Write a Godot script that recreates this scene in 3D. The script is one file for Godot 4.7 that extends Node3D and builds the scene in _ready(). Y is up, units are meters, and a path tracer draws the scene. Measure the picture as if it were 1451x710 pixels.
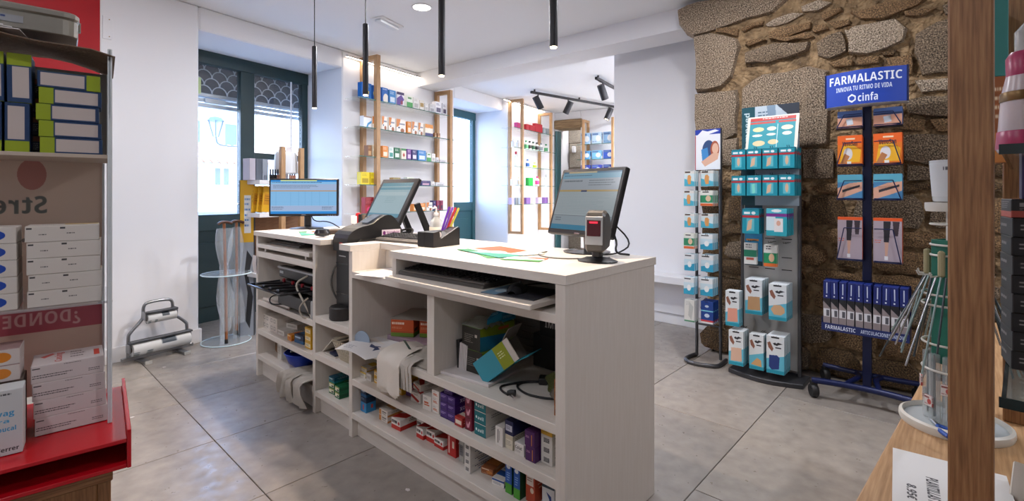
extends Node3D
# A pharmacy: white service counter, glass shelves, product stands before a rubble stone wall.
# World axes follow the counter: x runs across it, z along it; the camera stands behind it.
const V0 := Vector3.ZERO
const WALL_AT := Vector3(1.193, 0, -4.522)   # window-side wall: a point of its face ...
const WALL_YAW := 0.1934                     # ... and its turn; its own x runs along the face, z into the room
const CEIL := 2.71
var mats := {}
var names := {}
var cache := {}
var font: SystemFont
var rng := RandomNumberGenerator.new()

func nm(n: String) -> String:
	if not names.has(n):
		names[n] = 0
		return n
	names[n] += 1
	return "%s_%03d" % [n, names[n]]

func tag(o: Node, label: String, cat: String, group := "") -> Node:
	o.set_meta("label", label); o.set_meta("category", cat)
	if group: o.set_meta("group", group)
	return o

func thing(n: String, label: String, cat: String, pos := V0, yaw := 0.0, group := "") -> Node3D:
	var o := Node3D.new()
	o.name = nm(n); add_child(o)
	o.position = pos; o.rotation.y = yaw
	tag(o, label, cat, group)
	return o

func part(p: Node, n: String, mesh: Mesh, m: Material, pos := V0, rot := V0) -> MeshInstance3D:
	var o := MeshInstance3D.new()
	o.name = n; o.mesh = mesh; o.material_override = m
	p.add_child(o, true)
	o.position = pos; o.rotation = rot
	return o

func one(n: String, label: String, cat: String, mesh: Mesh, m: Material, pos := V0, rot := V0, group := "") -> MeshInstance3D:
	var o := part(self, nm(n), mesh, m, pos, rot)
	tag(o, label, cat, group)
	return o

func struct(n: String, mesh: Mesh, m: Material, pos := V0, yaw := 0.0) -> MeshInstance3D:
	var o := part(self, n, mesh, m, pos, Vector3(0, yaw, 0))
	o.set_meta("kind", "structure")
	return o

func pb(p: Node, n: String, m: Material, x0: float, x1: float, y0: float, y1: float, z0: float, z1: float, bev := 0.0015) -> MeshInstance3D:
	return part(p, n, cbox(absf(x1 - x0), absf(y1 - y0), absf(z1 - z0), bev), m, Vector3(x0 + x1, y0 + y1, z0 + z1) / 2)

# ---------------------------------------------------------------- meshes
func begin() -> SurfaceTool:
	var st := SurfaceTool.new()
	st.begin(Mesh.PRIMITIVE_TRIANGLES)
	st.set_smooth_group(-1)
	return st

func done(st: SurfaceTool) -> ArrayMesh:
	st.generate_normals()
	return st.commit()

func tri(st: SurfaceTool, out: Vector3, a: Array) -> void:
	# a: three [position, uv]; front faces run clockwise, out is roughly the outward direction
	var n: Vector3 = (a[2][0] - a[0][0]).cross(a[1][0] - a[0][0])
	var order := [0, 1, 2] if n.dot(out) >= 0.0 else [0, 2, 1]
	for i in order:
		st.set_uv(a[i][1]); st.add_vertex(a[i][0])

func quad(st: SurfaceTool, out: Vector3, a: Array) -> void:
	tri(st, out, [a[0], a[1], a[2]]); tri(st, out, [a[0], a[2], a[3]])

func box_uv(axis: int, s: int, p: Vector3, z: Vector3) -> Vector2:
	var q := p / z + Vector3(0.5, 0.5, 0.5)
	if axis == 2 and s > 0: return Vector2(q.x * 0.5, 1.0 - q.y)
	if axis == 1: return Vector2(0.5 + q.x * 0.5, q.z * 0.5)
	return Vector2(0.5 + 0.5 * (q.x if axis == 2 else q.z), 0.5 + 0.5 * (1.0 - q.y))

func cbox(sx: float, sy: float, sz: float, b := 0.0015) -> ArrayMesh:
	var key := "b%.4f_%.4f_%.4f_%.4f" % [sx, sy, sz, b]
	if cache.has(key): return cache[key]
	var st := begin()
	add_cbox(st, Vector3(sx, sy, sz), b)
	cache[key] = done(st)
	return cache[key]

func add_cbox(st: SurfaceTool, size: Vector3, b: float, at := V0) -> void:
	b = minf(b, 0.3 * minf(size.x, minf(size.y, size.z)))
	var h := size / 2
	var v := func(sg: Vector3, axis: int) -> Vector3:
		var p := Vector3(sg.x * (h.x - b), sg.y * (h.y - b), sg.z * (h.z - b))
		p[axis] = sg[axis] * h[axis]
		return p
	var put := func(pts: Array, axis: int, s: int) -> void:
		var c := V0
		for p in pts: c += p
		var a := []
		for p in pts: a.append([p + at, box_uv(axis, s, p, size)])
		if a.size() == 4: quad(st, c, a)
		else: tri(st, c, a)
	for axis in 3:
		var u := (axis + 1) % 3
		var w := (axis + 2) % 3
		for s in [-1, 1]:
			var pts := []
			for k in [[-1, -1], [1, -1], [1, 1], [-1, 1]]:
				var sg := V0
				sg[axis] = s; sg[u] = k[0]; sg[w] = k[1]
				pts.append(v.call(sg, axis))
			put.call(pts, axis, s)
	if b <= 0.0: return
	for axis in 3:
		var u := (axis + 1) % 3
		var w := (axis + 2) % 3
		for a1 in [-1, 1]:
			for a2 in [-1, 1]:
				var s1 := V0
				s1[axis] = -1; s1[u] = a1; s1[w] = a2
				var s2 := s1
				s2[axis] = 1
				put.call([v.call(s1, u), v.call(s2, u), v.call(s2, w), v.call(s1, w)], u, a1)
	for x in [-1, 1]:
		for y in [-1, 1]:
			for z in [-1, 1]:
				var sg := Vector3(x, y, z)
				put.call([v.call(sg, 0), v.call(sg, 1), v.call(sg, 2)], 1, y)

func boxes(list: Array, bev := 0.0) -> ArrayMesh:
	# each: [x0, x1, y0, y1, z0, z1]
	var st := begin()
	for l in list:
		add_cbox(st, Vector3(absf(l[1] - l[0]), absf(l[3] - l[2]), absf(l[5] - l[4])), bev, Vector3(l[0] + l[1], l[2] + l[3], l[4] + l[5]) / 2)
	return done(st)

func lathe(prof: Array, seg := 20, sx := 1.0, sz := 1.0) -> ArrayMesh:
	var st := begin()
	var group := 0
	for i in prof.size() - 1:
		var a: Vector2 = prof[i]
		var b: Vector2 = prof[i + 1]
		if i > 0:
			var da: Vector2 = (a - prof[i - 1]).normalized()
			if da.dot((b - a).normalized()) < 0.8: group += 1
		st.set_smooth_group(group)
		for k in seg:
			var t0 := TAU * k / seg
			var t1 := TAU * (k + 1) / seg
			var c0 := Vector3(cos(t0) * sx, 0, sin(t0) * sz)
			var c1 := Vector3(cos(t1) * sx, 0, sin(t1) * sz)
			var out := (c0 + c1) * (b.y - a.y) + Vector3(0, -(b.x - a.x) * 2.0, 0)
			var q := [[c0 * a.x + Vector3(0, a.y, 0), Vector2(float(k) / seg, 1.0 - float(i) / prof.size())], [c1 * a.x + Vector3(0, a.y, 0), Vector2(float(k + 1) / seg, 1.0 - float(i) / prof.size())],
				[c1 * b.x + Vector3(0, b.y, 0), Vector2(float(k + 1) / seg, 1.0 - float(i + 1) / prof.size())], [c0 * b.x + Vector3(0, b.y, 0), Vector2(float(k) / seg, 1.0 - float(i + 1) / prof.size())]]
			if a.x < 1e-5: tri(st, out, [q[0], q[2], q[3]])
			elif b.x < 1e-5: tri(st, out, [q[0], q[1], q[2]])
			else: quad(st, out, q)
	return done(st)

func cyl(r: float, h: float, seg := 16, r2 := -1.0) -> ArrayMesh:
	if r2 < 0.0: r2 = r
	var e := minf(0.001, minf(r, r2) * 0.2)
	return lathe([Vector2(0, 0), Vector2(r - e, 0), Vector2(r, e), Vector2(r2, h - e), Vector2(r2 - e, h), Vector2(0, h)], seg)

func tube(pts: Array, r: float, seg := 8, closed := false) -> ArrayMesh:
	var st := begin()
	add_tube(st, pts, r, seg, closed)
	return done(st)

func add_tube(st: SurfaceTool, pts: Array, r: float, seg := 8, closed := false) -> void:
	var n := pts.size()
	var rings := []
	var up := V0
	for i in n:
		var t: Vector3
		if closed: t = pts[(i + 1) % n] - pts[(i - 1 + n) % n]
		else: t = pts[mini(i + 1, n - 1)] - pts[maxi(i - 1, 0)]
		t = t.normalized()
		if i == 0: up = t.cross(Vector3.UP if absf(t.y) < 0.9 else Vector3.RIGHT).normalized()
		up = (up - t * up.dot(t)).normalized()
		var side := t.cross(up)
		var ring := []
		for k in seg:
			var a := TAU * k / seg
			ring.append(pts[i] + (up * cos(a) + side * sin(a)) * r)
		rings.append(ring)
	st.set_smooth_group(0)
	var uv := Vector2.ZERO
	for i in (n if closed else n - 1):
		var j := (i + 1) % n
		for k in seg:
			var l := (k + 1) % seg
			quad(st, rings[i][k] + rings[i][l] - pts[i] * 2.0, [[rings[i][k], uv], [rings[i][l], uv], [rings[j][l], uv], [rings[j][k], uv]])
	if not closed:
		st.set_smooth_group(-1)
		for e in [0, n - 1]:
			var out: Vector3 = pts[0] - pts[1] if e == 0 else pts[n - 1] - pts[n - 2]
			for k in seg: tri(st, out, [[pts[e], uv], [rings[e][k], uv], [rings[e][(k + 1) % seg], uv]])

func smooth(pts: Array, times := 2) -> Array:
	for t in times:
		var o := [pts[0]]
		for i in pts.size() - 1:
			o.append(pts[i].lerp(pts[i + 1], 0.25)); o.append(pts[i].lerp(pts[i + 1], 0.75))
		o.append(pts[-1])
		pts = o
	return pts

func prism(poly: Array, d: float, bev := 0.0) -> ArrayMesh:
	# poly in x, y; from z = -d/2 to d/2, the rims chamfered by bev
	var pv := PackedVector2Array(poly)
	if Geometry2D.is_polygon_clockwise(pv): pv.reverse()
	var inner := pv
	if bev > 0.0:
		var off := Geometry2D.offset_polygon(pv, -bev)
		if off.size() == 1 and off[0].size() == pv.size():
			inner = off[0]
			var best := 0
			for i in inner.size():
				if inner[i].distance_to(pv[0]) < inner[best].distance_to(pv[0]): best = i
			inner = inner.slice(best) + inner.slice(0, best)
		else: bev = 0.0
	var lo := pv[0]
	var hi := pv[0]
	for p in pv: lo = lo.min(p); hi = hi.max(p)
	var size := (hi - lo).max(Vector2(1e-5, 1e-5))
	var st := begin()
	var idx := Geometry2D.triangulate_polygon(inner)
	for s in [-1, 1]:
		for i in range(0, idx.size(), 3):
			var a := []
			for k in 3:
				var p: Vector2 = inner[idx[i + k]]
				a.append([Vector3(p.x, p.y, s * d / 2), Vector2((p.x - lo.x) / size.x, 1.0 - (p.y - lo.y) / size.y)])
			tri(st, Vector3(0, 0, s), a)
	for i in pv.size():
		var j := (i + 1) % pv.size()
		var e := pv[j] - pv[i]
		var out := Vector3(e.y, -e.x, 0)
		var f := func(p: Vector2, z: float) -> Array: return [Vector3(p.x, p.y, z), Vector2((p.x - lo.x) / size.x, 1.0 - (p.y - lo.y) / size.y)]
		quad(st, out, [f.call(pv[i], -d / 2 + bev), f.call(pv[j], -d / 2 + bev), f.call(pv[j], d / 2 - bev), f.call(pv[i], d / 2 - bev)])
		if bev > 0.0:
			for s in [-1, 1]:
				quad(st, out + Vector3(0, 0, s * e.length()), [f.call(pv[i], s * (d / 2 - bev)), f.call(pv[j], s * (d / 2 - bev)), f.call(inner[j], s * d / 2), f.call(inner[i], s * d / 2)])
	return done(st)

func sheet(grid: Array, thick := 0.0, both := true) -> ArrayMesh:
	# grid[row][col] of points: a skin with smooth normals; with a thickness a closed slab
	var st := begin()
	var rows := grid.size()
	var cols: int = grid[0].size()
	st.set_smooth_group(0)
	var c := V0
	var normals := []
	for i in rows:
		var line := []
		for j in cols:
			var du: Vector3 = grid[i][mini(j + 1, cols - 1)] - grid[i][maxi(j - 1, 0)]
			var dv: Vector3 = grid[mini(i + 1, rows - 1)][j] - grid[maxi(i - 1, 0)][j]
			line.append(dv.cross(du).normalized())
		normals.append(line)
	var pt := func(i: int, j: int, s: float) -> Array: return [grid[i][j] + normals[i][j] * (s * thick), Vector2(float(j) / (cols - 1), float(i) / (rows - 1))]
	for s in ([0.0, -1.0] if thick > 0.0 and both else [0.0]):
		st.set_smooth_group(int(-s))
		for i in rows - 1:
			for j in cols - 1:
				quad(st, normals[i][j] * (1.0 if s == 0.0 else -1.0), [pt.call(i, j, s), pt.call(i, j + 1, s), pt.call(i + 1, j + 1, s), pt.call(i + 1, j, s)])
	if thick > 0.0:
		st.set_smooth_group(-1)
		for j in cols - 1:
			for i in [0, rows - 1]:
				quad(st, grid[i][j] - grid[rows - 1 - i][j], [pt.call(i, j, 0.0), pt.call(i, j + 1, 0.0), pt.call(i, j + 1, -1.0), pt.call(i, j, -1.0)])
		for i in rows - 1:
			for j in [0, cols - 1]:
				quad(st, grid[i][j] - grid[i][cols - 1 - j], [pt.call(i, j, 0.0), pt.call(i + 1, j, 0.0), pt.call(i + 1, j, -1.0), pt.call(i, j, -1.0)])
	return done(st)

func join(list: Array) -> ArrayMesh:
	# each: [mesh, Transform3D]
	var st := SurfaceTool.new()
	for l in list: st.append_from(l[0], 0, l[1])
	return st.commit()

func at(x: float, y: float, z: float, rot := V0) -> Transform3D:
	return Transform3D(Basis.from_euler(rot), Vector3(x, y, z))

# ---------------------------------------------------------------- materials and prints
func mt(key: String, c := Color.WHITE, rough := 0.6, metal := 0.0) -> StandardMaterial3D:
	if mats.has(key): return mats[key]
	var m := StandardMaterial3D.new()
	m.resource_name = key; m.albedo_color = c; m.roughness = rough; m.metallic = metal
	mats[key] = m
	return m

func glow(key: String, c: Color, e: float) -> StandardMaterial3D:
	var m := mt(key, c, 0.5)
	m.emission_enabled = true; m.emission = c; m.emission_energy_multiplier = e
	return m

func clear(key: String, c: Color, alpha: float, rough := 0.05) -> StandardMaterial3D:
	var m := mt(key, Color(c.r, c.g, c.b, alpha), rough)
	m.transparency = BaseMaterial3D.TRANSPARENCY_ALPHA
	return m

func noise_tex(ramp: Array, freq: float, octaves := 4, size := 512, kind := FastNoiseLite.TYPE_SIMPLEX_SMOOTH, sd := 1) -> NoiseTexture2D:
	var n := FastNoiseLite.new()
	n.seed = sd; n.noise_type = kind; n.frequency = freq; n.fractal_octaves = octaves
	var t := NoiseTexture2D.new()
	t.width = size; t.height = size; t.seamless = true; t.noise = n
	if ramp:
		var g := Gradient.new()
		var off := PackedFloat32Array()
		var col := PackedColorArray()
		for r in ramp: off.append(r[0]); col.append(r[1])
		g.offsets = off; g.colors = col
		t.color_ramp = g
	return t

func grained(key: String, ramp: Array, scale: Vector3, rough := 0.5, freq := 0.01, octaves := 5, world := true) -> StandardMaterial3D:
	if mats.has(key): return mats[key]
	var m := mt(key, Color.WHITE, rough)
	var tk := "noise_" + str(ramp) + str(freq)
	if not cache.has(tk): cache[tk] = noise_tex(ramp, freq, octaves)
	m.albedo_texture = cache[tk]
	m.uv1_triplanar = true; m.uv1_world_triplanar = world; m.uv1_scale = scale
	return m

func relief(m: StandardMaterial3D, freq: float, depth: float, octaves := 4) -> StandardMaterial3D:
	var tk := "relief_%f" % freq
	if not cache.has(tk): cache[tk] = noise_tex([], freq, octaves, 512, FastNoiseLite.TYPE_SIMPLEX, 5)
	m.heightmap_enabled = true; m.heightmap_texture = cache[tk]; m.heightmap_scale = depth
	return m

func lettering(s: String, c: Color, bold := true) -> Image:
	var f := SystemFont.new()
	f.font_names = PackedStringArray(["Droid Sans"]); f.font_weight = 700 if bold else 400
	var ts := TextServerManager.get_primary_interface()
	var line := TextLine.new()
	line.add_string(s, f, 48)
	var im := Image.create_empty(int(line.get_line_width()) + 8, 64, false, Image.FORMAT_RGBA8)
	var x := 3.0
	for g in ts.shaped_text_get_glyphs(line.get_rid()):
		var sz := Vector2i(48, 0)
		ts.font_render_glyph(g.font_rid, sz, g.index)
		var r: Rect2 = ts.font_get_glyph_uv_rect(g.font_rid, sz, g.index)
		if r.size.x > 0:
			var src: Image = ts.font_get_texture_image(g.font_rid, sz, ts.font_get_glyph_texture_idx(g.font_rid, sz, g.index))
			src.convert(Image.FORMAT_RGBA8)
			im.blend_rect(src, Rect2i(r), Vector2i(Vector2(x, 46) + ts.font_get_glyph_offset(g.font_rid, sz, g.index)))
		x += g.advance
	var used := im.get_used_rect()
	im = im.get_region(used)
	for yy in im.get_height():
		for xx in im.get_width(): im.set_pixel(xx, yy, Color(c.r, c.g, c.b, im.get_pixel(xx, yy).a))
	return im

func draw(im: Image, reg: Rect2i, ops: Array) -> void:
	# ops in shares of the region: ["r", x, y, w, h, colour], ["e", ...] ellipse, ["t", x, y, w, h, colour, text, (turn: "v" up, "m" mirrored)], ["l", x, y, w, h, colour, rows] lines of small print, ["p", colour, [x, y, ...]] polygon
	for o in ops:
		if o[0] == "p":
			var pv := PackedVector2Array()
			for i in range(0, o[2].size(), 2): pv.append(Vector2(reg.position) + Vector2(o[2][i], o[2][i + 1]) * Vector2(reg.size))
			var lo := pv[0]
			var hi := pv[0]
			for p in pv: lo = lo.min(p); hi = hi.max(p)
			for y in range(maxi(int(lo.y), reg.position.y), mini(int(hi.y) + 1, reg.end.y)):
				for x in range(maxi(int(lo.x), reg.position.x), mini(int(hi.x) + 1, reg.end.x)):
					if Geometry2D.is_point_in_polygon(Vector2(x + 0.5, y + 0.5), pv): im.set_pixel(x, y, o[1])
			continue
		var r := Rect2i(Vector2i(Vector2(reg.position) + Vector2(o[1], o[2]) * Vector2(reg.size)), Vector2i((Vector2(o[3], o[4]) * Vector2(reg.size)).ceil()))
		match o[0]:
			"r": im.fill_rect(r.intersection(reg), o[5])
			"e":
				var c := Vector2(r.position) + Vector2(r.size) / 2.0
				for y in range(r.position.y, r.end.y):
					for x in range(r.position.x, r.end.x):
						if reg.has_point(Vector2i(x, y)) and ((Vector2(x + 0.5, y + 0.5) - c) / (Vector2(r.size) / 2.0)).length() < 1.0: im.set_pixel(x, y, o[5])
			"l":
				var n: int = o[6]
				for k in n:
					var x := r.position.x
					var end := r.position.x + int(r.size.x * rng.randf_range(0.7, 1.0))
					while x < end:
						var wd := rng.randi_range(3, 9)
						im.fill_rect(Rect2i(x, r.position.y + r.size.y * k / n, mini(wd, end - x), maxi(1, r.size.y / n * 45 / 100)).intersection(reg), o[5])
						x += wd + 2
			"t":
				var t := lettering(o[6], o[5])
				if o.size() > 7:
					if o[7] == "v": t.rotate_90(COUNTERCLOCKWISE)
					elif o[7] == "d": t.rotate_90(CLOCKWISE)
					elif o[7] == "m": t.flip_x()
					elif o[7] == "f": t.flip_y()
				t.resize(maxi(1, r.size.x), maxi(1, r.size.y), Image.INTERPOLATE_LANCZOS)
				var from := r.intersection(reg)
				im.blend_rect(t, Rect2i(from.position - r.position, from.size), from.position)

const PAGE := 2048
var pages := []
var cursor := Vector2i(0, 0)
var shelf_high := 0

func cell(w: int, h: int, m: StandardMaterial3D, base: Color) -> Rect2i:
	# room for one print on a shared sheet; the material looks its texture up inside its own cell
	if cursor.x + w > PAGE: cursor = Vector2i(0, cursor.y + shelf_high); shelf_high = 0
	if pages.is_empty() or cursor.y + h > PAGE:
		var im := Image.create_empty(PAGE, PAGE, false, Image.FORMAT_RGBA8)
		pages.append([im, []])
		cursor = Vector2i.ZERO; shelf_high = 0
	var r := Rect2i(cursor, Vector2i(w, h))
	cursor.x += w
	shelf_high = maxi(shelf_high, h)
	pages[-1][0].fill_rect(r, base)
	pages[-1][1].append(m)
	m.uv1_scale = Vector3((w - 1.0) / PAGE, (h - 1.0) / PAGE, 1)
	m.uv1_offset = Vector3((r.position.x + 0.5) / PAGE, (r.position.y + 0.5) / PAGE, 0)
	return r

func finish_prints() -> void:
	for p in pages:
		var t := ImageTexture.create_from_image(p[0])
		for m in p[1]: m.albedo_texture = t

func print_mat(key: String, base: Color, front: Array, top := [], side := [], px := 128, py := 128, rough := 0.45) -> StandardMaterial3D:
	# a box print: front in the left half of its cell, top and sides in the right half
	if mats.has(key): return mats[key]
	var m := mt(key, Color.WHITE, rough)
	var r := cell(px * 2, py, m, base)
	var im: Image = pages[-1][0]
	draw(im, Rect2i(r.position.x, r.position.y, px, py), front)
	draw(im, Rect2i(r.position.x + px, r.position.y, px, py / 2), top)
	draw(im, Rect2i(r.position.x + px, r.position.y + py / 2, px, py - py / 2), side)
	return m

func flat_mat(key: String, base: Color, ops: Array, px := 256, py := 256, rough := 0.5) -> StandardMaterial3D:
	# a print on a flat sheet, 0 to 1 across it
	if mats.has(key): return mats[key]
	var m := mt(key, Color.WHITE, rough)
	var r := cell(px, py, m, base)
	draw(pages[-1][0], r, ops)
	return m

func panel(w: float, h: float, d: float) -> ArrayMesh:
	return prism([Vector2(-w / 2, -h / 2), Vector2(w / 2, -h / 2), Vector2(w / 2, h / 2), Vector2(-w / 2, h / 2)], d)

const UP_WORDS := ["lowest", "second from below", "third from below", "fourth from below", "fifth from below", "sixth from below", "seventh from below", "eighth from below", "ninth from below"]
const NTH := ["first", "second", "third", "fourth", "fifth", "sixth", "seventh", "eighth", "ninth", "tenth", "eleventh", "twelfth", "thirteenth"]

func C(hex: String) -> Color: return Color(hex)

func on_wall(x: float, y: float, z: float) -> Vector3:
	return WALL_AT + Basis(Vector3.UP, WALL_YAW) * Vector3(x, y, z)

func _ready() -> void:
	rng.seed = 7
	setting_light()
	build_shell()
	build_stone_wall()
	build_windows()
	build_street()
	build_counter()
	build_counter_contents()
	build_devices()
	build_wall_shelves()
	build_far_room()
	build_window_corner()
	build_stands()
	build_right_table()
	build_left_rack()
	for q in [[1.17, -1.65], [0.86, -4.05], [0.55, -3.27]]: one("paper_scrap", {1.17: "tiny white scrap on the floor beside the counter plinth", 0.86: "tiny white scrap on the floor near the roll rack", 0.55: "tiny white scrap on the floor near the red tray"}[q[0]], "scrap", prism([Vector2(-0.012, 0), Vector2(-0.004, -0.008), Vector2(0.011, -0.005), Vector2(0.012, 0.005), Vector2(0.0, 0.009)], 0.001), mt("white_paper"), Vector3(q[0], 0.0008, q[1]), Vector3(-PI / 2, 0, q[1]))
	build_ceiling_lamps()
	finish_prints()

func setting_light() -> void:
	var cam := Camera3D.new()
	cam.name = "camera"
	add_child(cam)
	cam.projection = Camera3D.PROJECTION_FRUSTUM
	cam.near = 0.05; cam.far = 200.0
	cam.size = 710.0 / 692.5 * cam.near
	cam.frustum_offset = Vector2(0, -81.0 / 692.5 * cam.near)
	cam.position = Vector3(0, 1.2, 0)
	cam.rotation.y = -atan2(0.7363, 0.6767)
	cam.current = true
	var env := Environment.new()
	env.background_mode = Environment.BG_SKY
	var sm := ProceduralSkyMaterial.new()
	sm.sky_top_color = C("7fa9e6"); sm.sky_horizon_color = C("dbe7f8")
	sm.ground_horizon_color = C("d8dce2"); sm.ground_bottom_color = C("8f9298")
	sm.sky_energy_multiplier = 3.2; sm.ground_energy_multiplier = 2.1
	var sky := Sky.new()
	sky.sky_material = sm
	env.sky = sky
	env.tonemap_mode = Environment.TONE_MAPPER_LINEAR
	env.tonemap_exposure = 1.0
	env.sdfgi_enabled = true; env.ssao_enabled = true; env.ssil_enabled = true
	var we := WorldEnvironment.new()
	we.name = "world_environment"; we.environment = env
	add_child(we)
	var sun := DirectionalLight3D.new()
	sun.name = "sun"
	add_child(sun)
	# high sun from behind the building: lights the facades across the street, not the room
	sun.light_energy = 0.5; sun.light_color = C("fff1de"); sun.light_angular_distance = 0.6; sun.shadow_enabled = true
	sun.look_at_from_position(Vector3(3, 9, 6), Vector3(2.2, 0, -3))

func area(p: Node, pos: Vector3, sx: float, sz: float, e: float, c: Color, rot := Vector3(-PI / 2, 0, 0)) -> void:
	var l := AreaLight3D.new()
	l.name = "area_light"
	p.add_child(l, true)
	l.position = pos; l.rotation = rot
	l.area_size = Vector2(sx, sz); l.light_energy = e; l.light_color = c
	l.area_range = 12.0; l.shadow_enabled = true

# ---------------------------------------------------------------- the room
func build_shell() -> void:
	var white := relief(mt("white_paint", C("e9e9ec"), 0.85), 0.02, 0.04)
	var grout := mt("grout", C("6f6b66"), 0.9)
	var tile_tones := []
	for k in 4:
		var b: Color = [C("928b84"), C("978f87"), C("8e8780"), C("9a9289")][k]
		var m := grained("floor_tile_%d" % k, [[0.0, b * 0.9], [0.4, b * 0.985], [0.6, b * 1.015], [1.0, b * 1.08]], Vector3(1.1, 1, 1.1), 0.36, 0.016, 6)
		m.uv1_offset = Vector3(k * 0.37, 0, k * 0.71)
		m.roughness_texture = noise_rough()
		m.roughness = 1.0
		m.metallic_specular = 0.6
		tile_tones.append(m)
	# floor: screed with one child per tile; rows along z, joints staggered as laid
	var fl := struct("floor", boxes([[-5.2, 8.8, -0.2, -0.006, -0.65, 8.0]]), grout, WALL_AT, WALL_YAW)
	var inv := fl.transform.affine_inverse()
	var tw := 1.25
	var td := 0.624
	var n := 0
	for row in range(-8, 6):
		var z0 := -0.796 + row * td
		var off := 0.77 if row < -1 else (1.35 if row == -1 else (0.71 if row % 2 == 0 else 1.35))
		for col in range(-3, 7):
			var x0 := off + (col - 1) * tw
			var c := Vector3(x0 + tw / 2, -0.004, z0 + td / 2)
			var q := inv * c
			if q.z < -0.95 or q.x < -4.6 or q.x > 7.4 or c.x > 8.6 or c.z > 2.6 or c.x < -2.9: continue
			n += 1
			var t := part(fl, "tile", cbox(tw - 0.004, 0.008, td - 0.004, 0.0012), tile_tones[(n * 7 + row * row) % 4], inv * Vector3(c.x, -0.004, c.z), Vector3(0, -WALL_YAW, 0))
			t.position.y = -0.004
	struct("ceiling", boxes([[-5.2, 8.8, CEIL, CEIL + 0.2, -0.65, 8.0]]), mt("ceiling_paint", C("ecedf0"), 0.9), WALL_AT, WALL_YAW)
	# window-side wall, 0.65 m thick, with a shop window, a door and the shelf wall of the next room
	var o := 0.012
	struct("wall_left", boxes([[-5.0, 0.0, 0, CEIL, -0.65, 0], [0.0, 1.41, 2.52, CEIL, -0.65, 0], [1.41, 3.3, 0, CEIL, -0.65, 0], [3.3, 4.535, 2.52, CEIL, -0.65, 0], [4.535, 6.6, 0, CEIL, -0.65, 0.1], [6.2, 6.6, 0, CEIL, 0.1, 0.12]], o), white, WALL_AT, WALL_YAW)
	var bm := mt("white_baseboard", C("e4e4e6"), 0.6)
	struct("baseboard_left", boxes([[-5.0, -0.0, 0, 0.11, 0, 0.014]], 0.003), bm, WALL_AT, WALL_YAW)
	struct("baseboard_window", boxes([[-0.0, 0.016, 0, 0.11, -0.55, 0.014], [1.394, 3.3, 0, 0.11, 0, 0.014]], 0.003), bm, WALL_AT, WALL_YAW)
	# far wall of the next room with a doorway in its corner
	struct("wall_far", boxes([[6.2, 6.5, 0, CEIL, 0.62, 4.6], [6.2, 6.5, 2.56, CEIL, 0.1, 0.62]], o), white, WALL_AT, WALL_YAW)
	struct("trim_1", boxes([[6.16, 6.52, 2.4, 2.56, 0.1, 0.66]], 0.012), grained("old_beam", [[0.0, C("6d5640")], [0.5, C("8c7354")], [1.0, C("a98f6e")]], Vector3(6, 6, 0.8), 0.8), WALL_AT, WALL_YAW)
	# pier beside the stone wall, the bench along it and the beam overhead
	struct("wall_pier", boxes([[4.31, 4.6, 0, CEIL, -2.575, -1.0]], o), white)
	struct("wall_next_room", boxes([[4.3, 8.6, 0, CEIL, -1.2, -1.0]]), white)
	struct("baseboard_pier", boxes([[4.296, 4.31, 0, 0.1, -2.575, -1.3]], 0.003), bm)
	struct("wall_back", boxes([[-2.6, -2.4, 0, CEIL, -4.5, 2.8]]), white)
	struct("wall_right", boxes([[-2.6, 4.6, 0, CEIL, 2.6, 2.8]]), white)
	struct("ceiling_beam", boxes([[0, 0.33, 2.534, CEIL + 0.05, -3.95, 0.0]], 0.004), white, Vector3(3.865, 0, -1.35), 0.0419)
	var bench := thing("bench", "white wall bench with thick seat board along the pier beside stone wall", "bench", Vector3(4.31, 0, -2.56))
	pb(bench, "seat_board", mt("white_lacquer", C("e6e6e8"), 0.4), -0.2, 0, 0.40, 0.465, 0, 1.05, 0.004)
	pb(bench, "support", white, -0.03, 0, 0.1, 0.40, 0, 1.05, 0.002)
	# red board high on the window-side wall
	var rb := thing("wall_board", "plain glossy red board high on the white wall at upper left", "board", WALL_AT, WALL_YAW)
	pb(rb, "board", mt("red_gloss", C("a80012"), 0.35), -2.2, -0.652, 1.45, 2.68, 0.006, 0.03, 0.002)
	pb(rb, "edge_strip", mt("white_lacquer"), -0.652, -0.64, 1.45, 2.68, 0.006, 0.03, 0.001)
	# small inspection cover on the wall
	var cv := thing("wall_cover", "round-edged white access cover with two screws beside red board", "cover", WALL_AT + V0, WALL_YAW)
	part(cv, "plate", prism([Vector2(-0.03, -0.08), Vector2(0.02, -0.08), Vector2(0.03, -0.06), Vector2(0.03, 0.06), Vector2(0.02, 0.08), Vector2(-0.03, 0.08)], 0.006, 0.002), white, Vector3(-0.6, 2.36, 0.003))
	for y in [-0.06, 0.06]: part(cv, "screw", cyl(0.004, 0.002, 8), mt("dull_brass", C("a4834e"), 0.4, 0.8), Vector3(-0.592, 2.36 + y, 0.006), Vector3(PI / 2, 0, 0))

func noise_rough() -> NoiseTexture2D:
	if not cache.has("tile_rough"): cache["tile_rough"] = noise_tex([[0.0, Color(0.26, 0.26, 0.26)], [1.0, Color(0.46, 0.46, 0.46)]], 0.02, 4, 512, FastNoiseLite.TYPE_SIMPLEX, 9)
	return cache["tile_rough"]

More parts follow.
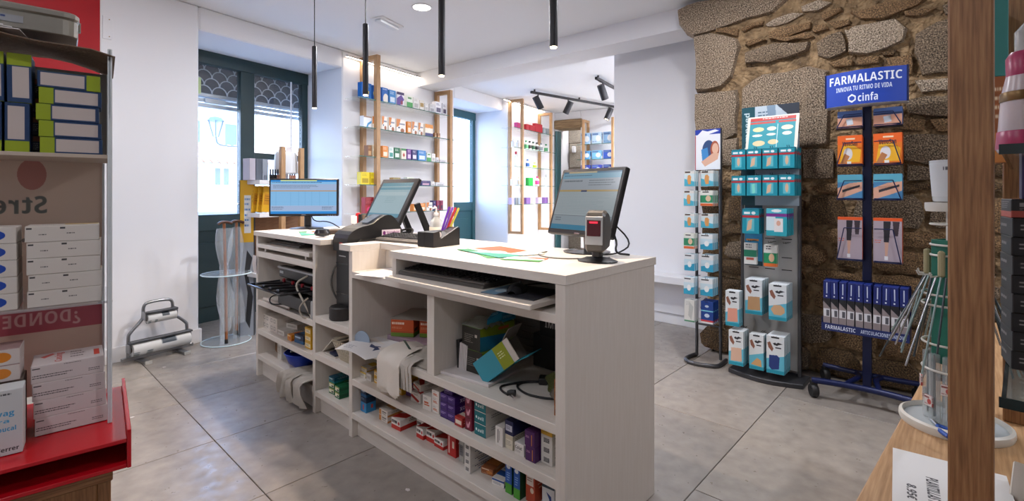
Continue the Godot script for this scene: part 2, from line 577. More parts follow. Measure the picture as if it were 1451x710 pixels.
var STONES := [
	[-1.668, 2.655, -1.502, 2.683, -1.18, 2.622, -0.869, 2.531, -0.958, 2.466, -1.127, 2.462, -1.271, 2.44, -1.532, 2.416, -1.594, 2.464, -1.657, 2.56],
	[-1.526, 2.415, -1.403, 2.422, -1.207, 2.334, -1.185, 2.27, -1.243, 2.053, -1.317, 1.988, -1.518, 1.997],
	[-1.016, 2.39, -0.958, 2.421, -0.846, 2.433, -0.772, 2.411, -0.877, 2.37, -1.007, 2.373],
	[-0.999, 2.322, -0.917, 2.349, -0.731, 2.341, -0.735, 2.299, -0.814, 2.282, -0.893, 2.267, -0.991, 2.281],
	[-0.799, 2.461, -0.694, 2.477, -0.614, 2.439, -0.694, 2.405, -0.791, 2.423],
	[-0.687, 2.381, -0.565, 2.401, -0.562, 2.372, -0.665, 2.333],
	[-1.162, 2.218, -1.041, 2.237, -0.877, 2.233, -0.738, 2.213, -0.753, 2.156, -0.877, 2.127, -1.007, 2.113, -1.153, 2.138],
	[-0.709, 2.198, -0.636, 2.234, -0.565, 2.243, -0.535, 2.104, -0.636, 2.074, -0.701, 2.111],
	[-0.554, 2.246, -0.417, 2.258, -0.29, 2.259, -0.235, 2.184, -0.254, 2.111, -0.34, 2.082, -0.43, 2.064, -0.531, 2.092],
	[-0.524, 2.349, -0.34, 2.374, -0.147, 2.335, -0.188, 2.311, -0.29, 2.283, -0.353, 2.267, -0.47, 2.295],
	[-1.18, 2.4, -1.024, 2.419, -1.032, 2.392, -1.162, 2.368],
	[-0.636, 2.313, -0.524, 2.308, -0.521, 2.274, -0.607, 2.266],
	[-1.518, 1.973, -1.317, 1.965, -1.207, 1.962, -1.194, 1.857, -1.207, 1.631, -1.365, 1.566, -1.502, 1.576],
	[-1.183, 1.968, -1.041, 2.048, -0.753, 2.057, -0.636, 2.003, -0.624, 1.786, -0.636, 1.517, -0.784, 1.506, -1.007, 1.542, -1.187, 1.63],
	[-0.2, 2.146, -0.102, 2.199, -0.013, 2.207, -0.013, 1.878, -0.17, 1.889, -0.206, 2.04],
	[-0.206, 1.871, -0.102, 1.865, -0.013, 1.856, -0.013, 1.79, -0.102, 1.795, -0.17, 1.793],
	[-0.254, 1.755, -0.147, 1.768, -0.013, 1.765, -0.013, 1.629, -0.136, 1.649, -0.229, 1.675],
	[-0.254, 2.289, -0.182, 2.286, -0.102, 2.273, -0.17, 2.242, -0.247, 2.261],
	[-0.359, 2.065, -0.284, 2.068, -0.303, 2.035, -0.353, 2.045],
	[-0.463, 2.054, -0.368, 2.045, -0.372, 2.001, -0.417, 2.001, -0.497, 2.012],
	[-0.791, 1.493, -0.694, 1.497, -0.604, 1.49, -0.602, 1.381, -0.607, 1.294, -0.784, 1.301],
	[-0.266, 1.551, -0.147, 1.551, -0.013, 1.534, -0.013, 1.358, -0.136, 1.363, -0.254, 1.399],
	[-0.136, 1.631, -0.068, 1.63, -0.013, 1.614, -0.013, 1.546, -0.102, 1.556],
	[-0.315, 1.661, -0.229, 1.656, -0.149, 1.628, -0.165, 1.564, -0.29, 1.588],
	[-0.614, 1.491, -0.47, 1.49, -0.47, 1.295, -0.593, 1.297],
	[-0.315, 1.559, -0.272, 1.547, -0.263, 1.399, -0.247, 1.29, -0.417, 1.294, -0.404, 1.534],
	[-0.241, 1.375, -0.124, 1.351, -0.013, 1.344, -0.013, 1.271, -0.241, 1.275],
	[-1.502, 1.56, -1.198, 1.612, -1.18, 1.404, -1.502, 1.376],
	[-1.18, 1.61, -1.007, 1.528, -0.799, 1.493, -0.799, 1.302, -1.162, 1.309],
	[-0.079, 2.282, -0.013, 2.28, -0.013, 2.221, -0.068, 2.228],
	[-1.355, 2.436, -1.28, 2.431, -1.194, 2.4, -1.201, 2.348, -1.365, 2.419],
	[-1.153, 2.291, -1.075, 2.302, -1.007, 2.279, -1.127, 2.258],
	[-0.524, 2.217, -0.49, 2.259, -0.551, 2.256],
	[-0.723, 2.313, -0.653, 2.31, -0.636, 2.276, -0.709, 2.262, -0.731, 2.277],
	[-0.974, 2.281, -0.846, 2.271, -0.753, 2.277, -0.716, 2.243, -0.753, 2.23, -0.893, 2.242],
	[-0.636, 2.048, -0.551, 2.066, -0.503, 2.041, -0.51, 2.009, -0.607, 2.015],
	[-0.34, 2.027, -0.217, 2.027, -0.208, 1.971, -0.217, 1.904, -0.315, 1.936],
]


func stone_mesh(poly: Array, depth: float) -> ArrayMesh:
	# poly in (z, y) about its own middle; the face swells to -x
	var st := begin()
	var n := poly.size()
	var rings := []
	for k in 3:
		var f: float = [1.0, 0.9, 0.52][k]
		var ring := []
		for p in poly:
			var q: Vector2 = p * f
			var d: float = [0.05, -depth * 0.72, -depth][k] + (rng.randf_range(-0.012, 0.012) if k > 0 else 0.0)
			ring.append(Vector3(d, q.y, q.x))
		rings.append(ring)
	var uv := Vector2.ZERO
	for k in 2:
		st.set_smooth_group(-1 if k == 0 else 1)
		for i in n:
			var j := (i + 1) % n
			var m: Vector3 = rings[k][i] + rings[k][j]
			quad(st, Vector3(-0.3, m.y, m.z) if k == 0 else Vector3(-1, 0, 0), [[rings[k][i], uv], [rings[k][j], uv], [rings[k + 1][j], uv], [rings[k + 1][i], uv]])
	var c := Vector3(-depth * 1.05, 0, 0)
	for i in n: tri(st, Vector3(-1, 0, 0), [[c, uv], [rings[2][i], uv], [rings[2][(i + 1) % n], uv]])
	return done(st)

func build_stone_wall() -> void:
	var mortar := relief(grained("lime_mortar", [[0.0, C("5c4a36")], [0.45, C("8c7354")], [1.0, C("b89b75")]], Vector3(1.3, 1.3, 1.3), 0.95, 0.012), 0.03, 2.0)
	var granite := []
	var tones := [["2e2620", "9a8670", "dfccb2"], ["241e19", "7f6d59", "c0aa8e"], ["3a3129", "ae9b85", "e8d8c0"], ["3a2f24", "86694a", "ba966a"], ["261e16", "5f4a33", "967850"]]
	for k in tones.size():
		var t: Array = tones[k]
		var m := grained("granite_%d" % k, [[0.0, C(t[0])], [0.3, C(t[0]).lerp(C(t[1]), 0.4)], [0.42, C(t[1])], [0.6, C(t[1]) * 1.1], [0.72, C(t[2])], [1.0, C(t[2])]], Vector3(2.0, 2.0, 2.0), 0.92, 0.085, 3)
		m.uv1_offset = Vector3(k * 0.3, k * 0.17, 0)
		granite.append(relief(m, 0.12, 1.2))
	var wall := struct("wall_stone", boxes([[3.765, 4.32, 0, CEIL, -1.44, 2.6]], 0.03), mortar)
	var put := func(poly: Array, depth: float, m: Material) -> void:
		var c := Vector2.ZERO
		for p in poly: c += p
		c /= poly.size()
		var own := []
		for p in poly: own.append((p - c) * 1.05)
		part(wall, "stone", stone_mesh(own, depth), m, Vector3(3.765, c.y, c.x))
	for i in STONES.size():
		var s: Array = STONES[i]
		var poly := []
		for k in range(0, s.size(), 2):
			poly.append(Vector2(s[k], s[k + 1]))
			var e := Vector2(s[(k + 2) % s.size()], s[(k + 3) % s.size()])
			if poly[-1].distance_to(e) > 0.13: poly.append(poly[-1].lerp(e, 0.5) + Vector2(rng.randf_range(-0.012, 0.012), rng.randf_range(-0.012, 0.012)))
		var big := poly.size() > 7
		put.call(poly, 0.035 + (0.012 if big else 0.0) + rng.randf() * 0.012, granite[[0, 0, 2, 3, 2, 3, 1, 1, 2, 3, 3, 3, 0, 0, 1, 2, 1, 3, 4, 3, 1, 1, 3, 3, 3, 1, 1, 0, 1, 1, 3, 3, 3, 3, 3, 3, 3][i]])
	# courses of darker rubble below, above and on to the right
	var areas := [[-1.47, 2.55, 0.0, 1.27], [0.0, 2.55, 1.27, 2.7], [-0.86, 0.0, 2.49, 2.7]]
	for a in areas:
		var y: float = a[2] + 0.005
		while y < a[3] - 0.05:
			var h := minf(rng.randf_range(0.11, 0.23), a[3] - y)
			var z: float = a[0] + rng.randf_range(-0.02, 0.0)
			while z < a[1] - 0.05:
				var w := minf(rng.randf_range(0.14, 0.42), a[1] - z)
				var poly := []
				var g := 0.012
				for q in [[0, 0.25], [0.12, 0], [0.5, -0.02], [0.9, 0.03], [1, 0.3], [0.98, 0.75], [0.85, 1], [0.45, 1.02], [0.1, 0.96], [0.01, 0.7]]:
					poly.append(Vector2(z + g + q[0] * (w - 2 * g) + rng.randf_range(-0.012, 0.012), y + g + q[1] * (h - 2 * g) + rng.randf_range(-0.012, 0.012)).clamp(Vector2(-1.5, 0.002), Vector2(2.59, 2.705)))
				put.call(poly, rng.randf_range(0.02, 0.055), granite[[1, 3, 4, 4, 3, 4, 1][rng.randi() % 7]])
				z += w
			y += h

# ---------------------------------------------------------------- windows on the street
func build_windows() -> void:
	var green := mt("dark_green_paint", C("1d3638"), 0.4)
	var teal := mt("teal_paint", C("2f5a60"), 0.4)
	var pane := clear("window_glass", C("eef6fa"), 0.04, 0.0)
	# shop window: a glazed door beside a fixed light, set 0.6 m back in the wall
	var w := struct("window_1", boxes([[0, 0.07, -0.02, 2.46, -0.64, -0.57], [1.34, 1.41, 0, 2.46, -0.64, -0.57], [0, 1.41, 2.4, 2.52, -0.64, -0.56], [0.66, 0.80, 0, 2.4, -0.64, -0.57]], 0.004), green, WALL_AT, WALL_YAW)
	pb(w, "door_rail", green, 0.07, 0.66, 0.85, 1.0, -0.63, -0.58, 0.003)
	pb(w, "door_panel", green, 0.07, 0.66, -0.02, 0.85, -0.62, -0.595, 0.003)
	pb(w, "raised_panel", green, 0.16, 0.57, 0.14, 0.74, -0.595, -0.582, 0.01)
	pb(w, "window_pane", pane, 0.07, 0.66, 1.0, 2.4, -0.612, -0.606, 0.0)
	pb(w, "transom", green, 0.80, 1.34, 1.55, 1.61, -0.63, -0.58, 0.003)
	pb(w, "window_pane", pane, 0.80, 1.34, 1.61, 2.4, -0.612, -0.606, 0.0)
	pb(w, "window_pane", pane, 0.80, 1.34, 0.9, 1.55, -0.612, -0.606, 0.0)
	pb(w, "lower_panel", green, 0.80, 1.34, -0.02, 0.9, -0.63, -0.59, 0.003)
	pb(w, "glazing_bead", mt("white_lacquer"), 1.2, 1.215, 1.57, 2.4, -0.58, -0.572, 0.001)
	part(w, "handle", tube(smooth([Vector3(0.7, 1.1, -0.57), Vector3(0.7, 1.1, -0.52), Vector3(0.6, 1.1, -0.52)], 1), 0.008), mt("steel", C("b9bbbd"), 0.25, 1.0))
	pb(w, "glass_sticker", mt("pale_green_sticker", C("c4d79b"), 0.5), 0.2, 0.31, 2.12, 2.27, -0.606, -0.604, 0.0)
	# street door of the next bay
	var d := struct("door_1", boxes([[3.3, 3.37, 0, 2.42, -0.6, -0.53], [4.46, 4.535, 0, 2.42, -0.6, -0.53], [3.3, 4.535, 2.40, 2.52, -0.6, -0.52]], 0.004), teal, WALL_AT, WALL_YAW)
	pb(d, "door_rail", teal, 3.37, 4.46, 0.92, 1.06, -0.59, -0.54, 0.003)
	pb(d, "door_panel", teal, 3.37, 4.46, -0.02, 0.92, -0.585, -0.56, 0.003)
	for x in [3.45, 3.98]: pb(d, "raised_panel", teal, x, x + 0.4, 0.14, 0.8, -0.56, -0.547, 0.01)
	pb(d, "window_pane", pane, 3.37, 4.46, 1.06, 2.4, -0.572, -0.566, 0.0)
	# rolled-up grille outside the shop window
	var g := thing("roller_grille", "half raised metal roller grille with fish-scale wirework outside the shop window", "grille", WALL_AT, WALL_YAW)
	var wire := mt("galvanised_wire", C("b4b7b8"), 0.4, 0.7)
	pb(g, "shutter_box", mt("dark_steel", C("34373c"), 0.6, 0.3), -0.3, 1.9, 2.46, 2.7, -1.2, -0.72, 0.003)
	pb(g, "rolled_curtain", mt("dark_steel"), -0.3, 1.85, 2.14, 2.5, -0.9, -0.84, 0.02)
	for row in 4:
		var st := begin()
		for k in 15:
			var x := -0.3 + k * 0.145 + (0.0725 if row % 2 else 0.0)
			var pts := []
			for i in 9: pts.append(Vector3(x + 0.0725 * cos(PI * i / 8.0), 2.17 + row * 0.075 + 0.075 * sin(PI * i / 8.0), -0.78))
			add_tube(st, pts, 0.0055, 5)
		part(g, "scale_row", done(st), wire)
	for y in [2.15, 2.1, 2.05]:
		pb(g, "slat", wire, -0.3, 1.85, y - 0.02, y + 0.018, -0.79, -0.772, 0.005)
	pb(g, "lock", wire, 0.42, 0.62, 2.07, 2.12, -0.772, -0.755, 0.006)
	for x in [-0.32, 1.86]: pb(g, "guide", wire, x, x + 0.04, 0.0, 2.5, -0.8, -0.75, 0.002)

func build_street() -> void:
	var stucco := relief(mt("white_stucco", C("e3e1dc"), 0.9), 0.05, 0.4)
	var tile := mt("clay_tile", C("c79a76"), 0.85)
	var stone := relief(grained("street_granite", [[0.0, C("9b9790")], [1.0, C("c5c1b8")]], Vector3(0.6, 0.6, 0.6), 0.9), 0.05, 0.5)
	var glass := mt("dark_window", C("5b6a78"), 0.15)
	struct("ground_street", boxes([[-25, 45, -0.65, -0.45, -45, -0.66]]), stone, WALL_AT, WALL_YAW)
	# low house across the street
	var h := thing("street_house", "low white house with clay tile roof across the street", "house", on_wall(8.8, -0.45, -16.4), WALL_YAW)
	pb(h, "wall", stucco, -6, 6, 0, 2.95, -4, 0, 0.0)
	for x in [-0.28, 0.06, 2.4, 4.0]:
		var wd := pb(h, "window", mt("white_lacquer"), x, x + 0.26, 1.95, 2.72, -0.05, 0.02, 0.003)
		pb(wd, "pane", glass, -0.1, 0.1, -0.34, 0.34, 0.035, 0.045, 0.0)
	var rf := part(h, "roof", prism([Vector2(0.35, 2.9), Vector2(-2.0, 3.75), Vector2(-4.3, 2.9)], 12.6, 0.0), tile, V0, Vector3(0, -PI / 2, 0))
	for k in 42:
		part(rf, "tile_row", tube([Vector3(0.42, 2.9, -6.15 + k * 0.3), Vector3(-1.98, 3.78, -6.15 + k * 0.3)], 0.1, 6), tile)
	# tall block behind and the wall lantern
	var b := thing("street_building", "tall pale stone building rising behind the low house outside", "building", on_wall(15.5, -0.45, -27), WALL_YAW)
	pb(b, "wall", stone, -7, 1.2, 0, 7.6, -5, 0, 0.0)
	for r in 2:
		for k in 3:
			var wd := pb(b, "window", mt("white_lacquer"), -5.4 + k * 2.2, -4.5 + k * 2.2, 1.5 + r * 3, 3.1 + r * 3, -0.05, 0.04, 0.003)
			pb(wd, "pane", glass, -0.36, 0.36, -0.7, 0.7, 0.05, 0.06, 0.0)
	var b2 := thing("street_building", "wide white building further along the street, right of the low house", "building", on_wall(27, -0.45, -26), WALL_YAW)
	pb(b2, "wall", stucco, -4, 12, 0, 9, -5, 0, 0.0)
	for r in 3:
		for k in 5:
			var wd := pb(b2, "window", mt("white_lacquer"), -3.2 + k * 2.8, -2.2 + k * 2.8, 1.2 + r * 2.8, 2.7 + r * 2.8, -0.05, 0.04, 0.003)
			pb(wd, "pane", glass, -0.42, 0.42, -0.65, 0.65, 0.05, 0.06, 0.0)
	var iron := mt("dark_iron", C("6a6e74"), 0.6, 0.2)
	var l := thing("street_lantern", "dark iron street lantern hanging from a bracket outside the window", "lantern", on_wall(2.22, 2.36, -4.05), WALL_YAW)
	part(l, "body", lathe([Vector2(0.04, -0.24), Vector2(0.11, 0.0), Vector2(0.12, 0.02), Vector2(0.07, 0.06), Vector2(0, 0.07)], 6), clear("lantern_glass", C("c9ced2"), 0.5, 0.2), V0)
	for k in 6: part(l, "bar", tube([Vector3(cos(k * PI / 3) * 0.042, -0.24, sin(k * PI / 3) * 0.042), Vector3(cos(k * PI / 3) * 0.118, 0.015, sin(k * PI / 3) * 0.118)], 0.006, 5), iron)
	part(l, "cap", lathe([Vector2(0.135, 0.015), Vector2(0.085, 0.07), Vector2(0, 0.09)], 6), iron)
	part(l, "bracket", tube(smooth([Vector3(0, -0.24, 0), Vector3(0.02, -0.36, 0), Vector3(0.2, -0.38, 0), Vector3(0.5, -0.36, 0)], 2), 0.011, 6), iron)
	part(l, "mast", tube([Vector3(0.5, 0.1, 0), Vector3(0.5, -2.81, 0)], 0.03, 8), iron)
	# a parked car
	var car := thing("parked_car", "silver car parked in the street beyond the shop window", "car", on_wall(2.1, -0.45, -3.0), WALL_YAW)
	var paint := mt("silver_paint", C("c9ced4"), 0.3, 0.4)
	part(car, "body", prism([Vector2(-2.0, 0.3), Vector2(2.0, 0.3), Vector2(2.05, 0.7), Vector2(1.9, 0.86), Vector2(1.0, 0.96), Vector2(0.35, 1.4), Vector2(-1.1, 1.42), Vector2(-1.75, 0.98), Vector2(-2.05, 0.9)], 1.6, 0.08), paint)
	part(car, "side_window", prism([Vector2(0.82, 0.98), Vector2(0.3, 1.33), Vector2(-1.0, 1.35), Vector2(-1.45, 1.0)], 1.61, 0.0), glass)
	for x in [-1.25, 1.3]:
		for z in [-0.72, 0.72]: part(car, "wheel", lathe([Vector2(0, -0.1), Vector2(0.3, -0.1), Vector2(0.32, -0.06), Vector2(0.32, 0.06), Vector2(0.3, 0.1), Vector2(0, 0.1)], 18), mt("tyre", C("222326"), 0.8), Vector3(x, 0.32, z), Vector3(PI / 2, 0, 0))

# ---------------------------------------------------------------- the service counter
func melamine(dir := "x") -> StandardMaterial3D:
	var s: Vector3 = {"x": Vector3(0.7, 9, 9), "y": Vector3(9, 0.7, 9), "z": Vector3(9, 9, 0.7)}[dir]
	return grained("melamine_" + dir, [[0.0, C("dad2c8")], [0.5, C("ddd6cd")], [1.0, C("e1dad2")]], s, 0.42, 0.012, 4)

func build_counter() -> void:
	var mz := melamine("z")
	var my := melamine("y")
	var f := 1.235
	var bk := 1.825
	# far unit under the printer
	var a := thing("counter_cabinet", "cream open cabinet at the far end of counter holding the printer", "cabinet")
	pb(a, "side_panel", my, f, bk, 0, 0.922, -3.435, -3.405)
	pb(a, "side_panel", my, f, bk, 0, 0.922, -2.622, -2.592)
	pb(a, "pull_out_tray", mz, f - 0.012, bk - 0.06, 0.848, 0.871, -3.4, -2.64)
	for z in [-3.32, -2.74]: pb(a, "runner", my, f + 0.015, f + 0.4, 0.822, 0.848, z - 0.012, z + 0.012)
	pb(a, "rail", mz, f, f + 0.5, 0.785, 0.822, -3.405, -2.622)
	for y in [[0.468, 0.502], [0.278, 0.311], [0.112, 0.143]]: pb(a, "shelf", mz, f, bk - 0.02, y[0], y[1], -3.405, -2.622)
	pb(a, "plinth", mz, f + 0.03, f + 0.05, 0, 0.112, -3.405, -2.622)
	pb(a, "back_panel", mz, bk - 0.02, bk, 0, 0.922, -3.405, -2.622)
	# narrow unit in the middle, open above for the cash machine
	var b := thing("counter_cabinet", "narrow cream open shelf column in the middle of counter under the cash machine", "cabinet")
	for y in [[0.496, 0.532], [0.296, 0.332], [0.095, 0.124]]: pb(b, "shelf", mz, f, bk - 0.02, y[0], y[1], -2.592, -2.232)
	pb(b, "plinth", mz, f + 0.03, f + 0.05, 0, 0.095, -2.592, -2.232)
	pb(b, "back_panel", mz, bk - 0.02, bk, 0, 0.90, -2.592, -2.232)
	# near unit with the keyboard tray and two rows of medicine
	var c := thing("counter_cabinet", "long cream open cabinet at the near end of counter with keyboard tray", "cabinet")
	pb(c, "side_panel", my, f, bk, 0, 0.915, -2.232, -2.202)
	pb(c, "end_panel", my, f - 0.008, bk, 0, 0.915, -0.943, -0.903)
	pb(c, "shelf_under_tray", mz, f, bk - 0.02, 0.785, 0.816, -2.202, -0.943)
	pb(c, "bay_panel", my, f + 0.004, bk - 0.02, 0.816, 0.915, -1.862, -1.832)
	pb(c, "niche_back", my, f + 0.19, f + 0.21, 0.816, 0.915, -2.202, -1.862)
	pb(c, "divider", my, f, bk - 0.16, 0.465, 0.785, -1.607, -1.561)
	pb(c, "divider_edge", my, bk - 0.16, bk - 0.12, 0.465, 0.785, -1.615, -1.553)
	for y in [[0.432, 0.465], [0.258, 0.29], [0.094, 0.124]]: pb(c, "shelf", mz, f, bk - 0.02, y[0], y[1], -2.202, -0.943)
	pb(c, "plinth", mz, f + 0.03, f + 0.05, 0, 0.094, -2.202, -0.943)
	pb(c, "back_panel", mz, bk - 0.02, bk, 0, 0.915, -2.202, -0.943)
	pb(c, "keyboard_tray", mz, 1.175, 1.6, 0.829, 0.845, -1.82, -1.005)
	for z in [-1.77, -1.05]: pb(c, "tray_runner", mt("steel"), 1.26, 1.6, 0.816, 0.829, z - 0.01, z + 0.01, 0.001)
	# worktops
	one("worktop", "cream worktop on the far half of counter under left monitor", "worktop", boxes([[f - 0.01, bk + 0.03, 0.922, 0.952, -3.45, -2.512]], 0.002), mz)
	var poly := []
	for p in [[1.225, -2.31], [1.225, -2.202], [1.395, -2.202], [1.395, -1.862], [1.225, -1.862], [1.225, -0.9], [1.832, -0.9], [1.832, -2.31]]: poly.append(Vector2(p[0], -p[1]))
	one("worktop", "cream worktop on the near half of counter with a cut-out niche", "worktop", prism(poly, 0.03, 0.0015), mz, Vector3(0, 0.93, 0), Vector3(-PI / 2, 0, 0))

# ---------------------------------------------------------------- cartons
func std(key: String, base := "dddddd", band := "888888", ink := "444444", style := 0, px := 96, py := 96) -> StandardMaterial3D:
	if mats.has(key): return mats[key]
	var b := C(base)
	var d := C(band)
	var k := C(ink)
	var f := []
	match style:
		0: f = [["r", 0, 0.62, 1, 0.38, d], ["r", 0.1, 0.2, 0.6, 0.2, k], ["l", 0.1, 0.48, 0.7, 0.12, k, 2]]
		1: f = [["r", 0, 0, 0.28, 1, d], ["r", 0.38, 0.22, 0.5, 0.16, k], ["l", 0.38, 0.5, 0.5, 0.3, k, 3]]
		2: f = [["p", d, [0.0, 0.55, 1.0, 0.2, 1.0, 0.75, 0.0, 1.0]], ["l", 0.1, 0.12, 0.7, 0.2, k, 2]]
		3: f = [["e", 0.45, 0.3, 0.5, 0.5, d], ["r", 0.08, 0.12, 0.6, 0.14, k], ["l", 0.08, 0.75, 0.6, 0.15, k, 2]]
		4: f = [["r", 0.12, 0.3, 0.76, 0.42, d], ["l", 0.2, 0.38, 0.6, 0.26, k, 3]]
		5: f = [["r", 0, 0, 1, 0.3, d], ["l", 0.12, 0.42, 0.7, 0.36, k, 4]]
	var t := [["r", 0, 0.3, 1, 0.36, d], ["l", 0.1, 0.1, 0.6, 0.16, k, 1]]
	var s := [["r", 0, 0.66, 1, 0.34, d], ["l", 0.08, 0.14, 0.8, 0.4, k, 4]]
	if style == 4: s = [["l", 0.08, 0.2, 0.8, 0.5, k, 4]]
	return print_mat(key, b, f, t, s, px, py)

func carton(label: String, m: Material, x: float, y: float, z: float, w: float, h: float, d: float, turn := 0.0, group := "", kind := "medicine_box") -> MeshInstance3D:
	# front face at x, towards the staff side; middle of the face at z; standing at height y
	return one(kind, label, "box", cbox(d_(w), d_(h), d_(d), 0.0012), m, Vector3(x + d / 2, y + h / 2, z), Vector3(0, -PI / 2 + turn, 0), group)

func d_(v: float) -> float: return snappedf(v, 0.0005)

func build_counter_contents() -> void:
	var low := 0.124
	var mid := 0.29
	var g1 := "medicine on the bottom counter shelf"
	var g2 := "medicine on the middle counter shelf"
	var redwhite := print_mat("p_redwhite", C("e9e4de"), [["r", 0, 0.6, 1, 0.4, C("c2281f")], ["r", 0.08, 0.18, 0.55, 0.24, C("2a2626")], ["l", 0.12, 0.26, 0.46, 0.2, C("d9d2ca"), 2], ["e", 0.74, 0.2, 0.18, 0.3, C("b5231d")]], [["p", C("b5231d"), [0, 0.6, 1, 0.1, 1, 0.7, 0, 1]]], [["r", 0, 0.6, 1, 0.4, C("c2281f")], ["l", 0.1, 0.15, 0.5, 0.3, C("3a3232"), 2]])
	var whiteor := std("p_whiteorange", "ded8cf", "c98a4a", "5a5048", 1)
	var blueb := print_mat("p_bluefig", C("2f86bd"), [["r", 0, 0, 1, 0.35, C("152a48")], ["e", 0.4, 0.5, 0.2, 0.16, C("c8402f")], ["r", 0.42, 0.64, 0.2, 0.2, C("c8402f")], ["l", 0.15, 0.1, 0.6, 0.12, C("a8c4dd"), 2]], [["r", 0, 0, 1, 1, C("152a48")]], [["r", 0, 0, 1, 0.35, C("152a48")], ["r", 0.3, 0.5, 0.2, 0.25, C("c8402f")]])
	carton("light blue carton with red figures, lower of two at the far end of bottom shelf", blueb, 1.275, low, -2.165, 0.05, 0.075, 0.055, 0.0, g1)
	carton("dark navy carton lying on the light blue carton on bottom shelf", std("p_navy", "14294a", "1f5d8f", "a9bfd6", 0), 1.275, low + 0.075, -2.165, 0.05, 0.04, 0.055, 0.0, g1)
	carton("dark blue carton pushed to the back of the bottom shelf", std("p_navy"), 1.42, low, -2.05, 0.08, 0.05, 0.05, 0.0, g1)
	for k in 2: carton("white and tan carton, %s of the pair left of the red ones" % ["lower", "upper"][k], whiteor, 1.285, low + k * 0.0275, -2.006, 0.07, 0.0275, 0.11, 0.0, g1)
	var rw := [[1.28, -1.898, 0.067, 0.05, "first"], [1.345, -1.80, 0.05, 0.05, "second, half hidden,"], [1.304, -1.748, 0.05, 0.047, "third"], [1.315, -1.689, 0.058, 0.05, "fourth"], [1.308, -1.622, 0.062, 0.038, "fifth"]]
	for r in rw: carton("%s red and white carton counted from the far end of the bottom shelf" % r[4], redwhite, r[0], low, r[1], r[2], r[3], 0.115, rng.randf_range(-0.06, 0.06), g1)
	carton("bright red carton standing upright on the bottom shelf", print_mat("p_redtall", C("b8201d"), [["r", 0.16, 0.12, 0.12, 0.76, C("e6cfc8")], ["r", 0.6, 0.3, 0.22, 0.3, C("e9d9c6")]], [], [["l", 0.2, 0.2, 0.5, 0.3, C("e8cfc8"), 2]]), 1.304, low, -1.535, 0.052, 0.09, 0.045, 0.0, g1)
	carton("grey patterned carton standing behind the white stack on bottom shelf", std("p_grey", "a9a7a2", "6c6c70", "3d3d42", 4), 1.3, low, -1.47, 0.028, 0.1, 0.08, 0.0, g1)
	var barc := print_mat("p_barcode", C("dcd9d3"), [["r", 0.25, 0.28, 0.5, 0.46, C("4a4a4c")], ["l", 0.25, 0.3, 0.5, 0.4, C("dcd9d3"), 5]], [["l", 0.1, 0.2, 0.6, 0.3, C("777370"), 2]], [["l", 0.05, 0.2, 0.85, 0.5, C("35415c"), 2], ["r", 0.1, 0.78, 0.6, 0.08, C("2f5d98")]])
	for k in 4: carton("barcode carton in the four-high stack on bottom shelf, %s" % UP_WORDS[k], barc, 1.27, low + k * 0.028, -1.402, 0.034, 0.028, 0.15, 0.0, g1)
	carton("flat brown and orange carton lying on bottom shelf right of white stack", std("p_brown", "9a5a33", "c87f3f", "e9cfae", 3), 1.31, low, -1.345, 0.055, 0.024, 0.1, 0.2, g1)
	carton("flat blue and white carton lying in front of the tall blue-green ones", std("p_bluewhite", "e6e4e0", "24539b", "2a3b60", 5), 1.285, low, -1.258, 0.055, 0.026, 0.08, 0.15, g1)
	carton("white and blue carton at the back of bottom shelf behind the tall blue-green ones", std("p_bluewhite"), 1.4, low, -1.24, 0.05, 0.08, 0.05, 0.0, g1)
	var bg := print_mat("p_bluegreen", C("1f57ae"), [["r", 0, 0.66, 1, 0.34, C("4ca02e")], ["e", 0.2, 0.04, 0.6, 0.14, C("e9eef2")], ["l", 0.25, 0.3, 0.5, 0.3, C("9ec3e8"), 4]], [["r", 0, 0, 1, 1, C("1f57ae")]], [["r", 0, 0, 1, 1, C("1d4a2c")]])
	carton("tall blue and green carton, left one of the pair on the bottom shelf", bg, 1.28, low, -1.194, 0.032, 0.108, 0.06, 0.0, g1)
	carton("tall blue and green carton, right one of the pair on the bottom shelf", bg, 1.277, low, -1.152, 0.03, 0.108, 0.06, 0.0, g1)
	carton("orange-red and white upright carton near the end panel on bottom shelf", print_mat("p_orangewhite", C("b5472a"), [["r", 0.1, 0.06, 0.75, 0.34, C("e7ddd2")], ["l", 0.18, 0.14, 0.55, 0.16, C("7c3424"), 2], ["e", 0.5, 0.46, 0.36, 0.2, C("ddc9b4")]], [], [["l", 0.2, 0.2, 0.5, 0.4, C("e0c2b4"), 3]]), 1.295, low, -1.104, 0.042, 0.097, 0.05, 0.0, g1)
	carton("white carton with a navy swoosh beside the end panel on bottom shelf", print_mat("p_swoosh", C("dfe3e6"), [["p", C("1f3f86"), [0.35, 0.3, 0.75, 0.45, 0.8, 1.0, 0.55, 1.0, 0.6, 0.6]], ["r", 0, 0, 1, 0.14, C("2c3e4e")]], [["r", 0, 0, 1, 1, C("2c3e4e")]], []), 1.31, low, -1.04, 0.05, 0.08, 0.06, 0.1, g1)
	# middle shelf
	var yel := print_mat("p_yellow", C("d6a41d"), [["r", 0.1, 0.28, 0.8, 0.5, C("f0e2bd")], ["l", 0.2, 0.38, 0.6, 0.3, C("54452a"), 2], ["r", 0.0, 0.0, 1.0, 0.06, C("8a6812")]], [["l", 0.1, 0.2, 0.7, 0.4, C("7a5b12"), 2]], [["l", 0.1, 0.2, 0.7, 0.4, C("7a5b12"), 2]], 64, 64)
	carton("white and yellow carton under a yellow one at the far end of middle shelf", std("p_whiteyellow", "ddd8cc", "d3b13c", "5c554a", 5), 1.278, mid, -2.176, 0.05, 0.03, 0.1, 0.0, g2)
	carton("yellow and white carton lying on the white one, far end of middle shelf", std("p_whiteyellow"), 1.282, mid + 0.03, -2.172, 0.052, 0.022, 0.1, 0.0, g2)
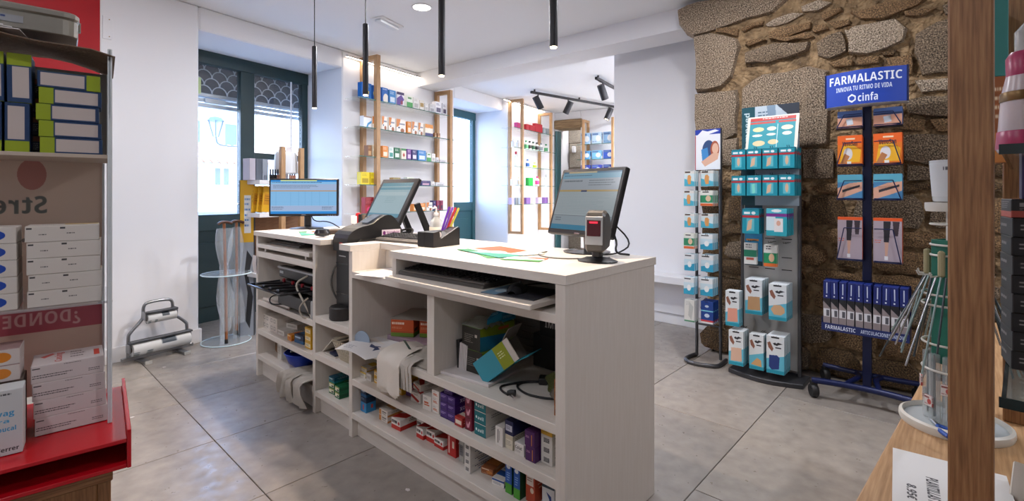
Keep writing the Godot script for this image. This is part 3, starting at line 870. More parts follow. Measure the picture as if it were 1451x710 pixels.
	carton("pale grey carton left of the yellow cartons on middle shelf", std("p_pale", "d5d2cb", "bdb8ae", "78736c", 4), 1.274, mid, -2.115, 0.045, 0.036, 0.1, 0.0, g2)
	for c in 5:
		for r in 2: carton("small yellow carton, %s column from the far end, %s row, under paper bags" % [NTH[c], ["lower", "upper"][r]], yel, 1.282, mid + r * 0.031, -2.058 + c * 0.046, 0.045, 0.031, 0.09, 0.0, "yellow cartons")
	carton("dark red and purple carton behind the hanging paper bags on middle shelf", std("p_redpurple", "7c2038", "5b2c74", "d9b9c4", 2), 1.3, mid, -1.815, 0.06, 0.045, 0.06, 0.1, g2)
	var ribbon := print_mat("p_ribbon", C("e2dbd3"), [["p", C("b5281f"), [0.1, 0.2, 0.9, 0.75, 0.75, 0.95, 0.0, 0.45]], ["l", 0.3, 0.12, 0.6, 0.2, C("4c4643"), 2]], [["p", C("b5281f"), [0, 0.4, 1, 0.8, 1, 1, 0, 0.7]]], [["l", 0.1, 0.3, 0.7, 0.4, C("6c645f"), 3]])
	carton("white carton crossed by a red ribbon print on middle shelf", ribbon, 1.282, mid, -1.755, 0.06, 0.042, 0.1, 0.12, g2)
	carton("white carton tilted onto the red ribbon carton on middle shelf", ribbon, 1.3, mid + 0.043, -1.76, 0.06, 0.03, 0.1, -0.1, g2)
	var orprint := print_mat("p_orangeprint", C("e3ddd6"), [["r", 0.2, 0.42, 0.5, 0.12, C("c4623a")], ["r", 0.2, 0.6, 0.6, 0.08, C("c4623a")], ["l", 0.2, 0.16, 0.5, 0.16, C("5f5955"), 2]], [["l", 0.1, 0.3, 0.8, 0.3, C("8a837d"), 2]], [["l", 0.1, 0.2, 0.8, 0.5, C("8a837d"), 3]])
	carton("white carton with orange print standing alone before the three-high stack", orprint, 1.268, mid, -1.654, 0.052, 0.06, 0.07, 0.08, g2)
	for k in 3: carton("white carton with orange print, %s of the stack beside purple cartons" % UP_WORDS[k], orprint, 1.275, mid + k * 0.031, -1.603, 0.046, 0.031, 0.1, 0.0, g2)
	for k in 2: carton("plain white carton at the back of middle shelf above the ribbon carton, %s one" % ["left", "right"][k], std("p_pale"), 1.39, mid, -1.75 + k * 0.075, 0.07, 0.1, 0.08, 0.0, g2)
	var purple := print_mat("p_purple", C("3f1f72"), [["l", 0.1, 0.25, 0.75, 0.3, C("b9a6de"), 2], ["r", 0, 0.86, 1, 0.14, C("2c1454")]], [["l", 0.1, 0.3, 0.6, 0.3, C("8f78c4"), 2]], [["t", 0.06, 0.2, 0.7, 0.6, C("d9d0ee"), "flavox"]])
	for c in 2:
		for r in 3: carton("purple carton, %s column, %s of the purple stack on middle shelf" % [["left", "right"][c], UP_WORDS[r]], purple, 1.27, mid + r * 0.033, -1.543 + c * 0.046, 0.045, 0.033, 0.11, 0.0, "purple cartons")
	carton("purple carton lying alone on top of the purple stack", purple, 1.275, mid + 0.099, -1.53, 0.045, 0.024, 0.11, 0.15, "purple cartons")
	carton("small red and cream carton between purple and maroon stacks", std("p_redcream", "a9312c", "e3d6c6", "f0e5d8", 4), 1.262, mid, -1.444, 0.045, 0.036, 0.06, 0.0, g2)
	var maroon := print_mat("p_maroon", C("741634"), [["p", C("d79aae"), [0.3, 0.25, 0.45, 0.55, 0.7, 0.2, 0.8, 0.3, 0.62, 0.75, 0.35, 0.8, 0.25, 0.55]], ["r", 0, 0.92, 1, 0.08, C("4f0d22")]], [], [["l", 0.1, 0.3, 0.7, 0.3, C("c58a9c"), 2]])
	for k in 3: carton("maroon carton with pink emblem, %s of its upright stack" % UP_WORDS[k], maroon, 1.267, mid + k * 0.047, -1.393, 0.038, 0.047, 0.06, 0.0, "maroon cartons")
	var tealp := print_mat("p_teal", C("0f6f78"), [["e", 0.14, 0.4, 0.12, 0.22, C("e7f1f1")], ["t", 0.32, 0.36, 0.5, 0.3, C("e7f1f1"), "avil"], ["r", 0, 0.94, 1, 0.06, C("0a4c53")]], [["r", 0, 0, 1, 1, C("d9d6cf")]], [["r", 0, 0, 1, 1, C("cfccc5")], ["l", 0.1, 0.3, 0.8, 0.34, C("4b4b4d"), 2]])
	for k in 3: carton("teal carton with white leaf mark, %s of its stack" % UP_WORDS[k], tealp, 1.266, mid + k * 0.046, -1.327, 0.062, 0.046, 0.13, 0.0, "teal cartons")
	carton("white upright carton with vertical lettering right of the teal stack", print_mat("p_vertical", C("e4e0da"), [["r", 0.34, 0.14, 0.1, 0.7, C("33343a")], ["r", 0.54, 0.2, 0.06, 0.5, C("77757a")]], [], [["l", 0.15, 0.2, 0.6, 0.5, C("77736f"), 3]]), 1.264, mid, -1.226, 0.037, 0.068, 0.07, 0.0, g2)
	carton("cream carton under the navy one on middle shelf", std("p_creambox", "dcd5c2", "c9bfa6", "6c6454", 5), 1.272, mid, -1.184, 0.036, 0.05, 0.1, 0.0, g2)
	carton("navy carton with pale label lying on the cream carton", std("p_navylabel", "1d2350", "c9cbd8", "2a2f58", 4), 1.272, mid + 0.05, -1.184, 0.04, 0.05, 0.1, 0.0, g2)
	carton("small white carton with black lettering before the purple pair", print_mat("p_colat", C("e2dfd9"), [["t", 0.1, 0.2, 0.7, 0.3, C("3a3a3e"), "Colat"], ["l", 0.1, 0.6, 0.6, 0.2, C("8d8984"), 2]], [], []), 1.266, mid, -1.13, 0.044, 0.04, 0.07, 0.0, g2)
	var plum := print_mat("p_plum", C("48175a"), [["l", 0.12, 0.34, 0.4, 0.16, C("d9a8c2"), 2], ["r", 0.68, 0.2, 0.07, 0.7, C("c8802f")]], [], [["r", 0.1, 0.2, 0.05, 0.7, C("c8802f")]])
	for k in 2: carton("dark plum carton with orange stripe, %s of the two" % ["lower", "upper"][k], plum, 1.262 - k * 0.004, mid + k * 0.052, -1.076, 0.044, 0.052, 0.065, 0.0, g2)
	for k in 4: carton("%s in the stack of four beside end panel" % ["lowest white barcode carton", "second white barcode carton", "third white barcode carton", "yellow topped carton"][k], barc if k < 3 else std("p_yellowtop", "d3a534", "dccb9a", "5b4a20", 5), 1.285, mid + k * 0.0325, -1.024, 0.048, 0.0325, 0.09, 0.0, g2)
	for k in 3: carton("white and yellow carton squeezed between end panel and barcode stack, %s" % UP_WORDS[k], std("p_whiteyellow"), 1.3, mid + k * 0.04, -0.973, 0.04, 0.04, 0.09, 0.0, g2)
	# narrow column
	var green := print_mat("p_green", C("176b45"), [["r", 0.08, 0.2, 0.84, 0.56, C("e6e2c9")], ["r", 0.5, 0.42, 0.36, 0.28, C("3f4a44")], ["r", 0, 0, 1, 0.12, C("d8c648")]], [["l", 0.1, 0.3, 0.6, 0.3, C("9ac4ae"), 2]], [["r", 0, 0.3, 1, 0.4, C("14573a")], ["l", 0.1, 0.12, 0.6, 0.2, C("c6d8b8"), 1]])
	for k in 3: carton("%s carton in the rear stack on the bottom of the narrow column" % ["green and white", "dark green", "deep teal blue"][k], [green, green, std("p_tealblue", "155067", "1b7f86", "b8d4d8", 0)][k], 1.275, low + k * 0.03, -2.49, 0.055, 0.03, 0.13, 0.04, "cartons in narrow column")
	for k in 2: carton("green carton with cream label, %s of the front pair in the narrow column" % ["lower", "upper"][k], green, 1.267, low + k * 0.031, -2.41, 0.05, 0.031, 0.13, -0.03, "cartons in narrow column")
	# far cabinet
	var wst := print_mat("p_whitegrid", C("d6cfc6"), [["r", 0.1, 0.24, 0.26, 0.5, C("8d8a86")], ["r", 0.15, 0.34, 0.16, 0.3, C("d6cfc6")], ["r", 0.5, 0.24, 0.26, 0.5, C("8d8a86")], ["r", 0.55, 0.34, 0.16, 0.3, C("d6cfc6")]], [["l", 0.1, 0.3, 0.7, 0.3, C("9a948d"), 2]], [["l", 0.1, 0.3, 0.7, 0.3, C("9a948d"), 2]])
	for c in 2:
		for r in 2: carton("white carton with grey squares, %s pile, %s, in far cabinet" % [["left", "right"][c], ["lower", "upper"][r]], wst, 1.272, 0.311 + r * 0.046, -3.36 + c * 0.115, 0.112, 0.046, 0.2, 0.0, "cartons in far cabinet")
	for k in 2: carton("flat white carton, %s of two lying beside the grey-squared ones" % ["lower", "upper"][k], std("p_pale"), 1.275 + k * 0.06, 0.311 + k * 0.03, -3.15, 0.11, 0.03, 0.22, 0.2 * k, "cartons in far cabinet")
	carton("orange-yellow carton lying beside blue one in far cabinet", std("p_orangeyel", "d98a22", "c2641e", "f3dca8", 3), 1.262, 0.311, -2.985, 0.055, 0.036, 0.09, 0.0, "cartons in far cabinet")
	carton("blue carton with white lettering in far cabinet", std("p_navy"), 1.275, 0.311, -2.89, 0.1, 0.05, 0.09, 0.1, "cartons in far cabinet")
	for k in 3: carton("yellow carton, %s of the stack at the right of far cabinet shelf" % UP_WORDS[k], yel, 1.268, 0.311 + k * 0.04, -2.752, 0.075, 0.04, 0.09, 0.0, "cartons in far cabinet")
	carton("cork-brown box leaning at the left of the lowest shelf in far cabinet", std("p_cork", "8a6236", "7c562e", "5f4020", 4), 1.33, 0.143, -3.33, 0.13, 0.11, 0.05, -0.2, "cartons in far cabinet")
	carton("plain white block beside the blue bowl in far cabinet", std("p_pale"), 1.29, 0.143, -3.2, 0.06, 0.12, 0.1, 0.0, "cartons in far cabinet")
	var bowl := thing("bowl", "round blue plastic bowl full of small tools in far cabinet", "bowl", Vector3(1.345, 0.143, -2.98))
	part(bowl, "shell", lathe([Vector2(0, 0), Vector2(0.05, 0), Vector2(0.085, 0.03), Vector2(0.105, 0.085), Vector2(0.11, 0.087), Vector2(0.105, 0.09), Vector2(0.08, 0.035), Vector2(0.05, 0.008), Vector2(0, 0.006)], 28), mt("blue_plastic", C("1238a8"), 0.35))
	var gold := [mt("black_plastic", C("1b1b1d"), 0.4), mt("grey_plastic", C("8a8c90"), 0.5), mt("steel")]
	for k in 8:
		var a := k * 0.8
		one("small_tool", "small grey or black tool lying in the blue bowl", "tool", tube([Vector3(-0.05, 0, 0), Vector3(0.05, 0.012, 0.0)], 0.006, 6), gold[k % 3], Vector3(1.345 + 0.03 * cos(a), 0.222 + 0.006 * (k % 3), -2.98 + 0.03 * sin(a)), Vector3(0, a, 0.1), "tools in the blue bowl")
	# white cotton gloves hanging over the plinth of the far cabinet
	for k in 2:
		var grid := []
		for i in 12:
			var row := []
			var v := i / 11.0
			for j in 9:
				var u := j / 8.0 - 0.5
				var w := 0.06 + 0.055 * v
				var x := 1.36 - 0.17 * minf(v / 0.4, 1.0) - 0.02 * sin(v * 3.0)
				var y := 0.16 - maxf(0.0, v - 0.33) * 0.2 + 0.02 * sin(v * PI) * (1.0 if v < 0.5 else 0.4)
				row.append(Vector3(x + 0.016 * sin(u * 19.0 + v * 3.0 + k), y + 0.008 * cos(u * 15.0), -2.83 + k * 0.12 + u * w * 2.0 + 0.02 * sin(v * 4.0 + k)))
			grid.append(row)
		one("cloth", "crumpled white cloth hanging over the plinth of far cabinet, %s one" % ["left", "right"][k], "cloth", sheet(grid, 0.004), relief(mt("white_cloth", C("d6cfc4"), 0.9), 0.08, 0.4))
	var cradle := thing("document_tray", "pale tilted document tray leaning in the narrow column", "tray", Vector3(1.36, 0.332, -2.49), 0.0)
	var pale := mt("pale_plastic", C("cbc4b8"), 0.5)
	pb(cradle, "base_board", pale, -0.1, 0.1, 0.0, 0.008, -0.07, 0.075)
	part(cradle, "leaning_board", cbox(0.2, 0.006, 0.17), pale, Vector3(0.0, 0.055, -0.01), Vector3(-0.65, 0, 0))
	part(cradle, "dark_pad", cbox(0.1, 0.012, 0.06), mt("navy_plastic", C("232a44"), 0.5), Vector3(-0.05, 0.016, 0.04), Vector3(0.1, 0, 0))
	# woven basket
	var bk := thing("basket", "small cream plastic basket with slotted sides in the narrow column", "basket", Vector3(1.34, 0.332, -2.33))
	var cream := mt("cream_plastic", C("d3c9b4"), 0.5)
	pb(bk, "bottom", cream, -0.07, 0.09, 0.0, 0.006, -0.045, 0.06)
	var rim := []
	for p in [[-0.1, -0.075], [0.11, -0.075], [0.11, 0.085], [-0.1, 0.085]]: rim.append(Vector3(p[0], 0.108, p[1]))
	part(bk, "rim", tube(rim, 0.006, 6, true), cream)
	for k in 5:
		var y := 0.012 + k * 0.02
		var f := y / 0.108
		var loop := []
		for p in [[-0.07, -0.045, -0.03, -0.03], [0.09, -0.045, 0.02, -0.03], [0.09, 0.06, 0.02, 0.025], [-0.07, 0.06, -0.03, 0.025]]: loop.append(Vector3(p[0] + p[2] * f, y, p[1] + p[3] * f))
		part(bk, "strand", tube(loop, 0.0045, 5, true), cream)
	for k in 8: part(bk, "stake", tube([Vector3(-0.07, 0.003, -0.045 + k * 0.015), Vector3(-0.1, 0.105, -0.075 + k * 0.0229)], 0.004, 5), cream)
	build_counter_clutter()

func build_counter_clutter() -> void:
	var sh := 0.465
	# orange cartons on a lilac folder
	var folder := one("folder", "lilac folder lying under the orange cartons", "folder", cbox(0.3, 0.026, 0.36), mt("lilac_card", C("a78e9c"), 0.7), Vector3(1.56, sh + 0.013, -1.97), Vector3(0, 0.15, 0))
	folder.rotation.y = 0.15
	var orange := print_mat("p_orange", C("bf4f1d"), [["r", 0, 0.76, 1, 0.24, C("5f7f24")], ["l", 0.06, 0.16, 0.6, 0.3, C("f0dcc8"), 1], ["r", 0, 0.7, 1, 0.03, C("8c2f14")], ["l", 0.06, 0.44, 0.5, 0.12, C("e3ab84"), 2]], [["r", 0, 0, 1, 1, C("9d8f84")]], [["r", 0, 0.76, 1, 0.24, C("5f7f24")], ["r", 0.5, 0.5, 0.4, 0.16, C("3c2a20")]])
	var og := [[1.45, -2.055, 0.5, "front orange carton with green base under the keyboard tray"], [1.575, -2.125, 0.5, "rear left orange carton half hidden behind the front one"], [1.535, -1.935, 0.5, "right orange carton next to the front one"]]
	for o in og: one("supplement_box", o[3], "box", cbox(0.12, 0.085, 0.1), orange, Vector3(o[0], sh + 0.027 + 0.0425, o[1]), Vector3(0, -PI / 2 + 0.55, 0), "orange cartons")
	one("paper_sheet", "grey printed sheet lying across the tops of the orange cartons", "paper", cbox(0.17, 0.002, 0.24), mt("grey_paper", C("a39b92"), 0.8), Vector3(1.51, sh + 0.114, -2.02), Vector3(0, 0.4, 0))
	# loose papers hanging over the edge at the left
	var grid := []
	for i in 6:
		var row := []
		for j in 8:
			var u := i / 5.0
			var v := j / 7.0
			row.append(Vector3(1.14 + u * 0.24, sh + 0.008 + 0.012 * sin(v * 3.0) * (1.0 - u) - 0.014 * (1.0 - u) + 0.01 * sin(u * 5.0 + v * 2.0), -2.19 + v * 0.27 - 0.03 * u))
		grid.append(row)
	one("leaflet", "white leaflet with navy bird-like print sticking out over the shelf edge", "leaflet", sheet(grid, 0.0015), flat_mat("p_leaflet", C("dbd9d8"), [["p", C("2f3d63"), [0.35, 0.62, 0.5, 0.46, 0.62, 0.5, 0.72, 0.36, 0.7, 0.62, 0.58, 0.66, 0.5, 0.6]], ["l", 0.12, 0.12, 0.3, 0.16, C("9a9aa0"), 3]], 128, 128))
	var half := []
	for k in 13: half.append(Vector2(0.045 * cos(PI * k / 12.0), 0.055 * sin(PI * k / 12.0)))
	one("plastic_disc", "half round frosted blue plastic disc standing on the white leaflet", "disc", prism(half, 0.004, 0.001), mt("frosted_blue", C("9fb0c4"), 0.3), Vector3(1.27, sh + 0.004, -2.17), Vector3(0.0, -PI / 2 + 0.5, 0))
	# white paper bags drooping over the edge
	var bag := relief(mt("white_paper_bag", C("e0d8cd"), 0.75), 0.1, 0.12)
	for k in 4:
		var g := []
		for i in 14: # bag
			var row := []
			var v := i / 13.0
			for j in 7:
				var u := j / 6.0 - 0.5
				var drop := maxf(0.0, v - 0.42)
				var over := minf(v / 0.5, 1.0)
				var x := 1.42 - 0.205 * over - 0.004 * k - drop * 0.03
				var y := sh + 0.008 + 0.005 * k + 0.014 * sin(over * PI) - drop * 0.16 - drop * drop * 0.14 - 0.02 * u * drop
				row.append(Vector3(x + 0.006 * sin(u * 9.0 + k), y + 0.006 * sin(u * 7.0 + v * 6.0 + k * 1.3), -1.90 + k * 0.012 + u * 0.15 + v * 0.05))
			g.append(row)
		one("paper_bag", "white paper bag drooping over the shelf edge, %s of the sheaf" % ["outermost left", "second from left", "third from left", "rightmost"][k], "bag", sheet(g, 0.002), bag, V0, V0, "white paper bags")
	for k in 5:
		var g := []
		for i in 10:
			var row := []
			var v := i / 9.0
			for j in 4:
				var u := j / 3.0 - 0.5
				row.append(Vector3(1.28 - 0.07 * sin(minf(v * 2.0, 1.0) * PI / 2), sh + 0.03 - 0.125 * v * v, -1.765 + k * 0.018 + u * 0.016 + 0.006 * sin(v * 4.0 + k)))
			g.append(row)
		one("bag_edge", "narrow folded white bag edge hanging in the fan at right of sheaf", "bag", sheet(g, 0.003), bag, V0, V0, "fan of folded bag edges")
	var heap := []
	for i in 16:
		var row := []
		for j in 14:
			var u := i / 15.0
			var v := j / 13.0
			var hh := sin(u * PI) * sin(v * PI)
			row.append(Vector3(1.25 + u * 0.26, sh + 0.004 + 0.05 * pow(maxf(hh, 0.0), 0.6) * (0.75 + 0.25 * sin(u * 17.0 + v * 9.0) * cos(v * 13.0 - u * 5.0)), -1.87 + v * 0.25))
		heap.append(row)
	one("plastic_bag_bundle", "crumpled translucent bundle of plastic bags with green print on shelf", "bag", sheet(heap, 0.002), relief(mt("milky_plastic", C("b8b0a4"), 0.35), 0.1, 0.5))
	one("bag_print", "small dark green printed label on the crumpled bag bundle", "label", cbox(0.02, 0.05, 0.002), mt("bottle_green", C("20483a"), 0.6), Vector3(1.268, sh + 0.07, -1.79), Vector3(0.5, -PI / 2, 0.2))
	# right bay
	one("binder", "thin black binder standing at the left of the right bay", "binder", cbox(0.018, 0.125, 0.2, 0.002), mt("black_plastic", C("1b1b1d"), 0.4), Vector3(1.44, sh + 0.064, -1.536), Vector3(0, -PI / 2, 0.06))
	for k in 5: one("booklet", "white booklet standing in the row beside black binder", "booklet", cbox(0.007, 0.12 - 0.003 * k, 0.17, 0.001), mt("white_paper", C("d9d3d2"), 0.7), Vector3(1.42, sh + 0.062, -1.52 + k * 0.0095), Vector3(0, -PI / 2, -0.08), "booklets beside the binder")
	one("paper_sheaf", "sheaf of white sheets lying under the black cartons at shelf edge", "paper", cbox(0.21, 0.012, 0.29, 0.002), mt("white_paper"), Vector3(1.385, sh + 0.006, -1.47), Vector3(0, 0.12, 0))
	var bgt := print_mat("p_mask", C("26241f"), [["l", 0.16, 0.34, 0.5, 0.4, C("8f8b80"), 5], ["r", 0.72, 0.3, 0.12, 0.12, C("bdb9ae")]], [["r", 0, 0, 1, 1, C("3d5f2a")]], [["r", 0, 0, 1, 0.52, C("7e8f24")], ["p", C("1f77a8"), [0, 0.52, 1, 0.36, 1, 1, 0, 1]], ["e", 0.12, 0.52, 0.24, 0.4, C("9fcbe2")], ["r", 0.18, 0.14, 0.3, 0.12, C("c2633a")]], 128, 128)
	for k in 2: one("glove_box", "black fronted carton with green and blue side, %s of the two in right bay" % ["lower", "upper"][k], "box", cbox(0.11, 0.092, 0.2), bgt, Vector3(1.44, sh + 0.012 + 0.046 + 0.092 * k, -1.45 - 0.006 * k), Vector3(0, -PI / 2 + 0.02 - 0.04 * k, 0), "black and green cartons")
	one("box_lid", "raised blue lid flap standing on the upper black carton", "lid", prism([Vector2(-0.09, 0), Vector2(0.09, 0), Vector2(0.085, 0.035), Vector2(0.06, 0.055), Vector2(-0.055, 0.05), Vector2(-0.085, 0.03)], 0.003), std("p_lid", "1c7ba6", "2f9ac2", "b9dcec", 2), Vector3(1.47, sh + 0.197, -1.41), Vector3(0, 0.05, 0))
	var crumple := []
	for i in 10:
		var row := []
		for j in 10:
			var u := i / 9.0
			var v := j / 9.0
			row.append(Vector3(1.34 + u * 0.13, sh + 0.197 + 0.03 * sin(u * PI) * sin(v * PI) + 0.008 * sin(u * 23.0) * cos(v * 19.0), -1.515 + v * 0.12))
		crumple.append(row)
	one("plastic_wrap", "crumpled clear plastic wrap lying on the upper black carton", "wrap", sheet(crumple, 0.002), relief(mt("cloudy_wrap", C("a8aa9e"), 0.2), 0.1, 0.5))
	# open carton lying tilted
	var ob := thing("open_carton", "empty turquoise and green carton lying tilted with its flaps open", "box", Vector3(1.37, sh + 0.09, -1.32), 0.0)
	ob.rotation = Vector3(0.0, -PI / 2 + 0.2, 0.68)
	var tq := mt("turquoise_card", C("2f93a6"), 0.5)
	var inner := mt("grey_card", C("857a70"), 0.8)
	pb(ob, "bottom", tq, -0.085, 0.085, -0.045, -0.042, -0.05, 0.05, 0.0)
	part(ob, "front_side", cbox(0.17, 0.09, 0.003, 0.0), print_mat("p_openbox", C("3a9aae"), [["r", 0.66, 0, 0.34, 1, C("8e9a26")], ["l", 0.72, 0.3, 0.2, 0.3, C("dfe4b8"), 3]], [], []), Vector3(0, 0, 0.05))
	pb(ob, "back_side", inner, -0.085, 0.085, -0.045, 0.045, -0.052, -0.049, 0.0)
	pb(ob, "end", tq, -0.088, -0.085, -0.045, 0.045, -0.05, 0.05, 0.0)
	pb(ob, "top", mt("olive_card", C("87932a"), 0.5), -0.085, 0.085, 0.042, 0.045, -0.05, 0.05, 0.0)
	part(ob, "flap", cbox(0.035, 0.088, 0.003, 0.0), mt("white_card", C("d2cbc2"), 0.7), Vector3(0.101, 0.0, 0.054), Vector3(0, -0.3, 0))
	part(ob, "flap", cbox(0.07, 0.003, 0.1, 0.0), tq, Vector3(0.118, -0.05, 0), Vector3(0, 0, -0.15))
	part(ob, "flap", cbox(0.06, 0.003, 0.1, 0.0), inner, Vector3(0.113, 0.055, 0), Vector3(0, 0, 0.4))
	# things at the back of the bay
	one("binder", "black ring binder with white lettering at the back of right bay", "binder", cbox(0.16, 0.1, 0.07, 0.002), print_mat("p_imba", C("1c1b1c"), [["t", 0.18, 0.34, 0.6, 0.26, C("c9c6c2"), "IMBA"]], [], []), Vector3(1.62, sh + 0.19, -1.22), Vector3(0, -PI / 2, 0))
	one("storage_box", "dark storage box under the black binder at the back of right bay", "box", cbox(0.3, 0.14, 0.12, 0.004), mt("charcoal_plastic", C("2c2a2b"), 0.5), Vector3(1.66, sh + 0.07, -1.2), Vector3(0, -PI / 2, 0))
	one("vent_panel", "grey slotted panel at the back of right bay", "panel", boxes([[-0.09, 0.09, 0.0, 0.012, 0, 0.01], [-0.09, 0.09, 0.03, 0.04, 0, 0.01], [-0.09, 0.09, 0.06, 0.07, 0, 0.01], [-0.09, 0.09, 0.09, 0.1, 0, 0.01], [-0.09, 0.09, 0.12, 0.13, 0, 0.01], [-0.09, 0.09, 0.0, 0.24, -0.006, 0.0]]), mt("warm_grey", C("7d766e"), 0.6), Vector3(1.7, sh + 0.0, -1.46), Vector3(0, -PI / 2, 0))
	var bagm := relief(mt("clear_bag", C("7d776c"), 0.2), 0.1, 0.6)
	for k in 3:
		var g := []
		for i in 12:
			var row := []
			for j in 12:
				var a := TAU * j / 11.0
				var v := i / 11.0
				var r := 0.055 * sin(PI * (0.08 + 0.84 * v)) * (1.0 + 0.22 * sin(a * 3.0 + v * 8.0 + k))
				row.append(Vector3(r * cos(a), v * [0.1, 0.17, 0.09][k], r * sin(a)))
			g.append(row)
		one("plastic_bag", ["clear plastic bag with small parts beside the end panel", "dark plastic bag standing at the back near the end panel", "green and grey crumpled bag on the shelf beside cable"][k], "bag", sheet(g), [bagm, mt("black_bag", C("24242a"), 0.25), relief(mt("green_bag", C("5c6233"), 0.3), 0.1, 0.6)][k], Vector3([1.38, 1.5, 1.43][k], sh, [-1.01, -1.05, -1.075][k]))
	for k in 4: one("amber_box", "small amber patterned carton, %s of the pile at the end panel" % UP_WORDS[k], "box", cbox(0.035, 0.03, 0.07), std("p_amber", "9a5a1f", "5f3410", "d99a4a", 4), Vector3(1.32, sh + 0.015 + 0.03 * k, -0.975), Vector3(0, -PI / 2, 0), "amber cartons")
	# power cable with its plug
	var cab := thing("power_cable", "black power cable with plug looping over the shelf in right bay", "cable")
	var blk := mt("black_rubber", C("151516"), 0.5)
	var pts := []
	for p in [[1.296, -1.21], [1.303, -1.25], [1.33, -1.287], [1.38, -1.27], [1.43, -1.246], [1.47, -1.2], [1.5, -1.15]]: pts.append(Vector3(p[0], sh + 0.0045, p[1]))
	part(cab, "cord", tube(smooth(pts, 2), 0.0042, 7), blk)
	pts = []
	for p in [[1.47, -1.2], [1.42, -1.25], [1.375, -1.245], [1.35, -1.19], [1.345, -1.14], [1.375, -1.06], [1.45, -1.03]]: pts.append(Vector3(p[0], sh + 0.0045, p[1]))
	part(cab, "cord", tube(smooth(pts, 2), 0.0042, 7), blk)
	part(cab, "plug", lathe([Vector2(0, 0), Vector2(0.006, 0), Vector2(0.011, 0.012), Vector2(0.012, 0.03), Vector2(0, 0.032)], 12), blk, Vector3(1.297, sh + 0.012, -1.215), Vector3(PI / 2, 0.4, 0))
	for s in [-0.005, 0.005]: part(cab, "pin", tube([Vector3(1.284 + s, sh + 0.012, -1.186), Vector3(1.28 + s, sh + 0.012, -1.166)], 0.002, 6), mt("steel"))
	part(cab, "adapter", cbox(0.05, 0.025, 0.035, 0.004), blk, Vector3(1.475, sh + 0.013, -1.19), Vector3(0, 0.6, 0))

# ---------------------------------------------------------------- devices on and in the counter
func screen_mat(key: String, base: Color, ops: Array, e: float) -> StandardMaterial3D:
	if mats.has(key): return mats[key]
	var im := Image.create_empty(384, 256, false, Image.FORMAT_RGBA8)
	im.fill(base)
	draw(im, Rect2i(0, 0, 384, 256), ops)
	var m := mt(key, Color(0.02, 0.02, 0.02), 0.2)
	m.emission_enabled = true; m.emission = Color.WHITE
	m.emission_operator = BaseMaterial3D.EMISSION_OP_MULTIPLY
	m.emission_texture = ImageTexture.create_from_image(im); m.emission_energy_multiplier = e
	return m

func table_ops(head: Color, mid: Color, line: Color, rows: int) -> Array:
	var o := [["r", 0, 0, 1, 0.05, head], ["r", 0.15, 0, 0.55, 0.035, C("cfe0a0")], ["l", 0.02, 0.06, 0.9, 0.05, C("3d5f86"), 1], ["r", 0, 0.12, 1, 0.18, mid], ["l", 0.04, 0.15, 0.7, 0.11, C("5f7890"), 3], ["r", 0, 0.31, 1, 0.025, C("b98d5a")]]
	for k in rows: o.append(["r", 0, 0.36 + k * 0.4 / rows, 1, 0.004, line])
	for x in [0.08, 0.3, 0.42, 0.52, 0.62, 0.74, 0.88]: o.append(["r", x, 0.34, 0.003, 0.42, line])
	o.append_array([["r", 0, 0.76, 1, 0.15, mid], ["l", 0.02, 0.79, 0.18, 0.1, C("4c5a70"), 3], ["l", 0.78, 0.79, 0.2, 0.1, C("4c5a70"), 3], ["r", 0, 0.93, 1, 0.07, head]])
	return o

func monitor(label: String, base: Vector3, mid: Vector3, yaw: float, tilt: float, w: float, h: float, scr: Material, rim := 0.016) -> Node3D:
	var t := thing("monitor", label, "monitor", base)
	var blk := mt("black_bezel", C("1d1e22"), 0.35)
	var p := part(t, "housing", cbox(w, h, 0.028, 0.005), blk, mid - base, Vector3(-tilt, yaw, 0))
	part(p, "screen", panel(w - rim * 2, h - rim * 2.3, 0.002), scr, Vector3(0, 0.003, 0.0145))
	part(p, "rear_shell", cbox(w * 0.72, h * 0.7, 0.03, 0.012), blk, Vector3(0, 0, -0.025))
	part(p, "logo_plate", cbox(0.03, 0.006, 0.002, 0.0005), mt("steel"), Vector3(0, -h / 2 + 0.009, 0.0145))
	for k in 4: part(p, "button", cyl(0.0025, 0.003, 8), mt("grey_plastic", C("8a8c90"), 0.5), Vector3(w / 2 - 0.02 - k * 0.016, -h / 2 + 0.006, 0.0135), Vector3(PI / 2, 0, 0))
	return t

func keyboard(label: String, pos: Vector3, yaw: float, len: float, dep: float) -> void:
	var t := thing("keyboard", label, "keyboard", pos, yaw)
	var shell := mt("keyboard_shell", C("4a4744"), 0.4)
	part(t, "case", prism([Vector2(-dep / 2, 0), Vector2(dep / 2, 0), Vector2(dep / 2, 0.012), Vector2(dep / 2 - 0.012, 0.018), Vector2(-dep / 2 + 0.01, 0.03), Vector2(-dep / 2, 0.027)], len, 0.003), shell, V0, Vector3(0, -PI / 2, 0))
	part(t, "palm_edge", cbox(len - 0.01, 0.004, 0.022, 0.001), mt("keyboard_rim", C("6f6a65"), 0.35), Vector3(0, 0.0175, dep / 2 - 0.02))
	var st := begin()
	var keys := mt("key_black", C("19191b"), 0.45)
	for r in 6:
		var z := -dep / 2 + 0.022 + r * (dep - 0.06) / 5.2
		var y := 0.0335 - r * 0.0024
		var n := 22
		for k in n:
			if k == 15 or k == 19 and r == 0: continue
			if r == 5 and k > 4 and k < 10: continue
			add_cbox(st, Vector3(len / n * 0.82, 0.009, (dep - 0.06) / 6.4), 0.0015, Vector3(-len / 2 + (k + 0.5) * len / n, y, z))
		if r == 5: add_cbox(st, Vector3(len / n * 4.8, 0.009, (dep - 0.06) / 6.4), 0.0015, Vector3(-len / 2 + 7.5 * len / n, y, z))
	part(t, "keys", done(st), keys)

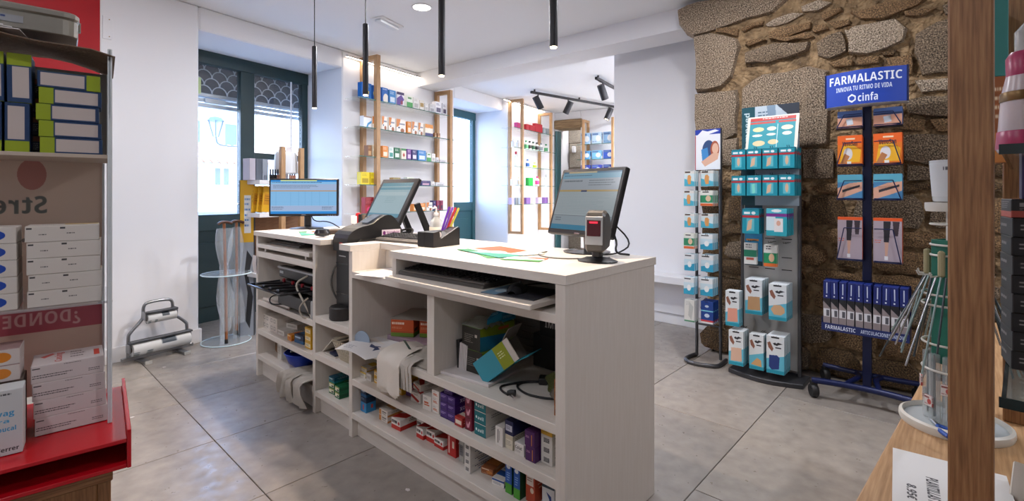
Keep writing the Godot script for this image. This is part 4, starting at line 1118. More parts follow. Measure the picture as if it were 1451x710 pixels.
func build_devices() -> void:
	var blk := mt("black_plastic", C("1b1b1d"), 0.4)
	var dark := mt("charcoal_plastic", C("2c2a2b"), 0.5)
	var steel := mt("steel", C("b9bbbd"), 0.25, 1.0)
	var rub := mt("black_rubber", C("151516"), 0.5)
	var m1 := monitor("wide monitor with blue patient table on screen at the far end of counter", Vector3(1.545, 0.952, -3.37), Vector3(1.52, 1.172, -3.35), -0.73, 0.02, 0.462, 0.26, screen_mat("screen_blue", C("86bce6"), table_ops(C("2a86d2"), C("9fb4d6"), C("6ea6d6"), 9), 0.95), 0.012)
	part(m1, "stem", cbox(0.04, 0.14, 0.025, 0.004), blk, Vector3(0.02, 0.075, -0.02), Vector3(0, -0.73, 0))
	part(m1, "foot", lathe([Vector2(0, 0), Vector2(0.11, 0), Vector2(0.112, 0.006), Vector2(0.05, 0.014), Vector2(0, 0.016)], 28), blk)
	part(m1, "cable", tube(smooth([Vector3(0.03, 0.1, 0.0), Vector3(0.03, 0.05, 0.05), Vector3(0.1, 0.055, 0.12), Vector3(0.14, 0.01, 0.2)], 2), 0.004, 6), rub)
	var m3 := monitor("black monitor with grey table on screen at the near end of counter", Vector3(1.76, 0.945, -1.195), Vector3(1.75, 1.162, -1.175), deg_to_rad(-100.2), deg_to_rad(19.0), 0.373, 0.302, screen_mat("screen_grey", C("94a3ab"), [["r", 0, 0, 1, 0.03, C("3d6f8e")], ["r", 0.1, 0.0, 0.5, 0.02, C("c9b98e")], ["r", 0, 0.03, 1, 0.09, C("6fa3bd")], ["l", 0.03, 0.06, 0.7, 0.04, C("3d6178"), 1], ["r", 0, 0.12, 1, 0.2, C("9aa4ae")], ["l", 0.05, 0.15, 0.35, 0.06, C("5a6670"), 1], ["l", 0.5, 0.15, 0.45, 0.12, C("66727c"), 3], ["r", 0, 0.32, 1, 0.03, C("b39a63")], ["r", 0.4, 0.325, 0.1, 0.025, C("23305f")], ["r", 0, 0.36, 1, 0.4, C("a3afb4")], ["l", 0.02, 0.38, 0.96, 0.36, C("93a1a8"), 14], ["r", 0, 0.76, 1, 0.004, C("66747e")], ["l", 0.05, 0.8, 0.12, 0.08, C("5f6d78"), 2], ["r", 0, 0.92, 1, 0.08, C("3f87a6")]], 0.62), 0.017)
	part(m3, "stem", cbox(0.05, 0.16, 0.02, 0.004), mt("silver_plastic", C("b4b6b8"), 0.3), Vector3(0.03, 0.08, 0.0), Vector3(0, -1.75, 0.08))
	part(m3, "foot", lathe([Vector2(0, 0), Vector2(0.1, 0), Vector2(0.102, 0.005), Vector2(0.06, 0.012), Vector2(0, 0.014)], 32), mt("dark_gloss", C("26272b"), 0.15), Vector3(0.02, 0, 0))
	part(m3, "cable", tube(smooth([Vector3(0.05, 0.16, 0.06), Vector3(0.04, 0.06, 0.14), Vector3(-0.02, 0.012, 0.16), Vector3(0.03, 0.005, 0.2)], 2), 0.0045, 6), rub)
	part(m3, "cable", tube(smooth([Vector3(0.05, 0.14, 0.1), Vector3(0.06, 0.05, 0.2), Vector3(0.0, 0.01, 0.17), Vector3(-0.06, 0.005, 0.12)], 2), 0.0035, 6), rub)
	# touch terminal leaning on its wedge stand
	var m2 := monitor("black touch terminal leaning back on a wedge stand in the middle of counter", Vector3(1.74, 0.945, -2.2), Vector3(1.7, 1.152, -2.56), deg_to_rad(-92), deg_to_rad(29), 0.40, 0.304, screen_mat("screen_teal", C("a3bcc4"), [["r", 0, 0, 1, 0.1, C("6f9fae")], ["r", 0.0, 0.14, 1, 0.07, C("6f9fae")], ["r", 0.05, 0.28, 0.9, 0.1, C("b3c7cc")], ["l", 0.35, 0.42, 0.4, 0.2, C("91abb4"), 4], ["r", 0, 0.9, 1, 0.1, C("5c93a8")]], 0.75), 0.03)
	for z in [-0.33, -0.14]: part(m2, "stand_arm", prism([Vector2(-0.03, 0.19), Vector2(0.0, 0.2), Vector2(0.085, 0.03), Vector2(0.085, 0.0), Vector2(-0.1, 0.0), Vector2(-0.1, 0.016), Vector2(0.05, 0.02)], 0.02, 0.004), blk, Vector3(0.0, 0.0, z))
	part(m2, "cable_bundle", tube(smooth([Vector3(-0.1, 0.03, -0.34), Vector3(-0.14, 0.03, -0.2), Vector3(-0.05, 0.06, -0.12), Vector3(-0.12, 0.02, -0.05)], 2), 0.006, 6), rub)
	part(m2, "connector_row", boxes([[-0.12, -0.09, 0.02, 0.05, -0.3, -0.27], [-0.12, -0.09, 0.02, 0.05, -0.26, -0.23], [-0.12, -0.09, 0.02, 0.05, -0.22, -0.19]], 0.002), mt("pale_plastic", C("cbc4b8"), 0.5))
	# keyboards
	keyboard("black keyboard with worn palm edge on the pull-out tray", Vector3(1.33, 0.845, -1.56), deg_to_rad(-88.2), 0.52, 0.165)
	keyboard("black keyboard lying on the worktop before the touch terminal", Vector3(1.535, 0.945, -2.09), deg_to_rad(-82), 0.47, 0.15)
	keyboard("black keyboard pushed into the tray under the left monitor", Vector3(1.36, 0.871, -3.12), -PI / 2, 0.44, 0.15)
	# mouse on its mat
	one("mouse_mat", "dark photo-printed mouse mat on the pull-out tray", "mat", cbox(0.23, 0.003, 0.2), print_mat("p_mat", C("2a2c33"), [], [["r", 0, 0, 0.3, 1, C("6f93ac")], ["l", 0.3, 0.5, 0.6, 0.3, C("6d6a70"), 3], ["e", 0.1, 0.5, 0.2, 0.3, C("b9ccd8")]], []), Vector3(1.32, 0.8465, -1.16), Vector3(0, -PI / 2 + 0.1, 0))
	var mo := thing("mouse", "glossy black computer mouse on the dark mat", "mouse", Vector3(1.3, 0.848, -1.17), -PI / 2 + 0.4)
	var ml := []
	for i in 9:
		var row := []
		var v := i / 8.0
		for j in 13:
			var a := PI * j / 12.0
			var r := sin(PI * (0.06 + 0.88 * v))
			row.append(Vector3(cos(a) * 0.034 * pow(r, 0.5), sin(a) * 0.036 * pow(r, 0.7) * (0.8 + 0.3 * v), -0.06 + v * 0.12))
		ml.append(row)
	part(mo, "shell", sheet(ml), mt("dark_gloss"))
	part(mo, "wheel", cyl(0.008, 0.006, 12), mt("grey_plastic"), Vector3(0.003, 0.026, -0.035), Vector3(0, 0, PI / 2))
	part(mo, "cord", tube(smooth([Vector3(0, 0.012, -0.058), Vector3(0.02, 0.008, -0.12), Vector3(0.1, 0.01, -0.15), Vector3(0.12, 0.02, -0.23)], 2), 0.0025, 6), rub)
	# printer
	var pr := thing("printer", "black dot matrix printer with extended paper tray in far cabinet", "printer", Vector3(1.25, 0.502, -2.94))
	part(pr, "body", prism([Vector2(0, 0), Vector2(0.4, 0), Vector2(0.4, 0.19), Vector2(0.25, 0.235), Vector2(0.06, 0.22), Vector2(0.06, 0.15), Vector2(0.02, 0.14), Vector2(0.0, 0.1)], 0.56, 0.004), dark, Vector3(0.06, 0.0, 0.0))
	pb(pr, "cover", blk, 0.05, 0.1, 0.165, 0.235, -0.29, 0.29, 0.006)
	pb(pr, "paper_bar", mt("silver_plastic"), 0.035, 0.06, 0.222, 0.236, -0.28, 0.29, 0.004)
	pb(pr, "nameplate", mt("silver_plastic"), 0.047, 0.05, 0.19, 0.205, -0.27, -0.22, 0.0)
	var tr := part(pr, "paper_tray", boxes([[-0.13, 0.08, 0.128, 0.133, -0.3, 0.17]], 0.001), mt("smoke_plastic", C("2a2b2f"), 0.15))
	part(tr, "tray_rim", tube(smooth([Vector3(0.06, 0.136, -0.3), Vector3(-0.13, 0.136, -0.3), Vector3(-0.13, 0.136, 0.17), Vector3(0.06, 0.136, 0.17)], 0), 0.006, 6), mt("dark_gloss", C("26272b"), 0.15))
	for k in 4: part(tr, "rib", cbox(0.2, 0.012, 0.03, 0.004), blk, Vector3(-0.02, 0.139, -0.22 + k * 0.105), Vector3(0, 0.12, -0.12))
	for k in 4: part(pr, "sprocket", cyl(0.012, 0.012, 10), mt("dark_red_plastic", C("8c1420"), 0.4), Vector3(0.05, 0.15, -0.2 + k * 0.13), Vector3(0, 0, PI / 2))
	pb(pr, "lower_drawer", blk, -0.01, 0.05, 0.02, 0.1, -0.16, 0.28, 0.006)
	pb(pr, "side_foot", mt("silver_plastic"), -0.012, 0.05, 0.0, 0.1, 0.28, 0.3, 0.006)
	part(pr, "data_cable", tube(smooth([Vector3(0.03, 0.22, 0.16), Vector3(-0.03, 0.18, 0.12), Vector3(-0.02, 0.1, 0.2), Vector3(0.0, 0.01, 0.27)], 2), 0.006, 7), mt("ivory_cable", C("b3aa9b"), 0.5))
	part(pr, "data_cable", tube(smooth([Vector3(-0.03, 0.12, 0.29), Vector3(-0.04, 0.06, 0.2), Vector3(-0.03, -0.0, 0.22), Vector3(0.0, 0.0, 0.25)], 2), 0.005, 7), mt("ivory_cable"))
	part(pr, "data_cable", tube(smooth([Vector3(0.0, 0.02, -0.12), Vector3(-0.04, 0.012, -0.2), Vector3(-0.02, 0.05, -0.26), Vector3(0.05, 0.06, -0.24)], 2), 0.004, 6), rub)
	one("print_tray", "shallow cream tray lying under the printer", "tray", boxes([[-0.14, 0.14, 0, 0.004, -0.2, 0.2], [-0.14, -0.13, 0, 0.02, -0.2, 0.2]], 0.001), melamine("z"), Vector3(1.27 + 0.12, 0.502, -3.16), V0)
	# cash machine rising through the gap in the counter
	var cm := thing("cash_machine", "tall black cash machine with rounded hood and coin cup in middle of counter", "cash machine", Vector3(1.31, 0.532, -2.43))
	pb(cm, "tower", blk, 0.0, 0.24, 0, 0.4, -0.075, 0.07, 0.006)
	for y in [0.13, 0.29]: pb(cm, "seam", mt("dark_gloss"), -0.001, 0.002, y, y + 0.004, -0.074, 0.069, 0.0)
	part(cm, "hood", prism(smooth([Vector2(-0.015, 0.36), Vector2(-0.02, 0.42), Vector2(0.0, 0.46), Vector2(0.06, 0.488), Vector2(0.13, 0.498), Vector2(0.17, 0.525), Vector2(0.22, 0.55), Vector2(0.26, 0.545), Vector2(0.3, 0.5), Vector2(0.33, 0.45), Vector2(0.33, 0.425)], 1) + [Vector2(0.06, 0.423), Vector2(0.03, 0.40), Vector2(0.02, 0.36)], 0.15, 0.005), blk, Vector3(0, 0, 0))
	part(cm, "display", panel(0.08, 0.095, 0.003), screen_mat("screen_small", C("97a3b4"), [["r", 0.1, 0.1, 0.8, 0.3, C("aeb9c8")]], 0.5), Vector3(0.165, 0.528, 0), Vector3(-PI / 2, PI / 2, 0) * 0.0 + Vector3(deg_to_rad(-64), -PI / 2, 0))
	pb(cm, "red_mark", mt("red_gloss"), -0.021, -0.017, 0.4, 0.408, -0.0, 0.03, 0.0)
	pb(cm, "brand_plate", flat_mat("p_strong", C("e5d9e4"), [["e", 0.06, 0.2, 0.14, 0.6, C("7b2a78")], ["t", 0.26, 0.24, 0.68, 0.56, C("7b2a78"), "StrongPoint"]], 160, 48), 0.2, 0.3, 0.428, 0.468, 0.0755, 0.077, 0.0).mesh = panel(0.12, 0.036, 0.0015)
	pb(cm, "name_strip", mt("silver_plastic"), -0.0015, 0.0, 0.33, 0.335, -0.04, 0.03, 0.0)
	var cup := []
	for k in 15: cup.append(Vector2(-0.07 * sin(PI * k / 14.0), 0.066 * cos(PI * k / 14.0)))
	part(cm, "coin_cup", prism(cup, 0.07, 0.006), dark, Vector3(0.0, 0.035, -0.0), Vector3(PI / 2, 0, 0))
	part(cm, "cup_hollow", prism(smooth(cup, 0).map(func(p): return p * 0.8), 0.004, 0.0), mt("near_black", C("0b0b0c"), 0.6), Vector3(-0.003, 0.0695, 0.0), Vector3(PI / 2, 0, 0))
	# socket box and cables on the panel left of the cash machine
	var so := thing("socket_box", "black socket box with pale cable hanging in the narrow column", "socket", Vector3(1.40, 0.645, -2.585))
	pb(so, "body", blk, -0.025, 0.025, 0, 0.05, 0.0, 0.035, 0.004)
	part(so, "pin_cap", cyl(0.008, 0.006, 10), mt("pale_plastic"), Vector3(-0.012, 0.02, 0.035), Vector3(PI / 2, 0, 0))
	part(so, "cable", tube(smooth([Vector3(-0.01, 0, 0.02), Vector3(-0.02, -0.05, 0.02), Vector3(-0.04, -0.09, 0.03), Vector3(-0.02, -0.112, 0.06)], 2), 0.004, 6), mt("ivory_cable"))
	part(so, "grey_cable", tube(smooth([Vector3(0.0, 0.2, 0.01), Vector3(-0.06, 0.16, 0.02), Vector3(-0.09, 0.06, 0.01), Vector3(-0.05, -0.04, 0.01), Vector3(0.0, -0.09, 0.03)], 2), 0.005, 6), mt("grey_cable", C("6d6a66"), 0.5))
	# handheld scanner lying on the far worktop
	var hs := thing("handheld_scanner", "dark handheld scanner lying on the far worktop by cash machine", "scanner", Vector3(1.40, 0.952, -2.64), -0.35)
	part(hs, "head", lathe([Vector2(0, -0.02), Vector2(0.026, -0.014), Vector2(0.034, 0.0), Vector2(0.026, 0.02), Vector2(0, 0.028)], 18, 1.4, 1.0), mt("dark_gloss"), Vector3(-0.09, 0.022, 0))
	part(hs, "handle", tube(smooth([Vector3(-0.08, 0.024, 0), Vector3(-0.02, 0.03, 0), Vector3(0.07, 0.022, 0.01), Vector3(0.14, 0.02, 0.02)], 2), 0.017, 10), mt("brown_grey_plastic", C("4a3b33"), 0.4))
	# scanner on stand near the monitor
	var sc := thing("barcode_scanner", "presentation barcode scanner with glowing red window on the near worktop", "scanner", Vector3(1.56, 0.945, -1.0), deg_to_rad(-76))
	sc.scale = Vector3.ONE * 1.18
	part(sc, "foot", lathe([Vector2(0, 0), Vector2(0.05, 0), Vector2(0.052, 0.004), Vector2(0.03, 0.014), Vector2(0, 0.016)], 24, 1.25, 0.9), blk)
	part(sc, "neck", cbox(0.03, 0.03, 0.03, 0.006), dark, Vector3(0, 0.026, 0))
	var head := part(sc, "head", prism(smooth([Vector2(-0.035, 0.0), Vector2(0.02, -0.012), Vector2(0.045, 0.02), Vector2(0.05, 0.07), Vector2(0.035, 0.115), Vector2(0.0, 0.122), Vector2(-0.03, 0.105)], 1), 0.062, 0.01), mt("grey_shell", C("56524e"), 0.35), Vector3(0, 0.042, 0), Vector3(deg_to_rad(0), -PI / 2, deg_to_rad(0)) * 1.0)
	head.rotation = Vector3(0, PI / 2, 0)
	head.mesh = prism(smooth([Vector2(-0.03, 0.0), Vector2(0.022, -0.012), Vector2(0.034, 0.0), Vector2(0.03, 0.1), Vector2(0.02, 0.118), Vector2(-0.01, 0.122), Vector2(-0.04, 0.1), Vector2(-0.05, 0.05)], 1).map(func(p): return Vector2(-p.x, p.y)), 0.064, 0.008)
	part(head, "front_frame", cbox(0.004, 0.088, 0.056, 0.0015), mt("silver_plastic"), Vector3(-0.034, 0.058, 0), Vector3(0, 0, -0.04))
	part(head, "scan_window", cbox(0.004, 0.05, 0.044, 0.001), mt("dark_red_glass", C("4a0812"), 0.1), Vector3(-0.0365, 0.066, 0), Vector3(0, 0, -0.04))
	part(head, "scan_light", cbox(0.002, 0.005, 0.026, 0.0), glow("scan_red", C("ff2840"), 1.5), Vector3(-0.0385, 0.084, 0), Vector3(0, 0, -0.04))
	# desk organiser, pens, sanitiser, stamp, brochures
	var org := thing("desk_organiser", "black wedge desk organiser with sloped compartments on near worktop", "organiser", Vector3(1.52, 0.945, -1.855), 0.1)
	part(org, "body", prism([Vector2(-0.09, 0), Vector2(0.09, 0), Vector2(0.09, 0.085), Vector2(0.075, 0.088), Vector2(-0.045, 0.035), Vector2(-0.05, 0.075), Vector2(-0.09, 0.07)], 0.06, 0.003), blk)
	part(org, "rear_box", cbox(0.18, 0.07, 0.05, 0.003), blk, Vector3(0.0, 0.036, -0.056))
	part(org, "slope_edge", tube([Vector3(-0.04, 0.04, 0.0305), Vector3(0.075, 0.09, 0.0305)], 0.0025, 5), mt("steel"))
	one("eraser_roll", "small white tape roll in the desk organiser", "tape", cyl(0.016, 0.014, 16), mt("white_paper"), Vector3(1.487, 1.0, -1.855), Vector3(PI / 2, 0.1, 0))
	for k in 4:
		one("pen", ["purple marker pen", "second purple pen", "red pen", "yellow-green pen"][k] + " standing in the desk organiser", "pen", cyl(0.0055, 0.14, 8), mt(["purple_pen", "violet_pen", "red_pen", "lime_pen"][k], C(["6a2fb0", "8a4fc0", "d0323a", "c9c24a"][k]), 0.35), Vector3(1.555 + 0.011 * k, 1.0, -1.91 + 0.004 * k), Vector3(0.12, 0, -0.3 - 0.05 * k), "pens")
	var bo := thing("sanitiser_bottle", "clear pump bottle of hand sanitiser behind the organiser", "bottle", Vector3(1.70, 0.945, -2.13))
	part(bo, "bottle", lathe([Vector2(0, 0), Vector2(0.034, 0), Vector2(0.037, 0.006), Vector2(0.037, 0.085), Vector2(0.032, 0.105), Vector2(0.014, 0.122), Vector2(0.012, 0.132), Vector2(0, 0.133)], 24), clear("bottle_clear", C("dfe6e8"), 0.35, 0.08))
	part(bo, "label", lathe([Vector2(0.0375, 0.015), Vector2(0.0378, 0.016), Vector2(0.0378, 0.07), Vector2(0.0375, 0.071)], 24), mt("cream_label", C("e6e2d2"), 0.5))
	part(bo, "collar", cyl(0.014, 0.016, 16), mt("white_lacquer"), Vector3(0, 0.132, 0))
	part(bo, "pump", tube([Vector3(0, 0.145, 0), Vector3(0, 0.175, 0), Vector3(-0.002, 0.178, 0), Vector3(-0.035, 0.172, 0.01)], 0.005, 8), mt("white_lacquer"))
	var st := thing("stamp_holder", "dark holder with red and white stamps behind the touch terminal", "stamp", Vector3(1.70, 0.952, -2.95))
	pb(st, "block", dark, -0.03, 0.03, 0, 0.05, -0.03, 0.03, 0.004)
	pb(st, "white_panel", mt("white_lacquer"), -0.034, -0.028, 0.045, 0.1, -0.035, 0.035, 0.002)
	part(st, "red_handle", lathe([Vector2(0, 0.05), Vector2(0.014, 0.05), Vector2(0.012, 0.08), Vector2(0.018, 0.1), Vector2(0.016, 0.115), Vector2(0, 0.12)], 16), mt("red_plastic", C("c3141f"), 0.35))
	part(st, "black_handle", cyl(0.012, 0.06, 14), blk, Vector3(0.0, 0.05, 0.025))
	one("small_dispenser", "tiny black box lying beside the stamp holder", "box", cbox(0.035, 0.022, 0.03, 0.003), blk, Vector3(1.72, 0.963, -2.84), Vector3(0, 0.3, 0))
	# brochures: printed sheets lying on the worktops
	var broc := flat_mat("p_brochure", C("e8efe9"), [["p", C("d8581a"), [0.25, 0.5, 1.0, 0.3, 1.0, 1.0, 0.35, 1.0]], ["p", C("3f9a84"), [0.0, 0.0, 0.7, 0.0, 0.35, 0.35, 0.0, 0.5]], ["p", C("1f7a30"), [0.7, 0.0, 1.0, 0.0, 1.0, 0.25, 0.6, 0.2]], ["e", 0.3, 0.25, 0.3, 0.3, C("f4f4f0")]], 128, 128)
	var b2 := flat_mat("p_brochure_2", C("eef2ee"), [["p", C("4f9a4a"), [0.0, 0.0, 1.0, 0.0, 1.0, 0.2, 0.0, 0.35]], ["p", C("cf5a2c"), [0.0, 0.6, 0.6, 0.75, 0.4, 1.0, 0.0, 1.0]], ["l", 0.2, 0.4, 0.6, 0.3, C("8a9a90"), 4]], 128, 128)
	var bl := [[1.52, -1.47, 0.34, 0.23, 1.35, "orange and green brochure spread on the near worktop"], [1.45, -1.42, 0.2, 0.14, 1.1, "white brochure with green edge under the orange one"], [1.42, -1.24, 0.16, 0.1, 1.9, "small green and red flyer near the worktop edge"]]
	for k in 3: one("brochure", bl[k][5], "brochure", panel(bl[k][2], bl[k][3], 0.002), [broc, b2, b2][k], Vector3(bl[k][0], 0.946 + [0.0025, 0.0, 0.001][k], bl[k][1]), Vector3(-PI / 2, 0, bl[k][4]))
	one("brochure", "green and orange brochure lying before the left monitor", "brochure", panel(0.3, 0.2, 0.002), broc, Vector3(1.42, 0.9535, -2.95), Vector3(-PI / 2, 0, 1.2))
	one("paper_sheet", "white blank sheet lying at the far end of the worktop", "paper", panel(0.3, 0.21, 0.002), mt("white_paper"), Vector3(1.4, 0.9535, -3.28), Vector3(-PI / 2, 0, 1.5))
	one("paper_sheet", "white square sheet lying in the cut-out niche of the counter", "paper", panel(0.25, 0.17, 0.002), mt("white_paper"), Vector3(1.33, 0.8175, -2.05), Vector3(-PI / 2, 0, 0.3))
	part(self, nm("desk_cable"), tube(smooth([Vector3(1.66, 0.948, -1.32), Vector3(1.56, 0.948, -1.3), Vector3(1.5, 0.948, -1.18), Vector3(1.56, 0.948, -1.08), Vector3(1.68, 0.948, -1.02)], 2), 0.0025, 6), mt("grey_cable"))
	tag(get_node("desk_cable"), "thin grey cable curling on the near worktop before the monitor", "cable")
	var tg := []
	for i in 6:
		var row := []
		for j in 4: row.append(Vector3(1.228 - 0.004 * sin(i * 0.9), 0.79 - i * 0.022 - 0.01 * (j % 2) * (1 if i == 5 else 0), -3.47 + j * 0.02 + 0.004 * sin(i * 1.3)))
		tg.append(row)
	one("paper_tag", "small white paper tag hanging on the far end edge of counter", "tag", sheet(tg, 0.001), mt("white_paper"))

const ROWS := [
	["top", 2.197, [[1.543, 0.138, 0.165, "blue and yellow", "w_blueyellow"], [1.685, 0.114, 0.160, "blue with yellow ring", "w_bluering"], [1.802, 0.088, 0.160, "blue and white", "w_bluewhite"], [1.916, 0.097, 0.155, "sky blue", "w_sky"], [2.042, 0.111, 0.155, "purple and white", "w_purplewhite"], [2.189, 0.100, 0.140, "green and white", "w_green"], [2.302, 0.092, 0.135, "plain white", "w_white"], [2.400, 0.069, 0.120, "white and gold", "w_gold"], [2.482, 0.057, 0.100, "small white", "w_white"], [2.586, 0.086, 0.100, "pale grey", "w_pale"], [2.706, 0.116, 0.150, "tall white", "w_white2"], [2.824, 0.079, 0.150, "white and violet", "w_white2"]]],
	["second", 1.894, [[1.557, 0.109, 0.120, "white with blue arc", "w_arc"], [1.680, 0.104, 0.130, "tan and white", "w_orange"], [1.797, 0.077, 0.150, "white and orange", "w_orange"], [1.908, 0.091, 0.150, "white and orange", "w_orange"], [2.051, 0.140, 0.150, "white and orange", "w_orange"], [2.182, 0.063, 0.140, "orange", "w_orange2"], [2.278, 0.091, 0.150, "white and orange", "w_orange"], [2.382, 0.081, 0.150, "white and orange", "w_orange"], [2.528, 0.149, 0.150, "orange and navy", "w_navyorange"], [2.652, 0.034, 0.060, "small brown", "w_brown"], [2.713, 0.048, 0.060, "small brown", "w_brown"]]],
	["third", 1.590, [[1.586, 0.052, 0.120, "brown and gold", "w_brown"], [1.655, 0.053, 0.130, "cream", "w_cream"], [1.807, 0.078, 0.130, "orange", "w_orange2"], [1.897, 0.070, 0.125, "teal and white", "w_tealwhite"], [1.989, 0.083, 0.125, "dark green", "w_dgreen"], [2.093, 0.080, 0.125, "cream with red cross", "w_cross"], [2.182, 0.063, 0.125, "purple", "w_purple"], [2.272, 0.079, 0.125, "indigo and white", "w_indigo"], [2.401, 0.143, 0.125, "bright blue", "w_sky"], [2.527, 0.071, 0.105, "green and pale", "w_green"], [2.612, 0.060, 0.100, "white", "w_white"], [2.685, 0.048, 0.060, "small white", "w_pale"], [2.796, 0.106, 0.035, "flat silver", "w_pale"]]],
	["fourth", 1.293, [[1.524, 0.118, 0.130, "yellow", "w_yellow"], [1.630, 0.063, 0.130, "yellow", "w_yellow"], [1.844, 0.131, 0.050, "flat white", "w_white"], [1.984, 0.115, 0.085, "green and wood brown", "w_greenwood"], [2.093, 0.068, 0.075, "blue", "w_sky"], [2.203, 0.117, 0.095, "white and green", "w_green"], [2.329, 0.086, 0.075, "dark", "w_indigo"], [2.470, 0.159, 0.060, "navy", "w_navy2"], [2.599, 0.060, 0.050, "white", "w_white"], [2.741, 0.159, 0.045, "flat pale", "w_pale"]]],
	["bottom", 0.990, [[1.582, 0.119, 0.170, "red", "w_red"], [2.302, 0.092, 0.085, "orange and yellow", "w_orange2"], [2.416, 0.088, 0.090, "orange", "w_orange2"], [2.537, 0.104, 0.100, "white and orange", "w_orange"], [2.632, 0.047, 0.120, "navy", "w_navy2"], [2.699, 0.049, 0.120, "magenta", "w_magenta"], [2.768, 0.050, 0.120, "magenta", "w_magenta"]]],
]
const ROWS_2 := [
	["top", 2.210, [[4.573, 0.120, 0.100, "b", "pink"], [4.852, 0.105, 0.110, "b", "crimson"], [5.006, 0.182, 0.110, "b", "crimson"], [5.226, 0.240, 0.160, "b", "crimson"], [5.429, 0.094, 0.120, "b", "grey"], [5.574, 0.124, 0.120, "b", "grey"]]],
	["second", 1.908, [[4.444, 0.117, 0.140, "o", "white"], [4.583, 0.099, 0.130, "o", "white"], [4.841, 0.082, 0.150, "o", "green"], [4.957, 0.085, 0.150, "o", "black"], [5.077, 0.088, 0.150, "o", "dark green"], [5.200, 0.089, 0.150, "o", "black"], [5.352, 0.093, 0.150, "o", "grey"], [5.535, 0.149, 0.150, "o", "green"]]],
	["third", 1.615, [[4.519, 0.184, 0.240, "o", "white red-capped"], [4.887, 0.130, 0.140, "o", "blue"], [5.126, 0.088, 0.100, "o", "lime"], [5.482, 0.148, 0.080, "o", "white"]]],
	["fourth", 1.325, [[4.422, 0.075, 0.130, "o", "white"], [4.594, 0.077, 0.130, "o", "cream"], [4.946, 0.155, 0.130, "b", "bright green"], [5.213, 0.114, 0.160, "o", "pink"], [5.535, 0.149, 0.200, "o", "clear"]]],
	["bottom", 1.032, [[4.381, 0.073, 0.100, "b", "lilac"], [4.507, 0.076, 0.100, "b", "grey"], [4.627, 0.055, 0.100, "b", "white"], [4.864, 0.128, 0.100, "b", "violet"], [5.065, 0.063, 0.100, "b", "white"], [5.250, 0.091, 0.100, "b", "lilac"], [5.495, 0.122, 0.100, "b", "violet"]]],
]

# ---------------------------------------------------------------- glass shelves on the window-side wall
func oak(dir := "y") -> StandardMaterial3D:
	var s: Vector3 = {"x": Vector3(1.6, 32, 32), "y": Vector3(32, 1.6, 32), "z": Vector3(32, 32, 1.6)}[dir]
	return grained("oak_" + dir, [[0.0, C("6a4526")], [0.45, C("8a5f3a")], [1.0, C("a67a50")]], s, 0.5, 0.012, 5)

func pale_oak(dir := "y") -> StandardMaterial3D:
	var s: Vector3 = {"x": Vector3(1.2, 24, 24), "y": Vector3(24, 1.2, 24), "z": Vector3(24, 24, 1.2)}[dir]
	return grained("pale_oak_" + dir, [[0.0, C("9c7750")], [0.45, C("b08a62")], [1.0, C("c4a078")]], s, 0.5, 0.012, 5)

func wood_frame(p: Node, x: float, z0: float, z1: float, y0: float, y1: float, w := 0.042) -> void:
	# an upright oak rectangle standing out from the wall
	var m := pale_oak("y")
	var fr := Node3D.new()
	fr.name = "wood_frame"
	p.add_child(fr, true)
	pb(fr, "upright", m, x - w / 2, x + w / 2, y0, y1, z0, z0 + w)
	pb(fr, "upright", m, x - w / 2, x + w / 2, y0, y1, z1 - w, z1)
	pb(fr, "crossbar", pale_oak("z"), x - w / 2, x + w / 2, y1 - w, y1, z0 + w, z1 - w)
	pb(fr, "crossbar", pale_oak("z"), x - w / 2, x + w / 2, y0, y0 + w, z0 + w, z1 - w)

